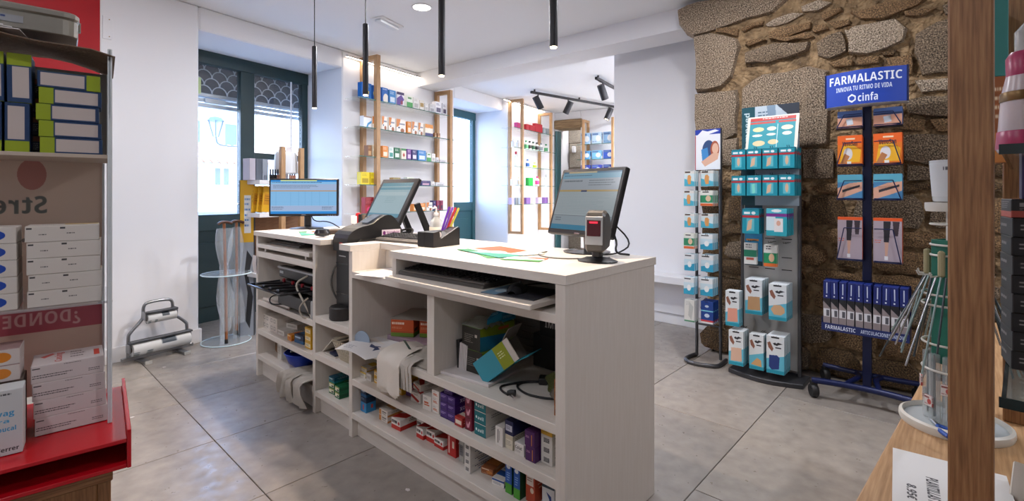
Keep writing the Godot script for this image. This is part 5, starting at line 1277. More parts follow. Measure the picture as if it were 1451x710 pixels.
func wall_prints() -> void:
	print_mat("w_blueyellow", C("1767b8"), [["p", C("e8d43a"), [0.55, 0.5, 0.75, 0.5, 0.65, 0.95]], ["l", 0.15, 0.12, 0.7, 0.2, C("cfe0f0"), 2]], [], [], 64, 64)
	print_mat("w_bluering", C("155aa8"), [["e", 0.1, 0.25, 0.8, 0.6, C("e3d94a")], ["e", 0.3, 0.38, 0.4, 0.32, C("3b4a3a")]], [], [], 64, 64)
	print_mat("w_bluewhite", C("1a62b4"), [["e", 0.2, 0.4, 0.9, 0.7, C("eee9dd")], ["l", 0.1, 0.1, 0.8, 0.12, C("e0e8f0"), 1]], [], [], 64, 64)
	print_mat("w_purplewhite", C("e2e0e8"), [["r", 0, 0, 1, 0.2, C("3a2a5c")], ["p", C("5f3f94"), [0, 0.5, 0.6, 0.2, 1, 0.5, 0.4, 1, 0, 1]], ["e", 0.5, 0.6, 0.3, 0.3, C("8a2c4a")]], [], [], 64, 64)
	print_mat("w_green", C("e7ece2"), [["r", 0, 0.55, 1, 0.45, C("3f9a4c")], ["r", 0.2, 0.15, 0.6, 0.14, C("5b8f5c")]], [], [], 64, 64)
	print_mat("w_gold", C("e6e2da"), [["r", 0.1, 0.3, 0.8, 0.35, C("a8894a")]], [], [], 32, 32)
	print_mat("w_arc", C("e5e8ec"), [["p", C("3d8fc4"), [0.3, 1, 0.5, 0.6, 1, 0.35, 1, 0.55, 0.6, 0.75, 0.5, 1]], ["r", 0, 0, 1, 0.12, C("9a7a68")]], [], [], 64, 64)
	print_mat("w_orange", C("efe9e2"), [["p", C("d2813f"), [0, 0, 0.45, 0, 0.3, 0.5, 0, 0.65]], ["r", 0.3, 0.32, 0.6, 0.1, C("8a8f9c")], ["e", 0.45, 0.7, 0.4, 0.3, C("9a5a38")], ["r", 0.2, 0.6, 0.16, 0.1, C("38486c")]], [], [], 64, 64)
	print_mat("w_navyorange", C("eadfd0"), [["r", 0, 0, 1, 0.3, C("d98a2e")], ["r", 0, 0.72, 1, 0.28, C("252f72")], ["e", 0.3, 0.3, 0.5, 0.35, C("f0e6d8")]], [], [], 64, 64)
	print_mat("w_cross", C("e6e0cf"), [["r", 0, 0, 1, 0.2, C("3f8a52")], ["r", 0.42, 0.42, 0.16, 0.36, C("b83a34")], ["r", 0.3, 0.52, 0.4, 0.16, C("b83a34")]], [], [], 64, 64)
	print_mat("w_red", C("a81f2c"), [["r", 0, 0, 1, 0.5, C("8c1c28")], ["l", 0.1, 0.1, 0.8, 0.34, C("c96a6a"), 4], ["e", 0.2, 0.6, 0.6, 0.35, C("d0306a")]], [], [], 64, 64)
	for a in [["w_sky", "3f87c8", "d8e4ee"], ["w_white", "e8e6e4", "b9b6b4"], ["w_white2", "e6e6ec", "56506c"], ["w_pale", "d6d6da", "a3a3ab"], ["w_orange2", "dd8a3c", "f0e2cc"], ["w_brown", "8c5f3c", "c9a478"], ["w_cream", "e5dcc4", "b9a680"], ["w_tealwhite", "dfe8e6", "2f8a80"], ["w_dgreen", "1f6b48", "dfe8df"], ["w_purple", "7a4a94", "d6c0de"], ["w_indigo", "3a3270", "e0dcea"], ["w_yellow", "e6cf28", "b39a1c"], ["w_greenwood", "a08a58", "4f7f3c"], ["w_navy2", "2a2a66", "c9a0b4"], ["w_magenta", "8f2a52", "3c2a44"]]:
		print_mat(a[0], C(a[1]), [["r", 0.15, 0.5, 0.7, 0.34, C(a[2])], ["l", 0.15, 0.16, 0.6, 0.2, C(a[2]), 2]], [], [], 48, 48)

func build_wall_shelves() -> void:
	wall_prints()
	var glass := clear("shelf_glass", C("d5efe8"), 0.12, 0.02)
	var edge := mt("glass_edge", C("2b6258"), 0.15)
	var s := thing("wall_shelf", "oak framed wall shelf with five glass boards beside the shop window", "shelf", WALL_AT, WALL_YAW)
	wood_frame(s, 1.665, 0.004, 0.27, 0.55, 2.68, 0.05)
	wood_frame(s, 2.9, 0.004, 0.27, 0.55, 2.525, 0.05)
	for y in [2.189, 1.886, 1.582, 1.285, 0.982]:
		pb(s, "glass_shelf", glass, 1.42, 2.97, y, y + 0.008, 0.03, 0.25, 0.0005)
		pb(s, "glass_edge", edge, 1.42, 2.97, y - 0.001, y + 0.008, 0.2505, 0.2535, 0.0)
	for r in ROWS:
		var n := 0
		for b in r[2]:
			n += 1
			var h: float = b[2]
			var o := one("shelf_box", "%s carton, %s from the left on the %s glass shelf" % [b[3], NTH[n - 1], r[0]], "box", cbox(d_(b[1]), h, 0.06, 0.001), mats[b[4]], on_wall(b[0], r[1] + h / 2, 0.19), Vector3(0, WALL_YAW + 0.04 * sin(n * 2.3), 0), "cartons on the wall shelf")
			o.set_meta("group", "cartons on the %s glass shelf" % r[0])
	# light strip above
	var led := thing("light_strip", "slim glowing light strip above the oak wall shelf", "light", WALL_AT, WALL_YAW)
	pb(led, "profile", mt("aluminium", C("9a9a9c"), 0.4, 0.8), 1.43, 2.56, 2.643, 2.655, 0.035, 0.05, 0.001)
	pb(led, "glowing_strip", glow("led_strip", C("fff0da"), 9.0), 1.43, 2.56, 2.638, 2.643, 0.036, 0.049, 0.0)
	area(led, Vector3(2.0, 2.634, 0.042), 1.1, 0.012, 0.22, C("ffeedb"))

func build_far_room() -> void:
	var white := mt("white_paint")
	var glass := clear("shelf_glass", C("d5efe8"), 0.12, 0.02)
	var edge := mt("glass_edge")
	# close the passage behind the doorway: granite blocks and a teal door leaf
	struct("wall_passage_left", boxes([[6.5, 8.2, 0, CEIL, -0.1, 0.1]]), white, WALL_AT, WALL_YAW)
	struct("wall_passage_end", boxes([[8.0, 8.2, 0, CEIL, 0.1, 2.4]]), white, WALL_AT, WALL_YAW)
	struct("wall_passage_right", boxes([[6.5, 8.2, 0, CEIL, 2.3, 2.5]]), white, WALL_AT, WALL_YAW)
	var gb := thing("granite_pier", "pale granite block pier seen through the far doorway", "pier", WALL_AT, WALL_YAW)
	var y := 0.0
	var k := 0
	for h in [0.62, 0.5, 0.58, 0.48, 0.4]:
		pb(gb, "block", relief(grained("pale_granite", [[0.0, C("8a8074")], [0.5, C("a89e90")], [1.0, C("c2b8a8")]], Vector3(1.6, 1.6, 1.6), 0.9, 0.03), 0.06, 0.8), 6.8 - 0.01 * (k % 2), 7.3, y + 0.004, y + h - 0.004, 0.1 + 0.02 * (k % 2), 1.0, 0.015)
		y += h
		k += 1
	var tl := thing("door_leaf", "dark teal door leaf standing open in the far doorway", "door", WALL_AT, WALL_YAW)
	pb(tl, "leaf", mt("teal_paint"), 6.16, 6.34, 0.01, 2.36, 0.125, 0.165, 0.003)
	part(tl, "handle", tube([Vector3(6.24, 1.05, 0.165), Vector3(6.24, 1.05, 0.21), Vector3(6.3, 1.05, 0.21)], 0.008, 8), mt("steel"))
	one("alarm_box", "small white box on the wall above the far doorway door", "box", cbox(0.08, 0.13, 0.06, 0.01), mt("white_lacquer"), on_wall(6.76, 2.06, 0.24), Vector3(0, WALL_YAW, 0))
	# second glass shelf with bottles
	var s := thing("wall_shelf", "oak framed glass wall shelf with bottles in the next room", "shelf", WALL_AT, WALL_YAW)
	wood_frame(s, 4.56, 0.104, 0.37, 0.56, 2.68)
	wood_frame(s, 5.55, 0.104, 0.37, 0.56, 2.6)
	for yy in [2.202, 1.9, 1.607, 1.317, 1.024]:
		pb(s, "glass_shelf", glass, 4.3, 5.72, yy, yy + 0.008, 0.13, 0.36, 0.0005)
		pb(s, "glass_edge", edge, 4.3, 5.72, yy - 0.001, yy + 0.008, 0.3605, 0.3635, 0.0)
	var col := {"pink": "d8418a", "crimson": "a8202f", "grey": "8f979c", "white": "e6e6e4", "green": "4f9a6a", "black": "2a2a2e", "dark green": "1f4f38", "white red-capped": "ecebe8", "blue": "2f5fa8", "lime": "9cc832", "cream": "e6dcc8", "bright green": "1fa045", "clear": "cfd6d8", "lilac": "b9a8cc", "violet": "7a5aa0"}
	for r in ROWS_2:
		var n := 0
		for b in r[2]:
			n += 1
			var label := "%s %s, %s from the left on %s board of bottle shelf" % [b[4], "carton" if b[3] == "b" else "bottle", NTH[n - 1], r[0]]
			var h: float = b[2]
			var m := mt("pk_" + b[4], C(col[b[4]]), 0.4)
			if b[3] == "b": one("shelf_box", label, "box", cbox(d_(b[1]), h, 0.06, 0.001), m, on_wall(b[0], r[1] + h / 2, 0.26), Vector3(0, WALL_YAW, 0), "goods on the bottle shelf")
			else:
				var rr := minf(b[1] / 2.0, 0.035)
				var t := thing("cosmetic_bottle", label, "bottle", on_wall(b[0], r[1], 0.26), WALL_YAW, "goods on the bottle shelf")
				part(t, "body", lathe([Vector2(0, 0), Vector2(rr, 0), Vector2(rr, h * 0.7), Vector2(rr * 0.45, h * 0.78), Vector2(rr * 0.4, h * 0.82), Vector2(0, h * 0.82)], 14), mt("pk_white", C("e6e6e4"), 0.35) if b[4] != "clear" else m)
				part(t, "label", lathe([Vector2(rr * 1.0, h * 0.15), Vector2(rr * 1.015, h * 0.16), Vector2(rr * 1.015, h * 0.55), Vector2(rr, h * 0.56)], 14), m)
				part(t, "cap", cyl(rr * 0.5, h * 0.18, 12), mt("pk_cap_red", C("b02034"), 0.4) if b[4] == "white red-capped" else m, Vector3(0, h * 0.82, 0))
	var led := thing("light_strip", "slim glowing light strip above the bottle shelf in the next room", "light", WALL_AT, WALL_YAW)
	pb(led, "profile", mt("aluminium", C("9a9a9c"), 0.4, 0.8), 4.35, 5.7, 2.655, 2.667, 0.14, 0.155, 0.001)
	pb(led, "glowing_strip", glow("led_strip", C("fff0da"), 9.0), 4.35, 5.7, 2.65, 2.655, 0.141, 0.154, 0.0)
	area(led, Vector3(5.0, 2.646, 0.147), 1.3, 0.012, 0.32, C("ffeedb"))
	# third shelf, on the far wall; its own x points out of that wall
	var at3 := on_wall(6.2, 0, 0.0)
	var turn3 := WALL_YAW - PI / 2
	var s3 := thing("wall_shelf", "oak framed shelf with blue and pink packs on the far wall", "shelf", at3, turn3)
	wood_frame(s3, 0.78, 0.004, 0.26, 0.9, 2.5)
	wood_frame(s3, 1.32, 0.004, 0.26, 0.9, 2.5)
	for yy in [2.056, 1.79, 1.53, 1.27]:
		pb(s3, "glass_shelf", glass, 0.66, 1.45, yy, yy + 0.008, 0.02, 0.25, 0.0005)
		pb(s3, "glass_edge", edge, 0.66, 1.45, yy - 0.001, yy + 0.008, 0.2505, 0.2535, 0.0)
	var rows3 := [[2.065, ["9cc4e4", "b9d4ea", "8fb9e0"], 0.2, "light blue"], [1.799, ["5fa8e0", "7cc0ea", "3a5fc8"], 0.15, "sky blue"], [1.539, ["2f3fa8", "3a48b4", "2a3494"], 0.16, "deep blue"], [1.279, ["e0409a", "e85aa8", "d8308c"], 0.17, "hot pink"]]
	for r in rows3:
		for i in 3:
			var pm := std("f_" + r[1][i], r[1][i], "e6ecf2", "5f7fb0", 3, 32, 32)
			one("pack", "%s pack, %s from the left on the far wall shelf" % [r[3], NTH[i]], "box", cbox(0.17, r[2], 0.08, 0.002), pm, at3 + Basis(Vector3.UP, turn3) * Vector3(0.8 + i * 0.21, r[0] + r[2] / 2, 0.16), Vector3(0, turn3, 0), "packs on the far wall shelf")

# ---------------------------------------------------------------- things near the shop window
func build_window_corner() -> void:
	var chrome := mt("worn_steel", C("8f9194"), 0.32, 0.9)
	var own := Basis(Vector3.UP, WALL_YAW)
	# rack with two rolls of film
	var rk := thing("roll_rack", "low tubular steel rack with two cutter bars standing by the left wall", "rack", on_wall(-0.33, 0, 0.13), WALL_YAW)
	part(rk, "tube_frame", tube(smooth([Vector3(-0.19, 0.03, -0.02), Vector3(-0.19, 0.18, -0.02), Vector3(-0.185, 0.21, -0.02), Vector3(-0.1, 0.29, -0.03), Vector3(-0.095, 0.32, -0.03), Vector3(-0.095, 0.385, -0.03), Vector3(-0.07, 0.41, -0.03), Vector3(0.07, 0.41, -0.03), Vector3(0.095, 0.385, -0.03), Vector3(0.095, 0.32, -0.03), Vector3(0.1, 0.29, -0.03), Vector3(0.185, 0.21, -0.02), Vector3(0.19, 0.18, -0.02), Vector3(0.19, 0.03, -0.02)], 2), 0.011, 10), chrome)
	pb(rk, "base_bar", chrome, -0.23, 0.23, 0.02, 0.045, -0.035, -0.005, 0.003)
	for x in [-0.12, 0.13]: pb(rk, "foot", chrome, x - 0.02, x + 0.02, 0.0, 0.02, -0.08, 0.11, 0.003)
	for x in [-0.12, 0.13]: pb(rk, "foot_cap", mt("grey_cap", C("a5a49f"), 0.6), x - 0.022, x + 0.022, 0.0, 0.024, 0.11, 0.122, 0.002)
	for c in [[0.345, 0.1], [0.155, 0.2]]: pb(rk, "cutter_bar", mt("dark_bar", C("4c4e52"), 0.4, 0.6), -c[1], c[1], c[0] - 0.008, c[0] + 0.006, 0.0, 0.05, 0.003)
	for c in [[0.31, 0.1], [0.1, 0.195]]:
		for s in [-1, 1]: pb(rk, "roll_bracket", chrome, s * c[1] - 0.006, s * c[1] + 0.006, c[0] - 0.02, c[0] + 0.04, -0.03, 0.03, 0.002)
	for k in 2:
		var l: float = [0.185, 0.37][k]
		var r: float = [0.036, 0.048][k]
		var ro := thing("paper_roll", ["small printed white roll on the upper holder of steel rack", "long white film roll on the lower holder of steel rack"][k], "roll", on_wall(-0.33, 0, 0.13) + own * Vector3(0, [0.3, 0.1][k], 0.015), WALL_YAW)
		part(ro, "roll", lathe([Vector2(0.018, -l / 2), Vector2(r, -l / 2), Vector2(r, l / 2), Vector2(0.018, l / 2)], 24), flat_mat("p_roll", C("c4c6c6"), [["r", 0.06, 0.62, 0.16, 0.06, C("35404a")], ["l", 0.3, 0.45, 0.3, 0.16, C("5f6a70"), 3], ["r", 0.5, 0.35, 0.03, 0.2, C("35404a")]], 128, 128), V0, Vector3(0, 0, PI / 2))
		part(ro, "core", lathe([Vector2(0.012, -l / 2 - 0.001), Vector2(0.018, -l / 2 - 0.001), Vector2(0.018, l / 2 + 0.001), Vector2(0.012, l / 2 + 0.001), Vector2(0.012, -l / 2 - 0.001)], 16), mt("cardboard", C("5f4a38"), 0.9), V0, Vector3(0, 0, PI / 2))
	# clear acrylic stand with wrapped canes
	var acr := clear("acrylic", C("e6f2f8"), 0.18, 0.03)
	var film := clear("film_wrap", C("e6f2fa"), 0.14, 0.1)
	var c0 := on_wall(0.13, 0, 0.16)
	var ac := thing("acrylic_stand", "clear acrylic stand of two round discs by the shop window", "stand", c0, WALL_YAW)
	for yy in [0.0, 0.545]:
		part(ac, "disc", cyl(0.178, 0.012, 40), acr, Vector3(0, yy, 0))
		part(ac, "disc_rim", tube(range(32).map(func(i): return Vector3(cos(TAU * i / 32.0) * 0.178, yy + 0.006, sin(TAU * i / 32.0) * 0.178)), 0.0045, 6, true), mt("acrylic_edge", C("cfe6ee"), 0.1))
	for a in 3: part(ac, "column", cyl(0.016, 0.533, 14), acr, Vector3(cos(a * 2.1 + 0.4) * 0.06, 0.012, sin(a * 2.1 + 0.4) * 0.06))
	var cane_w := grained("cane_wood", [[0.0, C("6d3f22")], [1.0, C("9c6238")]], Vector3(20, 2, 20), 0.35)
	for k in 2:
		var foot: Vector3 = [Vector3(-0.07, 0.02, 0.13), Vector3(0.07, 0.04, 0.02)][k]
		var top: Vector3 = [Vector3(-0.05, 0.96, 0.06), Vector3(0.08, 0.96, 0.0)][k]
		var cn := thing("walking_cane", ["brown wooden walking cane with curved handle, left of the two", "darker brown cane with a T handle, right of the two"][k], "cane", c0, WALL_YAW)
		part(cn, "shaft", tube([foot + Vector3(0, 0.03, 0), foot.lerp(top, 0.5) + Vector3(0.004, 0, 0), top], 0.011, 10), cane_w)
		part(cn, "handle", tube(smooth([top + Vector3(-0.045, -0.005, 0), top + Vector3(-0.02, 0.012, 0), top + Vector3(0.02, 0.012, 0), top + Vector3(0.06, -0.004, 0.0)], 2), 0.012, 10), mt("cane_handle", C("4c2c1a"), 0.35))
		part(cn, "rubber_foot", cyl(0.014, 0.035, 12, 0.012), mt("black_rubber"), foot)
		var w := []
		for i in 15:
			var row := []
			var v := i / 14.0
			var m := foot.lerp(top, 0.1 + 0.86 * v)
			for j in 17:
				var a := TAU * j / 16.0
				var r := (0.024 + 0.034 * absf(sin(v * 5.2 + k))) * (1.0 + 0.28 * sin(a * 3.0 + v * 6.0))
				row.append(m + Vector3(cos(a) * r, 0, sin(a) * r * 0.7))
			w.append(row)
		part(cn, "film_wrap", sheet(w), film)
	# cardboard display column with yellow print
	var tm := thing("display_column", "tall narrow cardboard column with yellow top and dark figures", "display", on_wall(0.30, 0, 0.16), -0.45)
	part(tm, "printed_face", panel(0.1, 1.31, 0.006), flat_mat("p_column", C("d9dde0"), [["r", 0, 0, 1, 0.4, C("d8a828")], ["r", 0.3, 0.1, 0.5, 0.24, C("dfe3e6")], ["l", 0.34, 0.12, 0.42, 0.2, C("4f7fb8"), 6], ["r", 0, 0.4, 1, 0.6, C("8f97a2")], ["p", C("23262c"), [0.5, 0.45, 0.9, 0.5, 0.6, 0.62, 0.95, 0.75, 0.7, 0.95, 0.4, 0.9, 0.55, 0.72, 0.3, 0.6]]], 64, 256), Vector3(0, 0.655, 0.0))
	pb(tm, "side", mt("dark_slate", C("2b2e36"), 0.6), 0.05, 0.056, 0, 1.31, -0.05, 0.003, 0.001)
	pb(tm, "back", mt("dark_slate"), -0.05, 0.056, 0, 1.31, -0.056, -0.05, 0.001)
	pb(tm, "side", mt("dark_slate"), -0.056, -0.05, 0, 1.31, -0.05, 0.003, 0.001)
	# oak and white display unit behind the left monitor
	var un := thing("display_unit", "white shelved display unit with oak uprights behind the left monitor", "shelf", on_wall(0.5, 0, 0.3), WALL_YAW)
	for x in [-0.01, 0.17]: pb(un, "upright", pale_oak("y"), x - 0.018, x + 0.022, 0, 1.6, 0.04, 0.075)
	for yy in [0.5, 1.0, 1.275]: pb(un, "shelf", mt("white_lacquer"), -0.2, 0.3, yy, yy + 0.035, -0.16, 0.04, 0.002)
	pb(un, "back_board", oak("x"), -0.2, 0.3, 0.6, 1.0, -0.175, -0.16, 0.001)
	one("photo_card", "white card with blue landscape print leaning under the left monitor", "card", panel(0.16, 0.07, 0.003), flat_mat("p_card", C("e6e8ea"), [["r", 0.08, 0.15, 0.84, 0.6, C("7fa3c4")], ["p", C("3f5f7a"), [0.1, 0.75, 0.3, 0.35, 0.5, 0.7, 0.7, 0.4, 0.9, 0.75]]], 64, 32), on_wall(0.58, 1.0, 0.36) + Vector3(0, -0.0, 0.0) + Vector3(0, 0.04 - 0.0, 0), Vector3(0, WALL_YAW - 0.3, 0))
	for k in 3: one("magazine", "yellow magazine standing tilted on the display unit, %s of three" % ["front", "middle", "rear"][k], "magazine", cbox(0.09, 0.22, 0.012, 0.001), std("p_mag", "dda81e", "c98a16", "8a5f10", 4), on_wall(0.37 + 0.02 * k, 1.035 + 0.115, 0.2 + 0.04 * k), Vector3(-0.05, WALL_YAW - 0.1, -0.12), "yellow magazines")
	one("magazine", "yellow folder standing on the lower board of the display unit", "magazine", cbox(0.1, 0.3, 0.03, 0.001), std("p_mag"), on_wall(0.4, 0.535 + 0.15, 0.24), Vector3(0, WALL_YAW - 0.1, 0))
	var tb := thing("tissue_box", "rounded white dispenser hanging between the oak uprights", "dispenser", on_wall(0.585, 1.46, 0.27), WALL_YAW)
	part(tb, "shell", lathe([Vector2(0, -0.09), Vector2(0.1, -0.09), Vector2(0.11, -0.08), Vector2(0.1, 0.08), Vector2(0.085, 0.1), Vector2(0, 0.1)], 28, 1.0, 0.6), mt("white_satin", C("dfe2e6"), 0.35))
	pb(tb, "hanger", mt("white_lacquer"), -0.03, 0.03, -0.15, -0.09, -0.04, -0.01, 0.003)
	pb(tb, "tissue_tab", mt("white_paper"), 0.0, 0.05, 0.1, 0.15, -0.004, 0.0, 0.0)
	for k in 9:
		var x: float = 0.415 + k * 0.022 + (0.05 if k > 5 else 0.0)
		var t := thing("nail_varnish", "small rose varnish bottle with dark cap, %s from left on display unit" % NTH[k] if k > 2 else "small black bottle, %s from left on display unit" % NTH[k], "bottle", on_wall(x, 1.31, 0.31), WALL_YAW, "varnish bottles")
		part(t, "glass", cbox(0.017, 0.05, 0.017, 0.003), mt("rose_varnish", C("c08a72"), 0.2) if k > 2 else mt("dark_gloss"), Vector3(0, 0.025, 0))
		part(t, "cap", cyl(0.006, 0.045, 10), mt("black_plastic"), Vector3(0, 0.05, 0))
	for k in 3: one("file_box", "%s file standing at the left end of display unit" % ["pale lilac", "slate", "grey blue"][k], "file", cbox(0.05, 0.18, 0.1, 0.002), mt("file_%d" % k, C(["b9b4c0", "5f6672", "9aa3b0"][k]), 0.6), on_wall(0.32 + 0.0 * k, 1.31 + 0.09, 0.18 + 0.0 * k) + own * Vector3(0.055 * k - 0.03, 0, 0.03), Vector3(0, WALL_YAW, 0))

# ---------------------------------------------------------------- product stands before the stone wall
func hang(kind: String, label: String, behind: String, m: Material, xf: float, y: float, z: float, w: float, h: float, d: float, n: int, step: float, group: String, turn := 0.0) -> void:
	# a row of packs on one hook, the front one at xf, facing the counter
	for k in n:
		var o := one(kind, label if k == 0 else behind, "pack", cbox(d_(w), d_(h), d_(d), 0.001), m, Vector3(xf + d / 2 + k * step, y + h / 2, z + 0.002 * (k % 2)), Vector3(0, -PI / 2 + turn + 0.012 * (k % 3), 0), group)
		o.set_meta("group", group)

func hook(p: Node, x0: float, x1: float, y: float, z: float) -> void:
	for s in [-0.006, 0.006]: part(p, "hook", tube([Vector3(x1, y, z + s), Vector3(x0, y, z + s), Vector3(x0 - 0.004, y + 0.01, z + s)], 0.0017, 5), mt("wire_black", C("2a2a2c"), 0.4, 0.6))

func build_stands() -> void:
	var grey := mt("stand_grey", C("a3a19d"), 0.55, 0.0)
	var dark := mt("stand_dark", C("36373b"), 0.45, 0.3)
	# --- blister plaster stand
	var s := thing("display_stand", "grey metal stand with teal plaster packs and insoles before stone wall", "stand", Vector3(3.53, 0, -0.93))
	pb(s, "back_panel", grey, 0.0, 0.012, 0.06, 1.5, -0.165, 0.17, 0.002)
	for z in [-0.172, 0.172]: pb(s, "rail", mt("stand_rail", C("56575b"), 0.35, 0.7), -0.008, 0.022, 0.03, 1.5, z - 0.009, z + 0.009, 0.003)
	var base := []
	for k in 17: base.append(Vector2(-0.19 + 0.03 * cos(PI * (k / 16.0 - 0.5) * 1.0) * -2.0 + 0.06, -0.22 + 0.44 * k / 16.0))
	base.append_array([Vector2(0.06, 0.22), Vector2(0.06, -0.22)])
	part(s, "base_plate", prism(base.map(func(p): return Vector2(p.x, -p.y)), 0.03, 0.004), dark, Vector3(0, 0.015, 0), Vector3(-PI / 2, 0, 0))
	for y in [0.70, 0.78, 0.9, 0.95, 1.15, 1.42]:
		for z in [-0.1, 0.0, 0.1]: pb(s, "slot", mt("near_black", C("0b0b0c"), 0.6), -0.0012, 0.0, y, y + 0.005, z - 0.03, z + 0.03, 0.0)
	part(s, "header_board", panel(0.345, 0.66, 0.008), flat_mat("p_header", C("b8c6d0"), [["r", 0, 0, 0.24, 1, C("0e4a56")], ["t", 0.05, 0.06, 0.13, 0.4, C("cfdde0"), "Compeed", "v"], ["l", 0.3, 0.06, 0.3, 0.1, C("4a6478"), 3], ["p", C("2c3440"), [0.62, 0.0, 1.0, 0.0, 1.0, 0.3, 0.85, 0.3, 0.8, 0.1]], ["p", C("7c93a8"), [0.45, 0.0, 0.6, 0.0, 0.62, 0.2, 0.5, 0.22]]], 128, 256), Vector3(-0.006, 1.45, 0.0), Vector3(0, -PI / 2, 0))
	part(s, "price_card", panel(0.3, 0.24, 0.004), flat_mat("p_pricecard", C("ddd6c8"), [["r", 0.06, 0.05, 0.88, 0.9, C("1f8f9c")], ["r", 0.06, 0.05, 0.88, 0.09, C("b8302c")], ["l", 0.3, 0.07, 0.5, 0.05, C("e8d8d0"), 1], ["r", 0.06, 0.17, 0.5, 0.05, C("c2453c")], ["r", 0.62, 0.17, 0.32, 0.05, C("c2453c")], ["e", 0.12, 0.32, 0.22, 0.13, C("ddd3a0")], ["e", 0.4, 0.32, 0.18, 0.11, C("e3dfc4")], ["e", 0.68, 0.3, 0.22, 0.13, C("e0dcc0")], ["e", 0.12, 0.52, 0.2, 0.07, C("e6e2d0")], ["e", 0.4, 0.5, 0.18, 0.07, C("e6e2d0")], ["e", 0.7, 0.48, 0.18, 0.1, C("e6e2d0")], ["e", 0.14, 0.7, 0.24, 0.15, C("ddc79a")], ["e", 0.44, 0.68, 0.2, 0.14, C("ddc79a")], ["r", 0.6, 0.25, 0.008, 0.65, C("cfe3e4")]], 160, 128), Vector3(-0.11, 1.585, 0.04), Vector3(-0.28, -PI / 2, 0.0))
	part(s, "blue_strip", panel(0.11, 0.42, 0.003), flat_mat("p_strip", C("2f8fc0"), [["r", 0, 0, 1, 0.08, C("123a48")], ["r", 0.1, 0.12, 0.7, 0.03, C("d88a4a")], ["l", 0.1, 0.2, 0.7, 0.3, C("bfe0ee"), 6], ["r", 0.1, 0.58, 0.7, 0.03, C("d88a4a")], ["l", 0.1, 0.64, 0.7, 0.2, C("bfe0ee"), 4], ["r", 0, 0.93, 1, 0.07, C("123a48")]], 48, 160), Vector3(-0.003, 0.925, -0.1), Vector3(0, -PI / 2, 0))
	var cp := []
	for k in 3:
		var fig: Array = [["e", 0.42, 0.42, 0.2, 0.42, C("d9b596")], ["p", C("d9b596"), [0.35, 0.5, 0.6, 0.4, 0.55, 0.8, 0.25, 0.9]], ["p", C("7fd8c8"), [0.35, 0.45, 0.55, 0.4, 0.6, 0.85, 0.4, 0.9]]][k]
		cp.append(print_mat("p_plaster_%d" % k, C("1290a4"), [["r", 0, 0, 1, 0.06, C("0d6f80")], ["r", 0.12, 0.14, 0.35, 0.09, C("e6eef0")], ["e", 0.56, 0.12, 0.24, 0.12, C("e6eef0")], ["r", 0, 0.28, 1, 0.09, C("b52a34")], ["r", 0.28, 0.4, 0.44, 0.5, C("5fb9c6")], fig], [], [["r", 0, 0.2, 1, 0.1, C("b52a34")]], 64, 64))
	var words := ["leftmost", "second from left", "third from left", "rightmost"]
	for r in 2:
		for k in 4:
			var z := -1.07 + k * 0.094
			var y: float = [1.355, 1.185][r]
			hook(s, -0.15, 0, y + 0.135, z + 0.93)
			hang("plaster_pack", "front teal plaster pack with red stripe, %s in the %s row" % [words[k], ["upper", "lower"][r]], "teal plaster pack hanging behind a front pack on its hook", cp[[0, 1, 1, 0, 0, 2, 1, 0][r * 4 + k]], 3.345, y, z, 0.085, 0.13, 0.024, 6, 0.0275, "teal plaster packs", 0.06)
	hang("plaster_pack", "teal plaster pack with foot picture, alone on left of third row", "teal pack behind the lone left pack of third row", cp[1], 3.36, 0.94, -1.0, 0.1, 0.16, 0.024, 4, 0.0275, "third row packs left", 0.06)
	hang("plaster_pack", "white and teal pack with purple stripe on right of third row", "purple-striped pack behind the front one of third row", print_mat("p_purplepack", C("2aa0b0"), [["r", 0, 0, 1, 0.16, C("4ab4c8")], ["e", 0.25, 0.04, 0.5, 0.1, C("e6eef0")], ["r", 0, 0.2, 1, 0.1, C("7a2f88")], ["r", 0, 0.3, 0.45, 0.5, C("cfe3ea")], ["r", 0.4, 0.36, 0.42, 0.48, C("e6e3e2")], ["e", 0.5, 0.44, 0.2, 0.18, C("d8a894")]], [], [["r", 0, 0.2, 1, 0.16, C("7a2f88")]], 64, 64), 3.345, 0.935, -0.845, 0.115, 0.17, 0.024, 6, 0.0275, "third row packs right", 0.06)
	hang("plaster_pack", "small green and white gauze pack, left of the two small packs", "gauze pack behind the small left one", print_mat("p_gauze", C("d8dad6"), [["r", 0, 0.35, 1, 0.3, C("1f7f62")], ["l", 0.15, 0.1, 0.6, 0.2, C("3a3a3e"), 2], ["r", 0.2, 0.7, 0.6, 0.1, C("c05a4a")]], [], [], 48, 48), 3.42, 0.735, -1.02, 0.075, 0.14, 0.012, 2, 0.016, "small packs left", 0.1)
	hang("plaster_pack", "small green pack with orange foot strip, right of the two small packs", "green pack behind the small right one", print_mat("p_greenpack", C("dcdcd6"), [["r", 0, 0.38, 1, 0.44, C("1f8a5c")], ["e", 0.4, 0.4, 0.4, 0.36, C("e0b894")], ["r", 0, 0.84, 1, 0.16, C("e07030")], ["l", 0.2, 0.08, 0.5, 0.2, C("2a2a2e"), 2]], [], [], 48, 48), 3.42, 0.73, -0.9, 0.075, 0.14, 0.012, 3, 0.016, "small packs right", 0.1)
	for z in [-1.02, -0.9, -0.815]: hook(s, -0.12, 0, 0.885, z + 0.93)
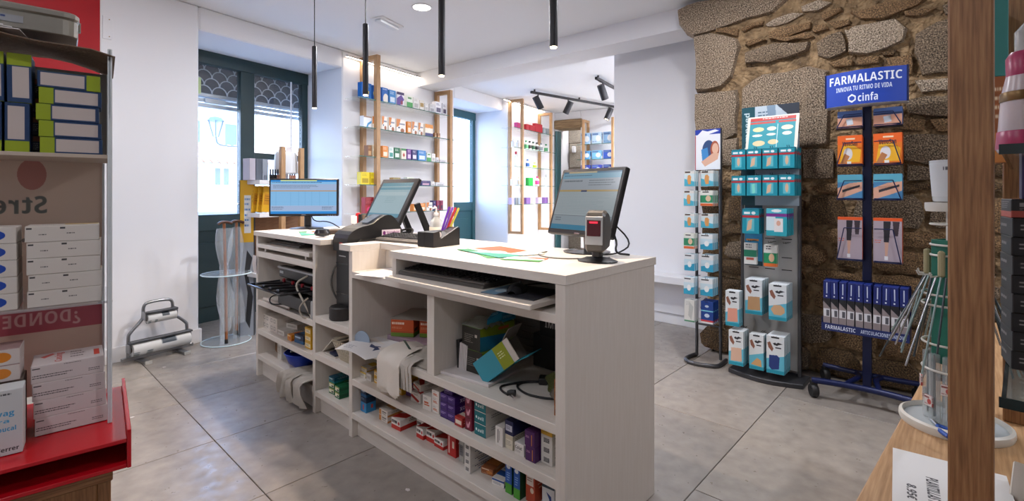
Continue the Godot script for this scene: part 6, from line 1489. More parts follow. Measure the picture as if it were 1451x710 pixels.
	var insole := func(key: String, c: String, shape: Array) -> StandardMaterial3D:
		return print_mat(key, C("d9dfe2"), [["r", 0.28, 0.03, 0.44, 0.035, C("26262a")], ["p", C("5fb4cc"), [0, 0.62, 1, 0.5, 1, 1, 0, 1]], ["r", 0, 0.9, 1, 0.1, C("1b8fa8")], ["p", C("8a5a48"), [0.05, 0.2, 0.2, 0.16, 0.4, 0.34, 0.32, 0.42, 0.12, 0.32]], ["p", C("23242a"), [0.36, 0.2, 0.5, 0.17, 0.54, 0.2, 0.66, 0.16, 0.9, 0.19, 0.7, 0.22, 0.6, 0.25, 0.45, 0.24]], ["r", 0.5, 0.29, 0.32, 0.025, C("23242a")], ["p", C(c), shape]], [], [["r", 0, 0, 1, 1, C("7fa3ac")]], 96, 128)
	var sq := [0.18, 0.5, 0.86, 0.48, 0.9, 0.86, 0.14, 0.88]
	var oval := [0.12, 0.7, 0.3, 0.58, 0.65, 0.56, 0.88, 0.64, 0.9, 0.76, 0.7, 0.84, 0.3, 0.84]
	var tr := [0.12, 0.86, 0.55, 0.66, 0.82, 0.72, 0.86, 0.9]
	var blk := [0.16, 0.52, 0.6, 0.5, 0.74, 0.56, 0.7, 0.86, 0.3, 0.9, 0.14, 0.82]
	var il := [["i_pink", "dc9a86", sq, 3.335, 0.33, -1.105, 0.085, 0.23, 2, "pink square pad insole pack, leftmost of upper row"], ["i_tan", "b8926a", sq, 3.37, 0.42, -0.985, 0.1, 0.225, 5, "tan cloth insole pack, middle of upper row"], ["i_beige", "cda57e", oval, 3.37, 0.405, -0.845, 0.1, 0.225, 4, "beige oval pad insole pack, right of upper row"],
		["i_skin", "d4b09a", sq, 3.33, 0.08, -1.08, 0.09, 0.225, 3, "pale pink pad insole pack, leftmost of lowest row"], ["i_wedge", "cfa06a", tr, 3.36, 0.072, -0.965, 0.085, 0.225, 2, "tan wedge pad insole pack, middle of lowest row"], ["i_blue", "24397a", blk, 3.36, 0.072, -0.855, 0.1, 0.235, 5, "dark blue pad insole pack, right of lowest row"]]
	for i in il: 
		hang("insole_pack", i[9], "insole pack edge behind the front pack (%s)" % i[9].get_slice(",", 0), insole.call(i[0], i[1], i[2]), i[3], i[4], i[5], i[6], i[7], 0.014, int(minf(i[8] * 2, (3.515 - i[3]) / 0.018)), 0.018, "insoles: " + i[9].get_slice(",", 0), 0.07)
		hook(s, i[3] - 3.53, 0, i[4] + i[7] - 0.01, i[5] + 0.93)
	# --- narrow two-post stand at the corner
	var o := thing("display_stand", "narrow two-post grey stand with small orthopaedic packs at the corner", "stand", Vector3(3.53, 0, -1.34))
	var tubem := mt("stand_rail", C("56575b"), 0.35, 0.7)
	for z in [-0.085, 0.085]: part(o, "post", tube([Vector3(0.02, 0.02, z), Vector3(0.02, 1.66, z)], 0.011, 10), tubem)
	part(o, "base_loop", tube(smooth([Vector3(0.06, 0.014, -0.1), Vector3(-0.1, 0.014, -0.13), Vector3(-0.17, 0.014, -0.06), Vector3(-0.14, 0.014, 0.08), Vector3(-0.09, 0.014, 0.12), Vector3(0.06, 0.014, 0.11)], 2), 0.014, 8), tubem)
	for y in [1.4, 0.25]: part(o, "crossbar", tube([Vector3(0.02, y, -0.085), Vector3(0.02, y, 0.085)], 0.008, 8), tubem)
	part(o, "poster", panel(0.178, 0.29, 0.006), flat_mat("p_poster", C("e4e6ea"), [["r", 0, 0, 1, 0.13, C("1f3aa0")], ["p", C("e6e8ee"), [0.3, 0.02, 0.5, 0.06, 0.8, 0.02, 0.95, 0.06, 0.6, 0.12, 0.36, 0.2, 0.1, 0.14]], ["e", 0.3, 0.28, 0.5, 0.5, C("2f4a78")], ["e", 0.62, 0.3, 0.34, 0.42, C("a8553a")], ["e", 0.68, 0.36, 0.24, 0.26, C("e0b49a")], ["p", C("3f87c4"), [0.25, 0.5, 0.5, 0.45, 0.55, 0.7, 0.3, 0.8]], ["p", C("dcae94"), [0.25, 0.8, 0.7, 0.6, 0.95, 0.6, 0.9, 0.75, 0.4, 0.92]], ["r", 0, 0.15, 0.03, 0.85, C("b83a4a")]], 96, 160), Vector3(0.004, 1.515, 0.0), Vector3(0, -PI / 2, 0))
	var rows := [[1.25, 0.108, "orange toe sleeve"], [1.112, 0.108, "orange toe loop"], [0.96, 0.098, "peach toe spreader"], [0.81, 0.108, "green bandage"], [0.655, 0.118, "white gel pad"], [0.49, 0.122, "white gel cap"], [0.295, 0.155, "large"]]
	for r in rows.size():
		for c in 2:
			var key := "p_ortho_%d" % (0 if r < 3 else (1 if r == 3 and c == 0 or r == 1 and c == 1 else 2))
			if r == 1 and c == 1: key = "p_ortho_1"
			var m: StandardMaterial3D
			if r == 6: m = print_mat("p_ortho_white", C("d2d3d0"), [["r", 0, 0.93, 1, 0.07, C("4f8f6a")], ["l", 0.2, 0.1, 0.5, 0.2, C("9aa0a0"), 3], ["p", C("b4b8b6"), [0.5, 0.1, 0.9, 0.3, 0.7, 0.9, 0.4, 0.7]]], [], [], 48, 64) if c == 0 else print_mat("p_ortho_blue", C("16408f"), [["r", 0, 0.84, 1, 0.08, C("c9404a")], ["r", 0, 0.92, 1, 0.08, C("d9d9dc")], ["r", 0, 0.42, 1, 0.04, C("7fd0e0")], ["e", 0.3, 0.56, 0.4, 0.16, C("c4d4e8")], ["e", 0.34, 0.18, 0.3, 0.1, C("c4d4e8")]], [], [], 48, 64)
			elif key == "p_ortho_0": m = print_mat(key, C("cfe0e4"), [["r", 0, 0, 1, 0.18, C("dcdad4")], ["r", 0.1, 0.06, 0.5, 0.08, C("4a3a34")], ["p", C("4fb0c8"), [0, 0.5, 1, 0.7, 1, 1, 0, 1]], ["p", C("d99a58"), [0.35, 0.3, 0.55, 0.26, 0.68, 0.4, 0.64, 0.85, 0.4, 0.88, 0.3, 0.6]]], [], [], 48, 64)
			elif key == "p_ortho_1": m = print_mat(key, C("dfe0d8"), [["r", 0, 0.32, 1, 0.46, C("2f8a62")], ["e", 0.45, 0.34, 0.4, 0.36, C("e0c0a0")], ["r", 0, 0.84, 1, 0.16, C("dd6a38")], ["r", 0.2, 0.08, 0.5, 0.06, C("2a2a2e")]], [], [], 48, 64)
			else: m = print_mat(key, C("c6dce6"), [["r", 0, 0, 1, 0.3, C("dfe3e4")], ["r", 0.1, 0.08, 0.6, 0.06, C("33343a")], ["p", C("2f9cc0"), [0, 0.7, 1, 0.55, 1, 1, 0, 1]], ["e", 0.35, 0.45, 0.36, 0.34, C("e9edee")]], [], [], 48, 64)
			var side: String = ["left", "right"][c]
			var word: String = rows[r][2]
			if r == 1 and c == 1: word = "green and orange bandage"
			if r == 3 and c == 1: word = "pale blue gel"
			if r == 6: word = ["large white", "large dark blue"][c]
			hang("ortho_pack", "%s pack on the %s hook, %s row from top of narrow stand" % [word, side, NTH[r]], "%s pack behind the front one in %s row, %s hook" % [word, NTH[r], side], m, 3.41 - 0.01 * (r % 2) - 0.03 * (1 - c), rows[r][0], -1.398 + 0.1 * c - 0.012 * (1 - c), 0.072 + 0.012 * c, rows[r][1], 0.012, 4 + c * 2, 0.017, "narrow stand row %d %s" % [r + 1, side], 0.05)
			hook(o, -0.13, 0.01, rows[r][0] + rows[r][1] - 0.006, -0.058 + 0.1 * c)
	# --- tall blue bandage stand on casters
	var blue := mt("navy_metal", C("101c4a"), 0.35, 0.2)
	var b := thing("bandage_stand", "tall navy metal stand on casters with curved blue header sign", "stand", Vector3(3.56, 0, -0.41))
	pb(b, "pole", blue, -0.02, 0.02, 0.06, 1.9, -0.022, 0.022, 0.004)
	part(b, "front_bar", tube(smooth([Vector3(-0.24, 0.1, -0.24), Vector3(-0.2, 0.1, -0.08), Vector3(-0.19, 0.1, 0.08), Vector3(-0.22, 0.1, 0.24)], 2), 0.018, 8), blue)
	part(b, "rear_bar", tube(smooth([Vector3(0.1, 0.1, -0.24), Vector3(0.08, 0.1, -0.08), Vector3(0.08, 0.1, 0.08), Vector3(0.1, 0.1, 0.24)], 2), 0.016, 8), blue)
	for z in [-0.04, 0.04]: part(b, "brace", tube([Vector3(-0.195, 0.1, z * 2), Vector3(0.0, 0.1, z), Vector3(0.08, 0.1, z * 1.5)], 0.015, 8), blue)
	for c in [[-0.235, -0.23], [-0.215, 0.23], [0.1, -0.23], [0.1, 0.23]]:
		var cs := part(b, "caster", lathe([Vector2(0, -0.014), Vector2(0.034, -0.018), Vector2(0.04, -0.01), Vector2(0.04, 0.01), Vector2(0.034, 0.018), Vector2(0, 0.014)], 18), mt("black_rubber"), Vector3(c[0], 0.04, c[1]), Vector3(PI / 2, 0.6, 0))
		part(cs, "fork", cbox(0.03, 0.034, 0.05, 0.004), mt("near_black"), Vector3(0, 0.0, -0.03))
	var g := []
	for i in 2:
		var row := []
		for j in 17:
			var u := j / 16.0
			row.append(Vector3(-0.12 - 0.05 * sin(PI * u), 0.705 - i * 0.195 + 1.2 + 0.0, -0.19 + u * 0.385))
		g.append(row)
	var sign_mat := flat_mat("p_sign", C("163fa8"), [["t", 0.06, 0.12, 0.88, 0.25, C("eef2f8"), "FARMALASTIC"], ["t", 0.15, 0.45, 0.68, 0.13, C("dfe6f2"), "INNOVA TU RITMO DE VIDA"], ["p", C("e6ecf6"), [0.355, 0.68, 0.405, 0.75, 0.405, 0.87, 0.355, 0.94, 0.305, 0.87, 0.305, 0.75]], ["p", C("163fa8"), [0.355, 0.735, 0.388, 0.775, 0.388, 0.845, 0.355, 0.885, 0.322, 0.845, 0.322, 0.775]], ["t", 0.43, 0.68, 0.24, 0.24, C("e6ecf6"), "cinfa"]], 512, 256)
	part(b, "sign_face", sheet(g), sign_mat)
	for z in [-0.19, 0.195]: pb(b, "sign_edge", blue, -0.124, -0.112, 1.708, 1.907, z - 0.004, z + 0.004, 0.001)
	var und := []
	for k in 17: und.append(Vector2(-0.118 - 0.05 * sin(PI * k / 16.0), 0.19 - k / 16.0 * 0.385))
	und.append_array([Vector2(-0.03, -0.195), Vector2(-0.03, 0.19)])
	for y in [1.712, 1.902]: part(b, "sign_plate", prism(und, 0.006), mt("white_lacquer"), Vector3(0, y, 0), Vector3(-PI / 2, 0, 0))
	var hand := [["p", C("d8a48c"), [0.0, 0.55, 0.5, 0.35, 1, 0.3, 1, 0.65, 0.6, 0.8, 0, 1.0]], ["p", C("2c2c34"), [0.2, 0.62, 0.9, 0.42, 0.9, 0.5, 0.2, 0.72]]]
	var pm := [print_mat("f_blue", C("4a6aa8"), [["r", 0, 0.42, 1, 0.58, C("d29a80")], ["p", C("c9d2dc"), [0.35, 0.5, 0.6, 0.45, 0.65, 0.8, 0.4, 0.85]], ["r", 0, 0.3, 1, 0.08, C("22345f")]], [], [], 64, 64),
		print_mat("f_orange", C("e2761c"), [["r", 0, 0, 1, 0.3, C("e8641e")], ["p", C("f0b428"), [0.1, 0.9, 0.2, 0.35, 0.6, 0.3, 0.95, 0.5, 0.9, 0.9]], ["r", 0.35, 0.1, 0.36, 0.05, C("f4d9b8")], ["t", 0.2, 0.2, 0.6, 0.15, C("2a2230"), "VenoSan"], ["e", 0.25, 0.42, 0.36, 0.4, C("dcd8dc")], ["p", C("b8784a"), [0.1, 0.95, 0.3, 0.6, 0.5, 0.7, 0.3, 0.98]], ["r", 0.4, 0.87, 0.16, 0.1, C("e8e4e0")]], [["r", 0, 0, 1, 1, C("d8541a")]], [["r", 0, 0, 1, 1, C("d05a1c")]], 96, 96),
		print_mat("f_hand", C("4a86b4"), [["r", 0, 0.0, 1, 0.3, C("5aa8c0")]] + hand, [], [], 64, 64),
		print_mat("f_knee", C("a89aa4"), [["r", 0, 0, 1, 0.07, C("e0561c")], ["p", C("26242c"), [0.36, 0.08, 0.62, 0.08, 0.55, 0.55, 0.38, 0.55]], ["p", C("c49a86"), [0.4, 0.55, 0.54, 0.55, 0.5, 0.85, 0.42, 0.85]], ["p", C("3a3038"), [0.68, 0.08, 0.92, 0.08, 0.86, 0.4, 0.72, 0.4]], ["r", 0.4, 0.86, 0.12, 0.08, C("dcdce0")], ["l", 0.06, 0.5, 0.3, 0.1, C("d0583a"), 2]], [["r", 0, 0, 1, 1, C("d8541a")]], [["r", 0, 0, 1, 1, C("c0502a")]], 96, 128)]
	var pr := [[1.585, 0.10, 0.022, "blue and skin toned wrist support pack", 2], [1.365, 0.175, 0.03, "orange and yellow bandage pack", 2], [1.165, 0.145, 0.025, "blue pack with crossed forearms", 2], [0.81, 0.25, 0.04, "grey and orange knee support pack", 1]]
	for r in 4:
		for c in 2:
			var z: float = [-0.483, -0.305][c]
			for k in pr[r][4]: one("bandage_pack", "%s %s the pole, %s" % [pr[r][3], ["left of", "right of"][c], ["front one", "one behind the front"][k]], "pack", cbox([0.12, 0.13][c], pr[r][1] - 0.01 * k, pr[r][2], 0.001), pm[r], Vector3(3.46 + pr[r][2] / 2 + k * (pr[r][2] + 0.003), pr[r][0] + pr[r][1] / 2, z), Vector3(0, -PI / 2 + 0.04 - 0.08 * c, 0), "bandage packs")
			var zz: float = z + 0.41
			var hl := [Vector3(-0.118, pr[r][0] + 0.004, zz - 0.06), Vector3(-0.118, pr[r][0] + pr[r][1] * 0.75, zz - 0.025 + 0.05 * c), Vector3(-0.02, pr[r][0] + pr[r][1] * 0.8, zz + (0.04 if c == 0 else -0.05)), Vector3(-0.118, pr[r][0] + pr[r][1] * 0.75, zz - 0.025 + 0.05 * c), Vector3(-0.118, pr[r][0] + 0.004, zz + 0.06)]
			part(b, "wire_holder", tube([hl[0] if c == 0 else hl[4], hl[1]], 0.003, 5), blue)
			part(b, "wire_holder", tube([hl[1], Vector3(-0.118, hl[1].y, zz + (0.06 if c == 0 else -0.06))], 0.003, 5), blue)
			part(b, "wire_holder", tube([hl[0], hl[4], Vector3(0.0, pr[r][0] - 0.004, zz + (0.06 if c == 0 else -0.06))], 0.004, 5), blue)
			part(b, "ledge", cbox(0.1, 0.004, 0.13, 0.001), blue, Vector3(-0.06, pr[r][0] - 0.003, zz))
	var tray := part(b, "carton_tray", boxes([[-0.155, -0.03, 0.388, 0.394, -0.205, 0.205], [-0.03, -0.024, 0.388, 0.68, -0.205, 0.205], [-0.155, -0.03, 0.388, 0.46, -0.205, -0.2], [-0.155, -0.03, 0.388, 0.46, 0.2, 0.205]]), blue)
	part(tray, "tray_lip", panel(0.41, 0.045, 0.004), flat_mat("p_lip", C("14245c"), [["t", 0.05, 0.25, 0.36, 0.5, C("e6ebf4"), "FARMALASTIC"], ["t", 0.47, 0.28, 0.5, 0.44, C("cdd6e6"), "ARTICULACIONES INNOVA"]], 384, 48), Vector3(-0.158, 0.41, 0), Vector3(0, -PI / 2, 0))
	var tm := print_mat("f_tubular", C("1c1d22"), [["r", 0, 0, 1, 0.36, C("16246a")], ["r", 0.44, 0.04, 0.14, 0.22, C("c2cbdf")], ["r", 0.36, 0.3, 0.2, 0.03, C("d6dbe6")], ["p", C("8a7f80"), [0, 0.42, 1, 0.56, 1, 1, 0, 1]], ["r", 0.06, 0.58, 0.88, 0.16, C("d2d2d6")], ["r", 0.45, 0.6, 0.4, 0.12, C("55555c")]], [["r", 0, 0, 1, 1, C("1a3080")]], [["r", 0, 0, 1, 0.36, C("16286c")]], 64, 160)
	for k in 10: one("bandage_box", "narrow blue and grey joint bandage carton, %s from left in the tray" % NTH[k], "box", cbox(0.036, 0.285, 0.08, 0.001), tm, Vector3(3.445, 0.395 + 0.1425, -0.41 - 0.178 + k * 0.0395 + (0.004 if k > 5 else 0.0)), Vector3(0, -PI / 2, 0.02 * sin(k * 1.7)), "cartons in the bandage tray")

# ---------------------------------------------------------------- oak table with shelves at the right, close to the camera
func build_right_table() -> void:
	var ox := pale_oak("x")
	var oy := oak("y")
	var turn := -0.066
	var tb := thing("oak_table", "oak table top with panel sides at the right foreground", "table", Vector3(0.70, 0, -0.125), turn)
	pb(tb, "table_top", ox, 0, 1.7, 0.715, 0.75, 0, 0.62, 0.002)
	pb(tb, "side_panel", oy, 0.03, 0.06, 0, 0.715, 0.03, 0.6)
	pb(tb, "side_panel", oy, 1.64, 1.67, 0, 0.715, 0.03, 0.6)
	pb(tb, "back_panel", oy, 0.06, 1.64, 0, 0.715, 0.56, 0.59)
	var un := thing("shelf_unit", "oak post shelf unit with dark edged glass boards on the table", "shelf", Vector3(0.82, 0.75, 0.009), turn)
	pb(un, "post", oy, -0.02, 0.02, 0, 1.9, -0.02, 0.02, 0.002)
	pb(un, "post", oy, 0.55, 0.59, 0, 1.9, 0.015, 0.055, 0.002)
	pb(un, "post", oy, -0.02, 0.02, 0, 1.9, 0.4, 0.44, 0.002)
	pb(un, "post", oy, 0.55, 0.59, 0, 1.9, 0.4, 0.44, 0.002)
	var glass := clear("shelf_glass", C("d5efe8"), 0.12, 0.02)
	var dk := mt("dark_glass_edge", C("12211f"), 0.1)
	for y in [0.198, 0.497]:
		pb(un, "glass_shelf", glass, 0.0, 0.6, y, y + 0.01, 0.03, 0.4, 0.0005)
		pb(un, "glass_edge", dk, -0.003, 0.0, y - 0.001, y + 0.011, 0.024, 0.4, 0.0)
		pb(un, "glass_edge", dk, 0.0, 0.6, y, y + 0.01, 0.026, 0.03, 0.0)
	# pink capped bottle and its neighbours on the upper board
	var bt := thing("shampoo_bottle", "white bottle with pink cap and pink base on the upper glass board", "bottle", Vector3(0.975, 1.257, 0.068))
	part(bt, "body", lathe([Vector2(0, 0), Vector2(0.03, 0), Vector2(0.032, 0.004), Vector2(0.027, 0.08), Vector2(0.022, 0.105), Vector2(0, 0.106)], 24), mt("pearl_white", C("d8ccd0"), 0.25))
	part(bt, "pink_base", lathe([Vector2(0.0325, 0.004), Vector2(0.0328, 0.006), Vector2(0.0315, 0.028), Vector2(0.031, 0.029)], 24), mt("rose_plastic", C("b83a68"), 0.3))
	part(bt, "gold_band", lathe([Vector2(0.0285, 0.07), Vector2(0.0288, 0.071), Vector2(0.028, 0.082), Vector2(0.0276, 0.083)], 24), mt("bronze_foil", C("7a5f3a"), 0.35, 0.6))
	part(bt, "cap", lathe([Vector2(0, 0.105), Vector2(0.022, 0.105), Vector2(0.0225, 0.13), Vector2(0.018, 0.138), Vector2(0, 0.139)], 24), mt("rose_plastic"))
	var bt2 := thing("clear_bottle", "clear bottle with pale top standing behind the pink capped bottle", "bottle", Vector3(1.08, 1.257, 0.085))
	part(bt2, "body", lathe([Vector2(0, 0), Vector2(0.024, 0), Vector2(0.025, 0.19), Vector2(0.01, 0.21), Vector2(0, 0.21)], 20), clear("bottle_clear", C("dfe6e8"), 0.35, 0.08))
	part(bt2, "cap", cyl(0.012, 0.035, 14), mt("pale_green_cap", C("a8beb4"), 0.4), Vector3(0, 0.21, 0))
	one("teal_box", "teal carton high on the unit beside the rear oak post", "box", cbox(0.05, 0.16, 0.05, 0.001), mt("teal_card", C("3a7f7a"), 0.5), Vector3(1.3, 1.257 + 0.24, 0.035), Vector3(0, 0.2, 0))
	one("grey_box", "brown and grey carton under the teal one on the upper board", "box", cbox(0.05, 0.16, 0.05, 0.001), std("p_brown"), Vector3(1.3, 1.257 + 0.08, 0.035), Vector3(0, 0.2, 0))
	# lower board: black cartons
	for k in 9: one("black_carton", "flat black carton with pale lettering, %s on the lower glass board" % UP_WORDS[k] if k < 8 else "black carton with a red stripe on top of the stack", "box", cbox(0.09, 0.026, 0.07, 0.001), print_mat("p_blackflat", C("191618"), [["l", 0.1, 0.35, 0.5, 0.4, C("8f8a88"), 2]], [], [["l", 0.1, 0.35, 0.5, 0.4, C("8f8a88"), 1]], 64, 64) if k < 8 else std("p_redline", "1a1718", "a8473a", "8f8a88", 0), Vector3(1.0, 0.958 + 0.013 + 0.026 * k, 0.092), Vector3(0, -PI / 2 + 0.1 + 0.03 * (k % 2), 0), "black cartons")
	one("purple_box", "dark purple carton standing on the black stack", "box", cbox(0.06, 0.06, 0.04, 0.001), mt("deep_purple", C("2a1850"), 0.4), Vector3(1.0, 0.958 + 0.234 + 0.03, 0.092), Vector3(0, -PI / 2, 0))
	one("vial_box", "white and lime carton beside the front oak post", "box", cbox(0.03, 0.06, 0.03, 0.001), std("p_lime", "dfe3e8", "9cb82e", "4a5a80", 0), Vector3(1.32, 0.958 + 0.24, 0.03), Vector3(0, -PI / 2, 0))
	one("vial_box", "teal carton under the white and lime one by the post", "box", cbox(0.03, 0.12, 0.03, 0.001), std("p_tealbox", "1f7f74", "12403c", "bfe0dc", 4), Vector3(1.32, 0.958 + 0.06, 0.03), Vector3(0, -PI / 2, 0))
	one("vial_box", "second teal carton between the upper and lower ones by the post", "box", cbox(0.03, 0.09, 0.03, 0.001), std("p_tealbox"), Vector3(1.32, 0.958 + 0.165, 0.03), Vector3(0, -PI / 2, 0))
	# price block and cards on the table
	one("acrylic_wedge", "pale wedge shaped card holder lying on the table behind the post", "holder", prism([Vector2(0, 0), Vector2(0.12, 0), Vector2(0.02, 0.05)], 0.05, 0.002), mt("pale_plastic"), Vector3(1.02, 0.75, 0.075), Vector3(0, -0.3, 0))
	var st := ["c98a1f", "2f5fa0", "8a2f5c", "d8d2c8", "1f7f80", "c2532f", "23232a", "6a3f8c"]
	for k in 8: one("colour_card", "narrow colour card, %s in the row on the table right of post" % NTH[k], "card", cbox(0.008, 0.035, 0.05, 0.0006), mt("card_" + st[k], C(st[k]), 0.5), Vector3(0.80 + 0.014 * k, 0.7675, 0.047 + 0.002 * k), Vector3(0, 0.4, 0.12), "colour cards")
	# sheet with prices
	var g := []
	for i in 9:
		var row := []
		for j in 7:
			var u := i / 8.0
			var v := j / 6.0
			row.append(Vector3(0.82 + 0.26 * (1.0 - v), 0.7525 + 0.012 * pow(absf(v - 0.4) * 1.6, 2.0) * (0.4 + u), -0.088 + 0.14 * u + 0.02 * v))
		g.append(row)
	one("price_sheet", "curled white sheet printed PLANTILLAS lying on the oak table", "sheet", sheet(g, 0.001), flat_mat("p_price", C("dcdcdc"), [["t", 0.28, 0.3, 0.5, 0.1, C("2c2c30"), "PLANTILLAS TREKKING", "f"], ["t", 0.44, 0.13, 0.18, 0.08, C("2c2c30"), "8.95€", "f"]], 256, 192))
	build_spinner()

func build_spinner() -> void:
	var white := mt("ivory_plastic", C("d6d3ca"), 0.4)
	var c := Vector3(1.275, 0.75, -0.01)
	var s := thing("spinner_rack", "white revolving rack with wire tiers for nail tools on oak table", "rack", c)
	part(s, "base_ring", lathe([Vector2(0.076, 0.002), Vector2(0.083, 0.0), Vector2(0.085, 0.006), Vector2(0.084, 0.014), Vector2(0.079, 0.017), Vector2(0.076, 0.01), Vector2(0.076, 0.002)], 40), white)
	part(s, "base_plate", cyl(0.077, 0.008, 36), mt("pale_blue_plate", C("b4bcc0"), 0.4))
	part(s, "pole", cyl(0.012, 0.42, 14), white)
	part(s, "top_plate", lathe([Vector2(0, 0.415), Vector2(0.042, 0.415), Vector2(0.044, 0.42), Vector2(0.044, 0.432), Vector2(0, 0.434)], 32), white)
	for k in 4: part(s, "green_panel", cbox(0.048, 0.24, 0.003, 0.001), mt("green_card", C("1f6f5c"), 0.5), Vector3(cos(k * PI / 2 + 0.5) * 0.024, 0.24, sin(k * PI / 2 + 0.5) * 0.024), Vector3(0, -k * PI / 2 - 0.5 + PI / 2, 0))
	for y in [0.16, 0.11, 0.235, 0.255, 0.33, 0.35, 0.39]:
		var r: float = 0.035 if y > 0.3 else 0.048
		part(s, "wire_ring", tube(range(28).map(func(i): return Vector3(cos(TAU * i / 28.0) * r, y, sin(TAU * i / 28.0) * r)), 0.0022, 6, true), white)
	for k in 10:
		var a := k * TAU / 10.0
		part(s, "wire_arm", tube([Vector3(cos(a) * 0.02, 0.29, sin(a) * 0.02), Vector3(cos(a) * 0.055, 0.29, sin(a) * 0.055), Vector3(cos(a) * 0.058, 0.298, sin(a) * 0.058)], 0.0018, 5), white)
	var cup := thing("plastic_cup", "white plastic tube with a handwritten note on top of the spinner", "cup", c + Vector3(0, 0.434, 0))
	part(cup, "tube", lathe([Vector2(0, 0), Vector2(0.03, 0), Vector2(0.032, 0.003), Vector2(0.037, 0.08), Vector2(0.035, 0.08), Vector2(0.03, 0.006), Vector2(0, 0.005)], 28), mt("pearl_plastic", C("cfd3d6"), 0.25))
	part(cup, "note", lathe([Vector2(0.0328, 0.01), Vector2(0.0369, 0.075)], 28), flat_mat("p_note", C("cfd3d6"), [["p", C("3a3c42"), [0.5, 0.55, 0.52, 0.2, 0.53, 0.2, 0.515, 0.55]], ["l", 0.46, 0.2, 0.12, 0.5, C("50525a"), 4]], 256, 64))
	var steel := mt("steel")
	var smoke := mt("grey_file", C("4c5457"), 0.35, 0.5)
	for k in 34:
		var a := PI * 0.55 + k * TAU / 34.0
		var top := c + Vector3(cos(a) * 0.044, 0.29, sin(a) * 0.044)
		var low := c + Vector3(cos(a) * (0.08 + 0.012 * (k % 4)), 0.115 + 0.01 * (k % 5), sin(a) * (0.08 + 0.012 * (k % 4)))
		one("nail_file", "slim metal nail file hanging slanted from the spinner", "file", tube([top, low], 0.0019, 5), [smoke, mt("pale_file", C("9ab0ae"), 0.35, 0.3), steel][k % 3], V0, V0, "nail files on the spinner")
	for k in 10:
		var a := k * TAU / 10.0 + 0.2
		var t := thing("tool_tube", "clear tube with a red marked tool in the lower spinner tier", "tube", c + Vector3(cos(a) * 0.038, 0.009, sin(a) * 0.038), 0.0, "tubes on the spinner")
		part(t, "tube", cyl(0.009, 0.13, 12), clear("tube_clear", C("cfd8da"), 0.3, 0.1))
		part(t, "tool", cbox(0.006, 0.12, 0.004, 0.001), smoke, Vector3(0, 0.07, 0))
		part(t, "label", cbox(0.017, 0.02, 0.004, 0.0006), std("p_tooltag", "d6cfcc", "b8504a", "8a4a48", 3, 32, 32), Vector3(cos(a) * 0.011, 0.04 + 0.03 * (k % 2), sin(a) * 0.011), Vector3(0, -a + PI / 2, 0))
	for k in 2: one("nail_brush", "cream bristle nail brush on the upper spinner tier, %s of two" % NTH[k], "brush", cbox(0.012, 0.05, 0.01, 0.003), mt("bristle", C("a39a76"), 0.8), c + Vector3(cos(3.6 + k * 1.2) * 0.04, 0.315, sin(3.6 + k * 1.2) * 0.04), Vector3(0, -2.9 - k * 0.7, 0), "nail brushes")
	var pl := thing("nail_clipper", "small blue handled nipper lying on the spinner base", "nipper", c + Vector3(-0.055, 0.013, -0.022), 0.6)
	for k in 2: part(pl, "handle", tube(smooth([Vector3(-0.045, 0, -0.012 + 0.03 * k), Vector3(-0.02, 0, -0.012 + 0.022 * k), Vector3(0.0, 0, 0.0)], 2), 0.004, 6), mt("blue_grip", C("1f4fa8"), 0.4))
	part(pl, "jaw", tube([V0, Vector3(0.02, 0, 0.003)], 0.004, 6), steel)

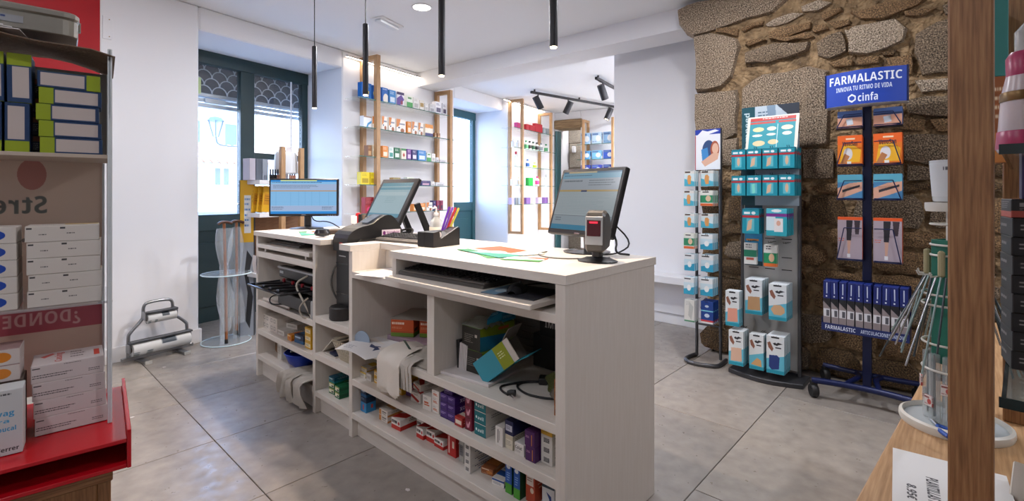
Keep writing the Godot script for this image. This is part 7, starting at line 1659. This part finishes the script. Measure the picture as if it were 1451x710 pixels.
# ---------------------------------------------------------------- acrylic rack at the left, close to the camera
func build_left_rack() -> void:
	var o := Vector3(0.074, 0, -1.403)
	var turn := -0.1294
	var own := Basis(Vector3.UP, turn)
	var p := func(x: float, y: float, z: float) -> Vector3: return o + own * Vector3(x, y, z)
	var cab := thing("oak_cabinet", "oak cabinet under the red tray at the left foreground", "cabinet", o, turn)
	pb(cab, "top", oak("x"), -0.7, 0.125, 0.61, 0.638, -0.36, 0.105, 0.002)
	pb(cab, "side", oak("y"), 0.1, 0.122, 0, 0.61, -0.36, 0.1)
	pb(cab, "front", oak("y"), -0.7, 0.1, 0, 0.61, 0.08, 0.1)
	pb(cab, "back", oak("y"), -0.7, 0.1, 0, 0.61, -0.36, -0.34)
	var red := mt("red_acrylic", C("b30f1c"), 0.18)
	var tr := thing("red_tray", "glossy red acrylic tray base with an open slot under the rack", "tray", o, turn)
	pb(tr, "upper_plate", red, -0.5, 0.147, 0.69, 0.698, -0.23, 0.127, 0.001)
	pb(tr, "lower_plate", red, -0.5, 0.147, 0.638, 0.646, -0.23, 0.127, 0.001)
	pb(tr, "end_plate", red, 0.147, 0.154, 0.638, 0.716, -0.235, 0.13, 0.001)
	pb(tr, "rear_plate", red, -0.5, 0.147, 0.646, 0.69, -0.23, -0.222, 0.001)
	var rk := thing("acrylic_rack", "tall clear acrylic rack of cartons seen from behind at left", "rack", o, turn)
	var acr := clear("acrylic", C("e6f2f8"), 0.18, 0.03)
	pb(rk, "side_wall", acr, 0.119, 0.123, 0.699, 1.515, -0.215, 0.02, 0.0005)
	for z in [-0.2, 0.014]: pb(rk, "edge_strip", mt("frosted_edge", C("cfd4d6"), 0.3), 0.117, 0.125, 0.699, 1.515, z, z + 0.006, 0.001)
	pb(rk, "shelf", acr, -0.3, 0.119, 0.958, 0.964, -0.21, 0.004, 0.0005)
	pb(rk, "shelf", mt("beige_board", C("b4a596"), 0.6), -0.3, 0.119, 1.276, 1.284, -0.21, 0.012, 0.0005)
	part(rk, "printed_sheet", panel(0.36, 0.56, 0.003), flat_mat("p_strep", C("cbb5a2"), [["e", 0.575, 0.0, 0.137, 0.127, C("b0776c")], ["t", 0.157, 0.15, 0.5555, 0.105, C("5f625c"), "Strepsils", "m"], ["r", 0, 0.635, 1, 0.095, C("a8505a")], ["t", 0.14, 0.65, 0.74, 0.065, C("cfa8a4"), "¿DONDE DUELE?", "m"], ["p", C("77706a"), [0.5, 0.35, 0.85, 0.29, 0.9, 0.32, 0.88, 0.325, 0.84, 0.305, 0.5, 0.365]]], 384, 512), Vector3(-0.07, 1.0, -0.213))
	pb(rk, "rear_wall", mt("smoky_acrylic", C("8a857e"), 0.3), -0.3, 0.119, 1.285, 1.5, -0.213, -0.209, 0.0005)
	pb(rk, "clip", mt("near_black"), 0.1, 0.128, 0.925, 0.93, -0.2, -0.195, 0.0)
	pb(rk, "back_frame", mt("frosted_edge"), 0.108, 0.113, 0.72, 1.275, -0.212, -0.207, 0.001)
	# crumpled cover of brown paper on top
	var g := []
	for i in 8:
		var row := []
		for j in 12:
			var u := j / 11.0
			var v := i / 7.0
			row.append(Vector3(-0.3 + 0.43 * u, 1.517 + 0.006 * sin(u * 11.0 + v * 3.0) + 0.012 * (1.0 - v) * u - (0.025 * pow(u, 8.0)), -0.23 + 0.26 * v))
		g.append(row)
	one("brown_paper", "crumpled brown paper sheet lying on top of the acrylic rack", "paper", sheet(g, 0.002), relief(mt("brown_paper_mat", C("6f5a48"), 0.8), 0.06, 0.4), o, Vector3(0, turn, 0))
	for k in 3: one("document", "white document sheet lying on the brown paper, %s of three" % ["lowest", "middle", "topmost"][k], "paper", panel(0.24, 0.17, 0.0015), mt("white_paper"), p.call(-0.13 - 0.02 * k, 1.529 + 0.003 * k, -0.08 + 0.01 * k), Vector3(-PI / 2, 0, turn + 0.1 * k - 0.1))
	var tin := thing("metal_tin", "brushed metal tin box with rounded lid on top of the rack", "tin", p.call(-0.075, 1.5375, -0.09), turn + 0.05)
	var al := mt("tin_metal", C("9a968c"), 0.35, 0.8)
	var rr := []
	for q in [[1, 1], [-1, 1], [-1, -1], [1, -1]]:
		for a in 5: rr.append(Vector2(q[0] * 0.115, q[1] * 0.055) + Vector2(0.025, 0).rotated(atan2(q[1], q[0]) - PI / 4 + a * PI / 8))
	part(tin, "body", prism(rr, 0.036, 0.002), al, Vector3(0, 0.018, 0), Vector3(-PI / 2, 0, 0))
	part(tin, "lid", prism(rr.map(func(v): return v * 1.015), 0.016, 0.004), al, Vector3(0, 0.044, 0), Vector3(-PI / 2, 0, 0))
	part(tin, "name_label", cbox(0.11, 0.014, 0.001, 0.0), print_mat("p_tin", C("8f9094"), [["l", 0.15, 0.2, 0.7, 0.6, C("2a3a6c"), 1]], [], [], 64, 16), Vector3(-0.0, 0.018, 0.081))
	part(tin, "hinge", cbox(0.006, 0.02, 0.02, 0.001), al, Vector3(0.142, 0.036, 0.02))
	# cartons: navy and lime boxes
	var nl := print_mat("p_navylime", C("16335a"), [["r", 0.26, 0.12, 0.68, 0.76, C("b9aca6")], ["r", 0, 0, 0.22, 1, C("8a9a14")]], [["r", 0, 0, 0.22, 1, C("8a9a14")]], [["r", 0.1, 0.12, 0.8, 0.7, C("6f8fb0")]], 96, 64)
	var nl2 := print_mat("p_navylime_b", C("16335a"), [["r", 0.06, 0.12, 0.68, 0.76, C("b9aca6")], ["r", 0.78, 0, 0.22, 1, C("8a9a14")]], [["r", 0.78, 0, 0.22, 1, C("8a9a14")]], [["r", 0, 0, 1, 1, C("8a9a14")]], 96, 64)
	for k in 5: one("lozenge_box", "navy carton with %s end, %s in the lying stack at left" % ["lime left" if k < 4 else "lime right", UP_WORDS[k]], "box", cbox(0.1, 0.034, 0.07, 0.001), nl if k < 4 else nl2, p.call(0.055 + [0.004, 0.002, -0.002, 0.002, 0.0][k], 1.284 + 0.017 + 0.0345 * k, -0.04), Vector3(0, turn + 0.01 * (k % 2), 0), "navy and lime cartons")
	var nv := print_mat("p_navylime_v", C("16335a"), [["r", 0.22, 0.28, 0.66, 0.62, C("b9aca6")], ["r", 0, 0, 1, 0.24, C("8a9a14")]], [["r", 0, 0, 1, 1, C("8a9a14")]], [], 64, 96)
	var nv2 := print_mat("p_navylime_w", C("16335a"), [["r", 0.14, 0.08, 0.66, 0.66, C("b9aca6")], ["r", 0, 0.78, 1, 0.22, C("8a9a14")]], [], [], 64, 96)
	for c in 3:
		one("lozenge_box", "upright navy carton with lime base, lower row, %s" % ["right one", "middle one", "left one"][c], "box", cbox(0.036, 0.1, 0.07, 0.001), nv2, p.call(-0.024 - 0.04 * c, 1.284 + 0.05, -0.04), Vector3(0, turn, 0), "navy and lime cartons")
		one("lozenge_box", "upright navy carton with lime top, upper row, %s" % ["right one", "middle one", "left one"][c], "box", cbox(0.036, 0.1, 0.07, 0.001), nv, p.call(-0.021 - 0.04 * c, 1.384 + 0.0505, -0.04), Vector3(0, turn, 0.01), "navy and lime cartons")
	for k in 4: one("dark_carton", "dark striped carton edge between the navy stacks, %s" % UP_WORDS[k], "box", cbox(0.014, 0.04, 0.05, 0.001), std("p_darkstripe", "2c2a2e", "8a4a2a", "a8a4a0", 5, 32, 32), p.call(0.0, 1.284 + 0.02 + 0.041 * k, -0.09), Vector3(0, turn, 0), "dark striped cartons")
	# white cartons with small print
	var wm := print_mat("p_whiteflat", C("c9c2ba"), [["r", 0.02, 0.12, 0.07, 0.08, C("3a3838")], ["r", 0.46, 0.1, 0.07, 0.1, C("3a3838")], ["l", 0.18, 0.5, 0.12, 0.14, C("5a5654"), 1], ["l", 0.55, 0.46, 0.14, 0.14, C("5a5654"), 1]], [["r", 0.5, 0.1, 0.5, 0.3, C("d0a83a")], ["l", 0.2, 0.5, 0.2, 0.2, C("5a5654"), 1]], [], 256, 64)
	for k in 5: one("throat_box", "white carton with tiny print, %s in the five-high right stack" % UP_WORDS[k], "box", cbox(0.116, 0.033, 0.09, 0.001), wm, p.call(0.049 + 0.002 * (k % 2) - 0.001 * k, 0.965 + 0.0165 + 0.0335 * k, -0.045), Vector3(0, turn + 0.012 * (k % 3) - 0.01, 0), "white cartons in right stack")
	var wb := print_mat("p_bluedot", C("c9c2ba"), [["e", 0.5, 0.2, 0.34, 0.6, C("1440a0")]], [["l", 0.2, 0.3, 0.5, 0.3, C("5a5654"), 2]], [], 128, 64)
	for k in 5: one("throat_box", "white carton with blue oval, %s in the left stack" % UP_WORDS[k], "box", cbox(0.1, 0.033, 0.09, 0.001), wb, p.call(-0.073 - 0.0005 * k, 0.965 + 0.0165 + 0.0335 * k, -0.045), Vector3(0, turn, 0), "blue oval cartons")
	var tm := print_mat("p_tantum", C("c6bcba"), [["r", 0.02, 0.14, 0.1, 0.06, C("4a4444")], ["l", 0.44, 0.1, 0.3, 0.08, C("4a4444"), 1], ["l", 0.02, 0.55, 0.55, 0.24, C("4a4444"), 2], ["l", 0.78, 0.62, 0.18, 0.2, C("4a4444"), 2]], [["t", 0.3, 0.14, 0.14, 0.74, C("b83a34"), "Casing", "v"], ["r", 0.86, 0.3, 0.08, 0.5, C("c0402c")], ["l", 0.52, 0.2, 0.22, 0.6, C("6a5f5e"), 3], ["p", C("c45a52"), [0.1, 0.3, 0.26, 0.1, 0.3, 0.2, 0.16, 0.44]]], [], 256, 96)
	for k in 4: one("syrup_box", "white carton with red lettering on top, %s of four on the red tray" % UP_WORDS[k], "box", cbox(0.115, 0.036, 0.1, 0.001), tm, p.call(0.058 - 0.002 * k, 0.699 + 0.018 + 0.0362 * k, -0.05), Vector3(0, turn + 0.03, 0), "white cartons on the red tray")
	one("mouthwash_box", "tall white carton with light blue lettering at the left edge", "box", cbox(0.09, 0.125, 0.05, 0.001), print_mat("p_vag", C("c2c4c4"), [["l", 0.3, 0.06, 0.6, 0.06, C("4a4c50"), 1], ["t", 0.38, 0.32, 0.5, 0.1, C("2a86b8"), "Farvag"], ["t", 0.4, 0.46, 0.4, 0.06, C("3a92c0"), "para"], ["t", 0.16, 0.56, 0.74, 0.07, C("2a86b8"), "solución bucal"], ["t", 0.62, 0.88, 0.32, 0.06, C("26262a"), "Ferrer"]], [], [], 160, 192), p.call(-0.055, 0.699 + 0.0625, 0.04), Vector3(0, turn, 0))
	for k in 2: one("orange_dot_box", "white carton with an orange dot, %s of the two at left edge" % ["lower", "upper"][k], "box", cbox(0.09, 0.032, 0.07, 0.001), print_mat("p_orangedot", C("c4b9b4"), [["e", 0.56, 0.2, 0.3, 0.6, C("c9781c")]], [["r", 0, 0, 1, 1, C("9c7f7c")], ["l", 0.3, 0.3, 0.4, 0.4, C("5a4a4c"), 3]], [], 128, 64), p.call(-0.064, 0.824 + 0.016 + 0.0325 * k, -0.03), Vector3(0, turn, 0), "orange dot cartons")
	one("support_block", "grey carton block under the orange dot cartons at left", "box", cbox(0.09, 0.124, 0.06, 0.001), mt("grey_card"), p.call(-0.06, 0.699 + 0.062, -0.035), Vector3(0, turn, 0))

# ---------------------------------------------------------------- lamps
func build_ceiling_lamps() -> void:
	var warm := C("ffdcb4")
	var blk := mt("pendant_black", C("2b2b30"), 0.45, 0.2)
	var words := ["farthest slim black pendant lamp over the counter, beside the window", "second slim black pendant lamp from the window", "third slim black pendant lamp from the window", "nearest slim black pendant lamp over the counter"]
	var zs := [-3.263, -2.607, -1.899, -1.199]
	for k in 4:
		var t := thing("pendant_lamp", words[k], "lamp", Vector3(1.55, CEIL, zs[k]), 0.0, "pendant lamps over the counter")
		part(t, "ceiling_rose", cyl(0.03, 0.015, 18), blk, Vector3(0, -0.015, 0))
		part(t, "cord", tube([Vector3(0, -0.01, 0), Vector3(0, -0.5, 0)], 0.003, 6), mt("near_black"))
		part(t, "tube", lathe([Vector2(0.0135, -0.925), Vector2(0.0165, -0.925), Vector2(0.0165, -0.507), Vector2(0.014, -0.503), Vector2(0.0, -0.503)], 20), blk)
		part(t, "lens", cyl(0.0135, 0.006, 18), glow("lamp_lens", C("ffe2bd"), 14.0), Vector3(0, -0.929, 0))
		var l := SpotLight3D.new()
		l.name = "spot_light"
		t.add_child(l, true)
		l.position = Vector3(0, -0.936, 0); l.rotation.x = -PI / 2
		l.spot_angle = 62.0; l.spot_angle_attenuation = 0.6; l.spot_range = 12.0; l.spot_attenuation = 2.0
		l.light_energy = 0.85; l.light_color = C("ffe6cc"); l.light_size = 0.014; l.shadow_enabled = true
	# recessed round downlights, one in view; the row goes on over the rest of the shop
	var spots := [[2.42, -3.217, 4.0, "round recessed downlight in the ceiling between the two far pendant lamps"], [2.75, -1.0, 2.7, "downlight above the aisle before the stone wall"], [2.1, 1.3, 3.2, "downlight above the aisle near the oak table"], [0.3, -3.0, 1.5, "downlight above the staff side near the red board"], [-0.9, -2.0, 1.0, "downlight above the staff side at the rear wall"], [-0.7, -0.5, 1.5, "downlight above the staff side left of the camera"]]
	for q in spots:
		var t := thing("downlight", q[3], "light", Vector3(q[0], CEIL, q[1]), 0.0, "recessed downlights")
		part(t, "rim", lathe([Vector2(0.07, 0.0), Vector2(0.085, -0.002), Vector2(0.082, -0.008), Vector2(0.07, -0.006), Vector2(0.07, 0.0)], 28), mt("white_lacquer"))
		part(t, "diffuser", cyl(0.069, 0.003, 28), glow("downlight_glow", C("fbf8f4"), 6.0), Vector3(0, -0.006, 0))
		area(t, Vector3(0, -0.012, 0), 0.12, 0.12, q[2], C("f3f4fb"))
	# emergency light on the ceiling
	var em := thing("emergency_light", "rectangular white emergency light on the ceiling near the oak shelf", "light", Vector3(2.43, CEIL, -3.73), 0.35)
	pb(em, "housing", mt("white_lacquer"), -0.15, 0.15, -0.012, 0, -0.07, 0.07, 0.004)
	pb(em, "lens_bar", mt("white_satin", C("dfe2e6"), 0.35), -0.13, 0.13, -0.035, -0.012, -0.035, 0.035, 0.008)
	# track spots in the next room
	var tr := thing("track_light", "black ceiling track with spot heads in the next room", "light", Vector3(5.4, CEIL - 0.06, -4.57), atan2(-0.25, 1.8) * -1.0 * -1.0)
	pb(tr, "track", blk, -0.02, 2.0, -0.005, 0.03, -0.018, 0.018, 0.003)
	for x in [0.05, 1.0, 1.9]: pb(tr, "hanger", blk, x - 0.01, x + 0.01, 0.03, 0.06, -0.01, 0.01, 0.001)
	for q in [[0.12, 0.5, -1.9], [0.75, 0.5, 0.3], [1.72, 0.4, 0.9]]:
		spot_head(tr, Vector3(q[0], -0.005, 0), q[1], q[2])
	var tr2 := thing("track_light", "short black ceiling track with one spot head beside the white pier", "light", Vector3(5.3, CEIL - 0.06, -3.41), 0.2)
	pb(tr2, "track", blk, -0.02, 1.2, -0.005, 0.03, -0.018, 0.018, 0.003)
	for x in [0.05, 1.1]: pb(tr2, "hanger", blk, x - 0.01, x + 0.01, 0.03, 0.06, -0.01, 0.01, 0.001)
	spot_head(tr2, Vector3(0.22, -0.005, 0), 0.5, -1.9)
	for q in [[6.3, -2.4], [7.2, -3.4], [5.4, -2.2], [7.8, -5.05]]:
		var t := thing("downlight", "downlight in the next room ceiling, hidden by the pier, near x %.1f" % q[0], "light", Vector3(q[0], CEIL, q[1]), 0.0, "recessed downlights")
		t.set_meta("label", {6.3: "downlight at the middle of the next room ceiling", 7.2: "downlight at the far end of the next room ceiling", 5.4: "downlight of the next room close behind the pier", 7.8: "downlight in the passage behind the far doorway"}[q[0]])
		part(t, "rim", lathe([Vector2(0.07, 0.0), Vector2(0.085, -0.002), Vector2(0.082, -0.008), Vector2(0.07, -0.006), Vector2(0.07, 0.0)], 28), mt("white_lacquer"))
		part(t, "diffuser", cyl(0.069, 0.003, 28), glow("downlight_glow", C("fbf8f4"), 6.0), Vector3(0, -0.006, 0))
		area(t, Vector3(0, -0.012, 0), 0.12, 0.12, 6.0 if q[0] < 7.5 else 1.2, C("f6f6fb"))

func spot_head(p: Node, pos: Vector3, tilt: float, turn: float) -> void:
	var blk := mt("pendant_black")
	var h := Node3D.new()
	h.name = "spot_head"
	p.add_child(h, true)
	h.position = pos
	part(h, "stem", cyl(0.01, 0.05, 10), blk, Vector3(0, -0.05, 0))
	var b := part(h, "barrel", lathe([Vector2(0, 0.1), Vector2(0.046, 0.1), Vector2(0.049, 0.095), Vector2(0.049, -0.1), Vector2(0.043, -0.1), Vector2(0.042, -0.085), Vector2(0, -0.085)], 20), blk, Vector3(0, -0.12, 0), Vector3(tilt, turn, 0))
	var lens := cyl(0.041, 0.004, 18)
	var o := part(h, "lens", lens, glow("lamp_lens", C("ffe2bd"), 14.0))
	o.transform = b.transform * Transform3D(Basis(), Vector3(0, -0.091, 0))
	var l := SpotLight3D.new()
	l.name = "spot_light"
	h.add_child(l, true)
	l.transform = b.transform * Transform3D(Basis(Vector3.RIGHT, -PI / 2), Vector3(0, -0.106, 0))
	l.spot_angle = 35.0; l.spot_angle_attenuation = 0.8; l.spot_range = 12.0; l.spot_attenuation = 2.0
	l.light_energy = 2.5; l.light_color = C("fff0dc"); l.light_size = 0.03; l.shadow_enabled = true
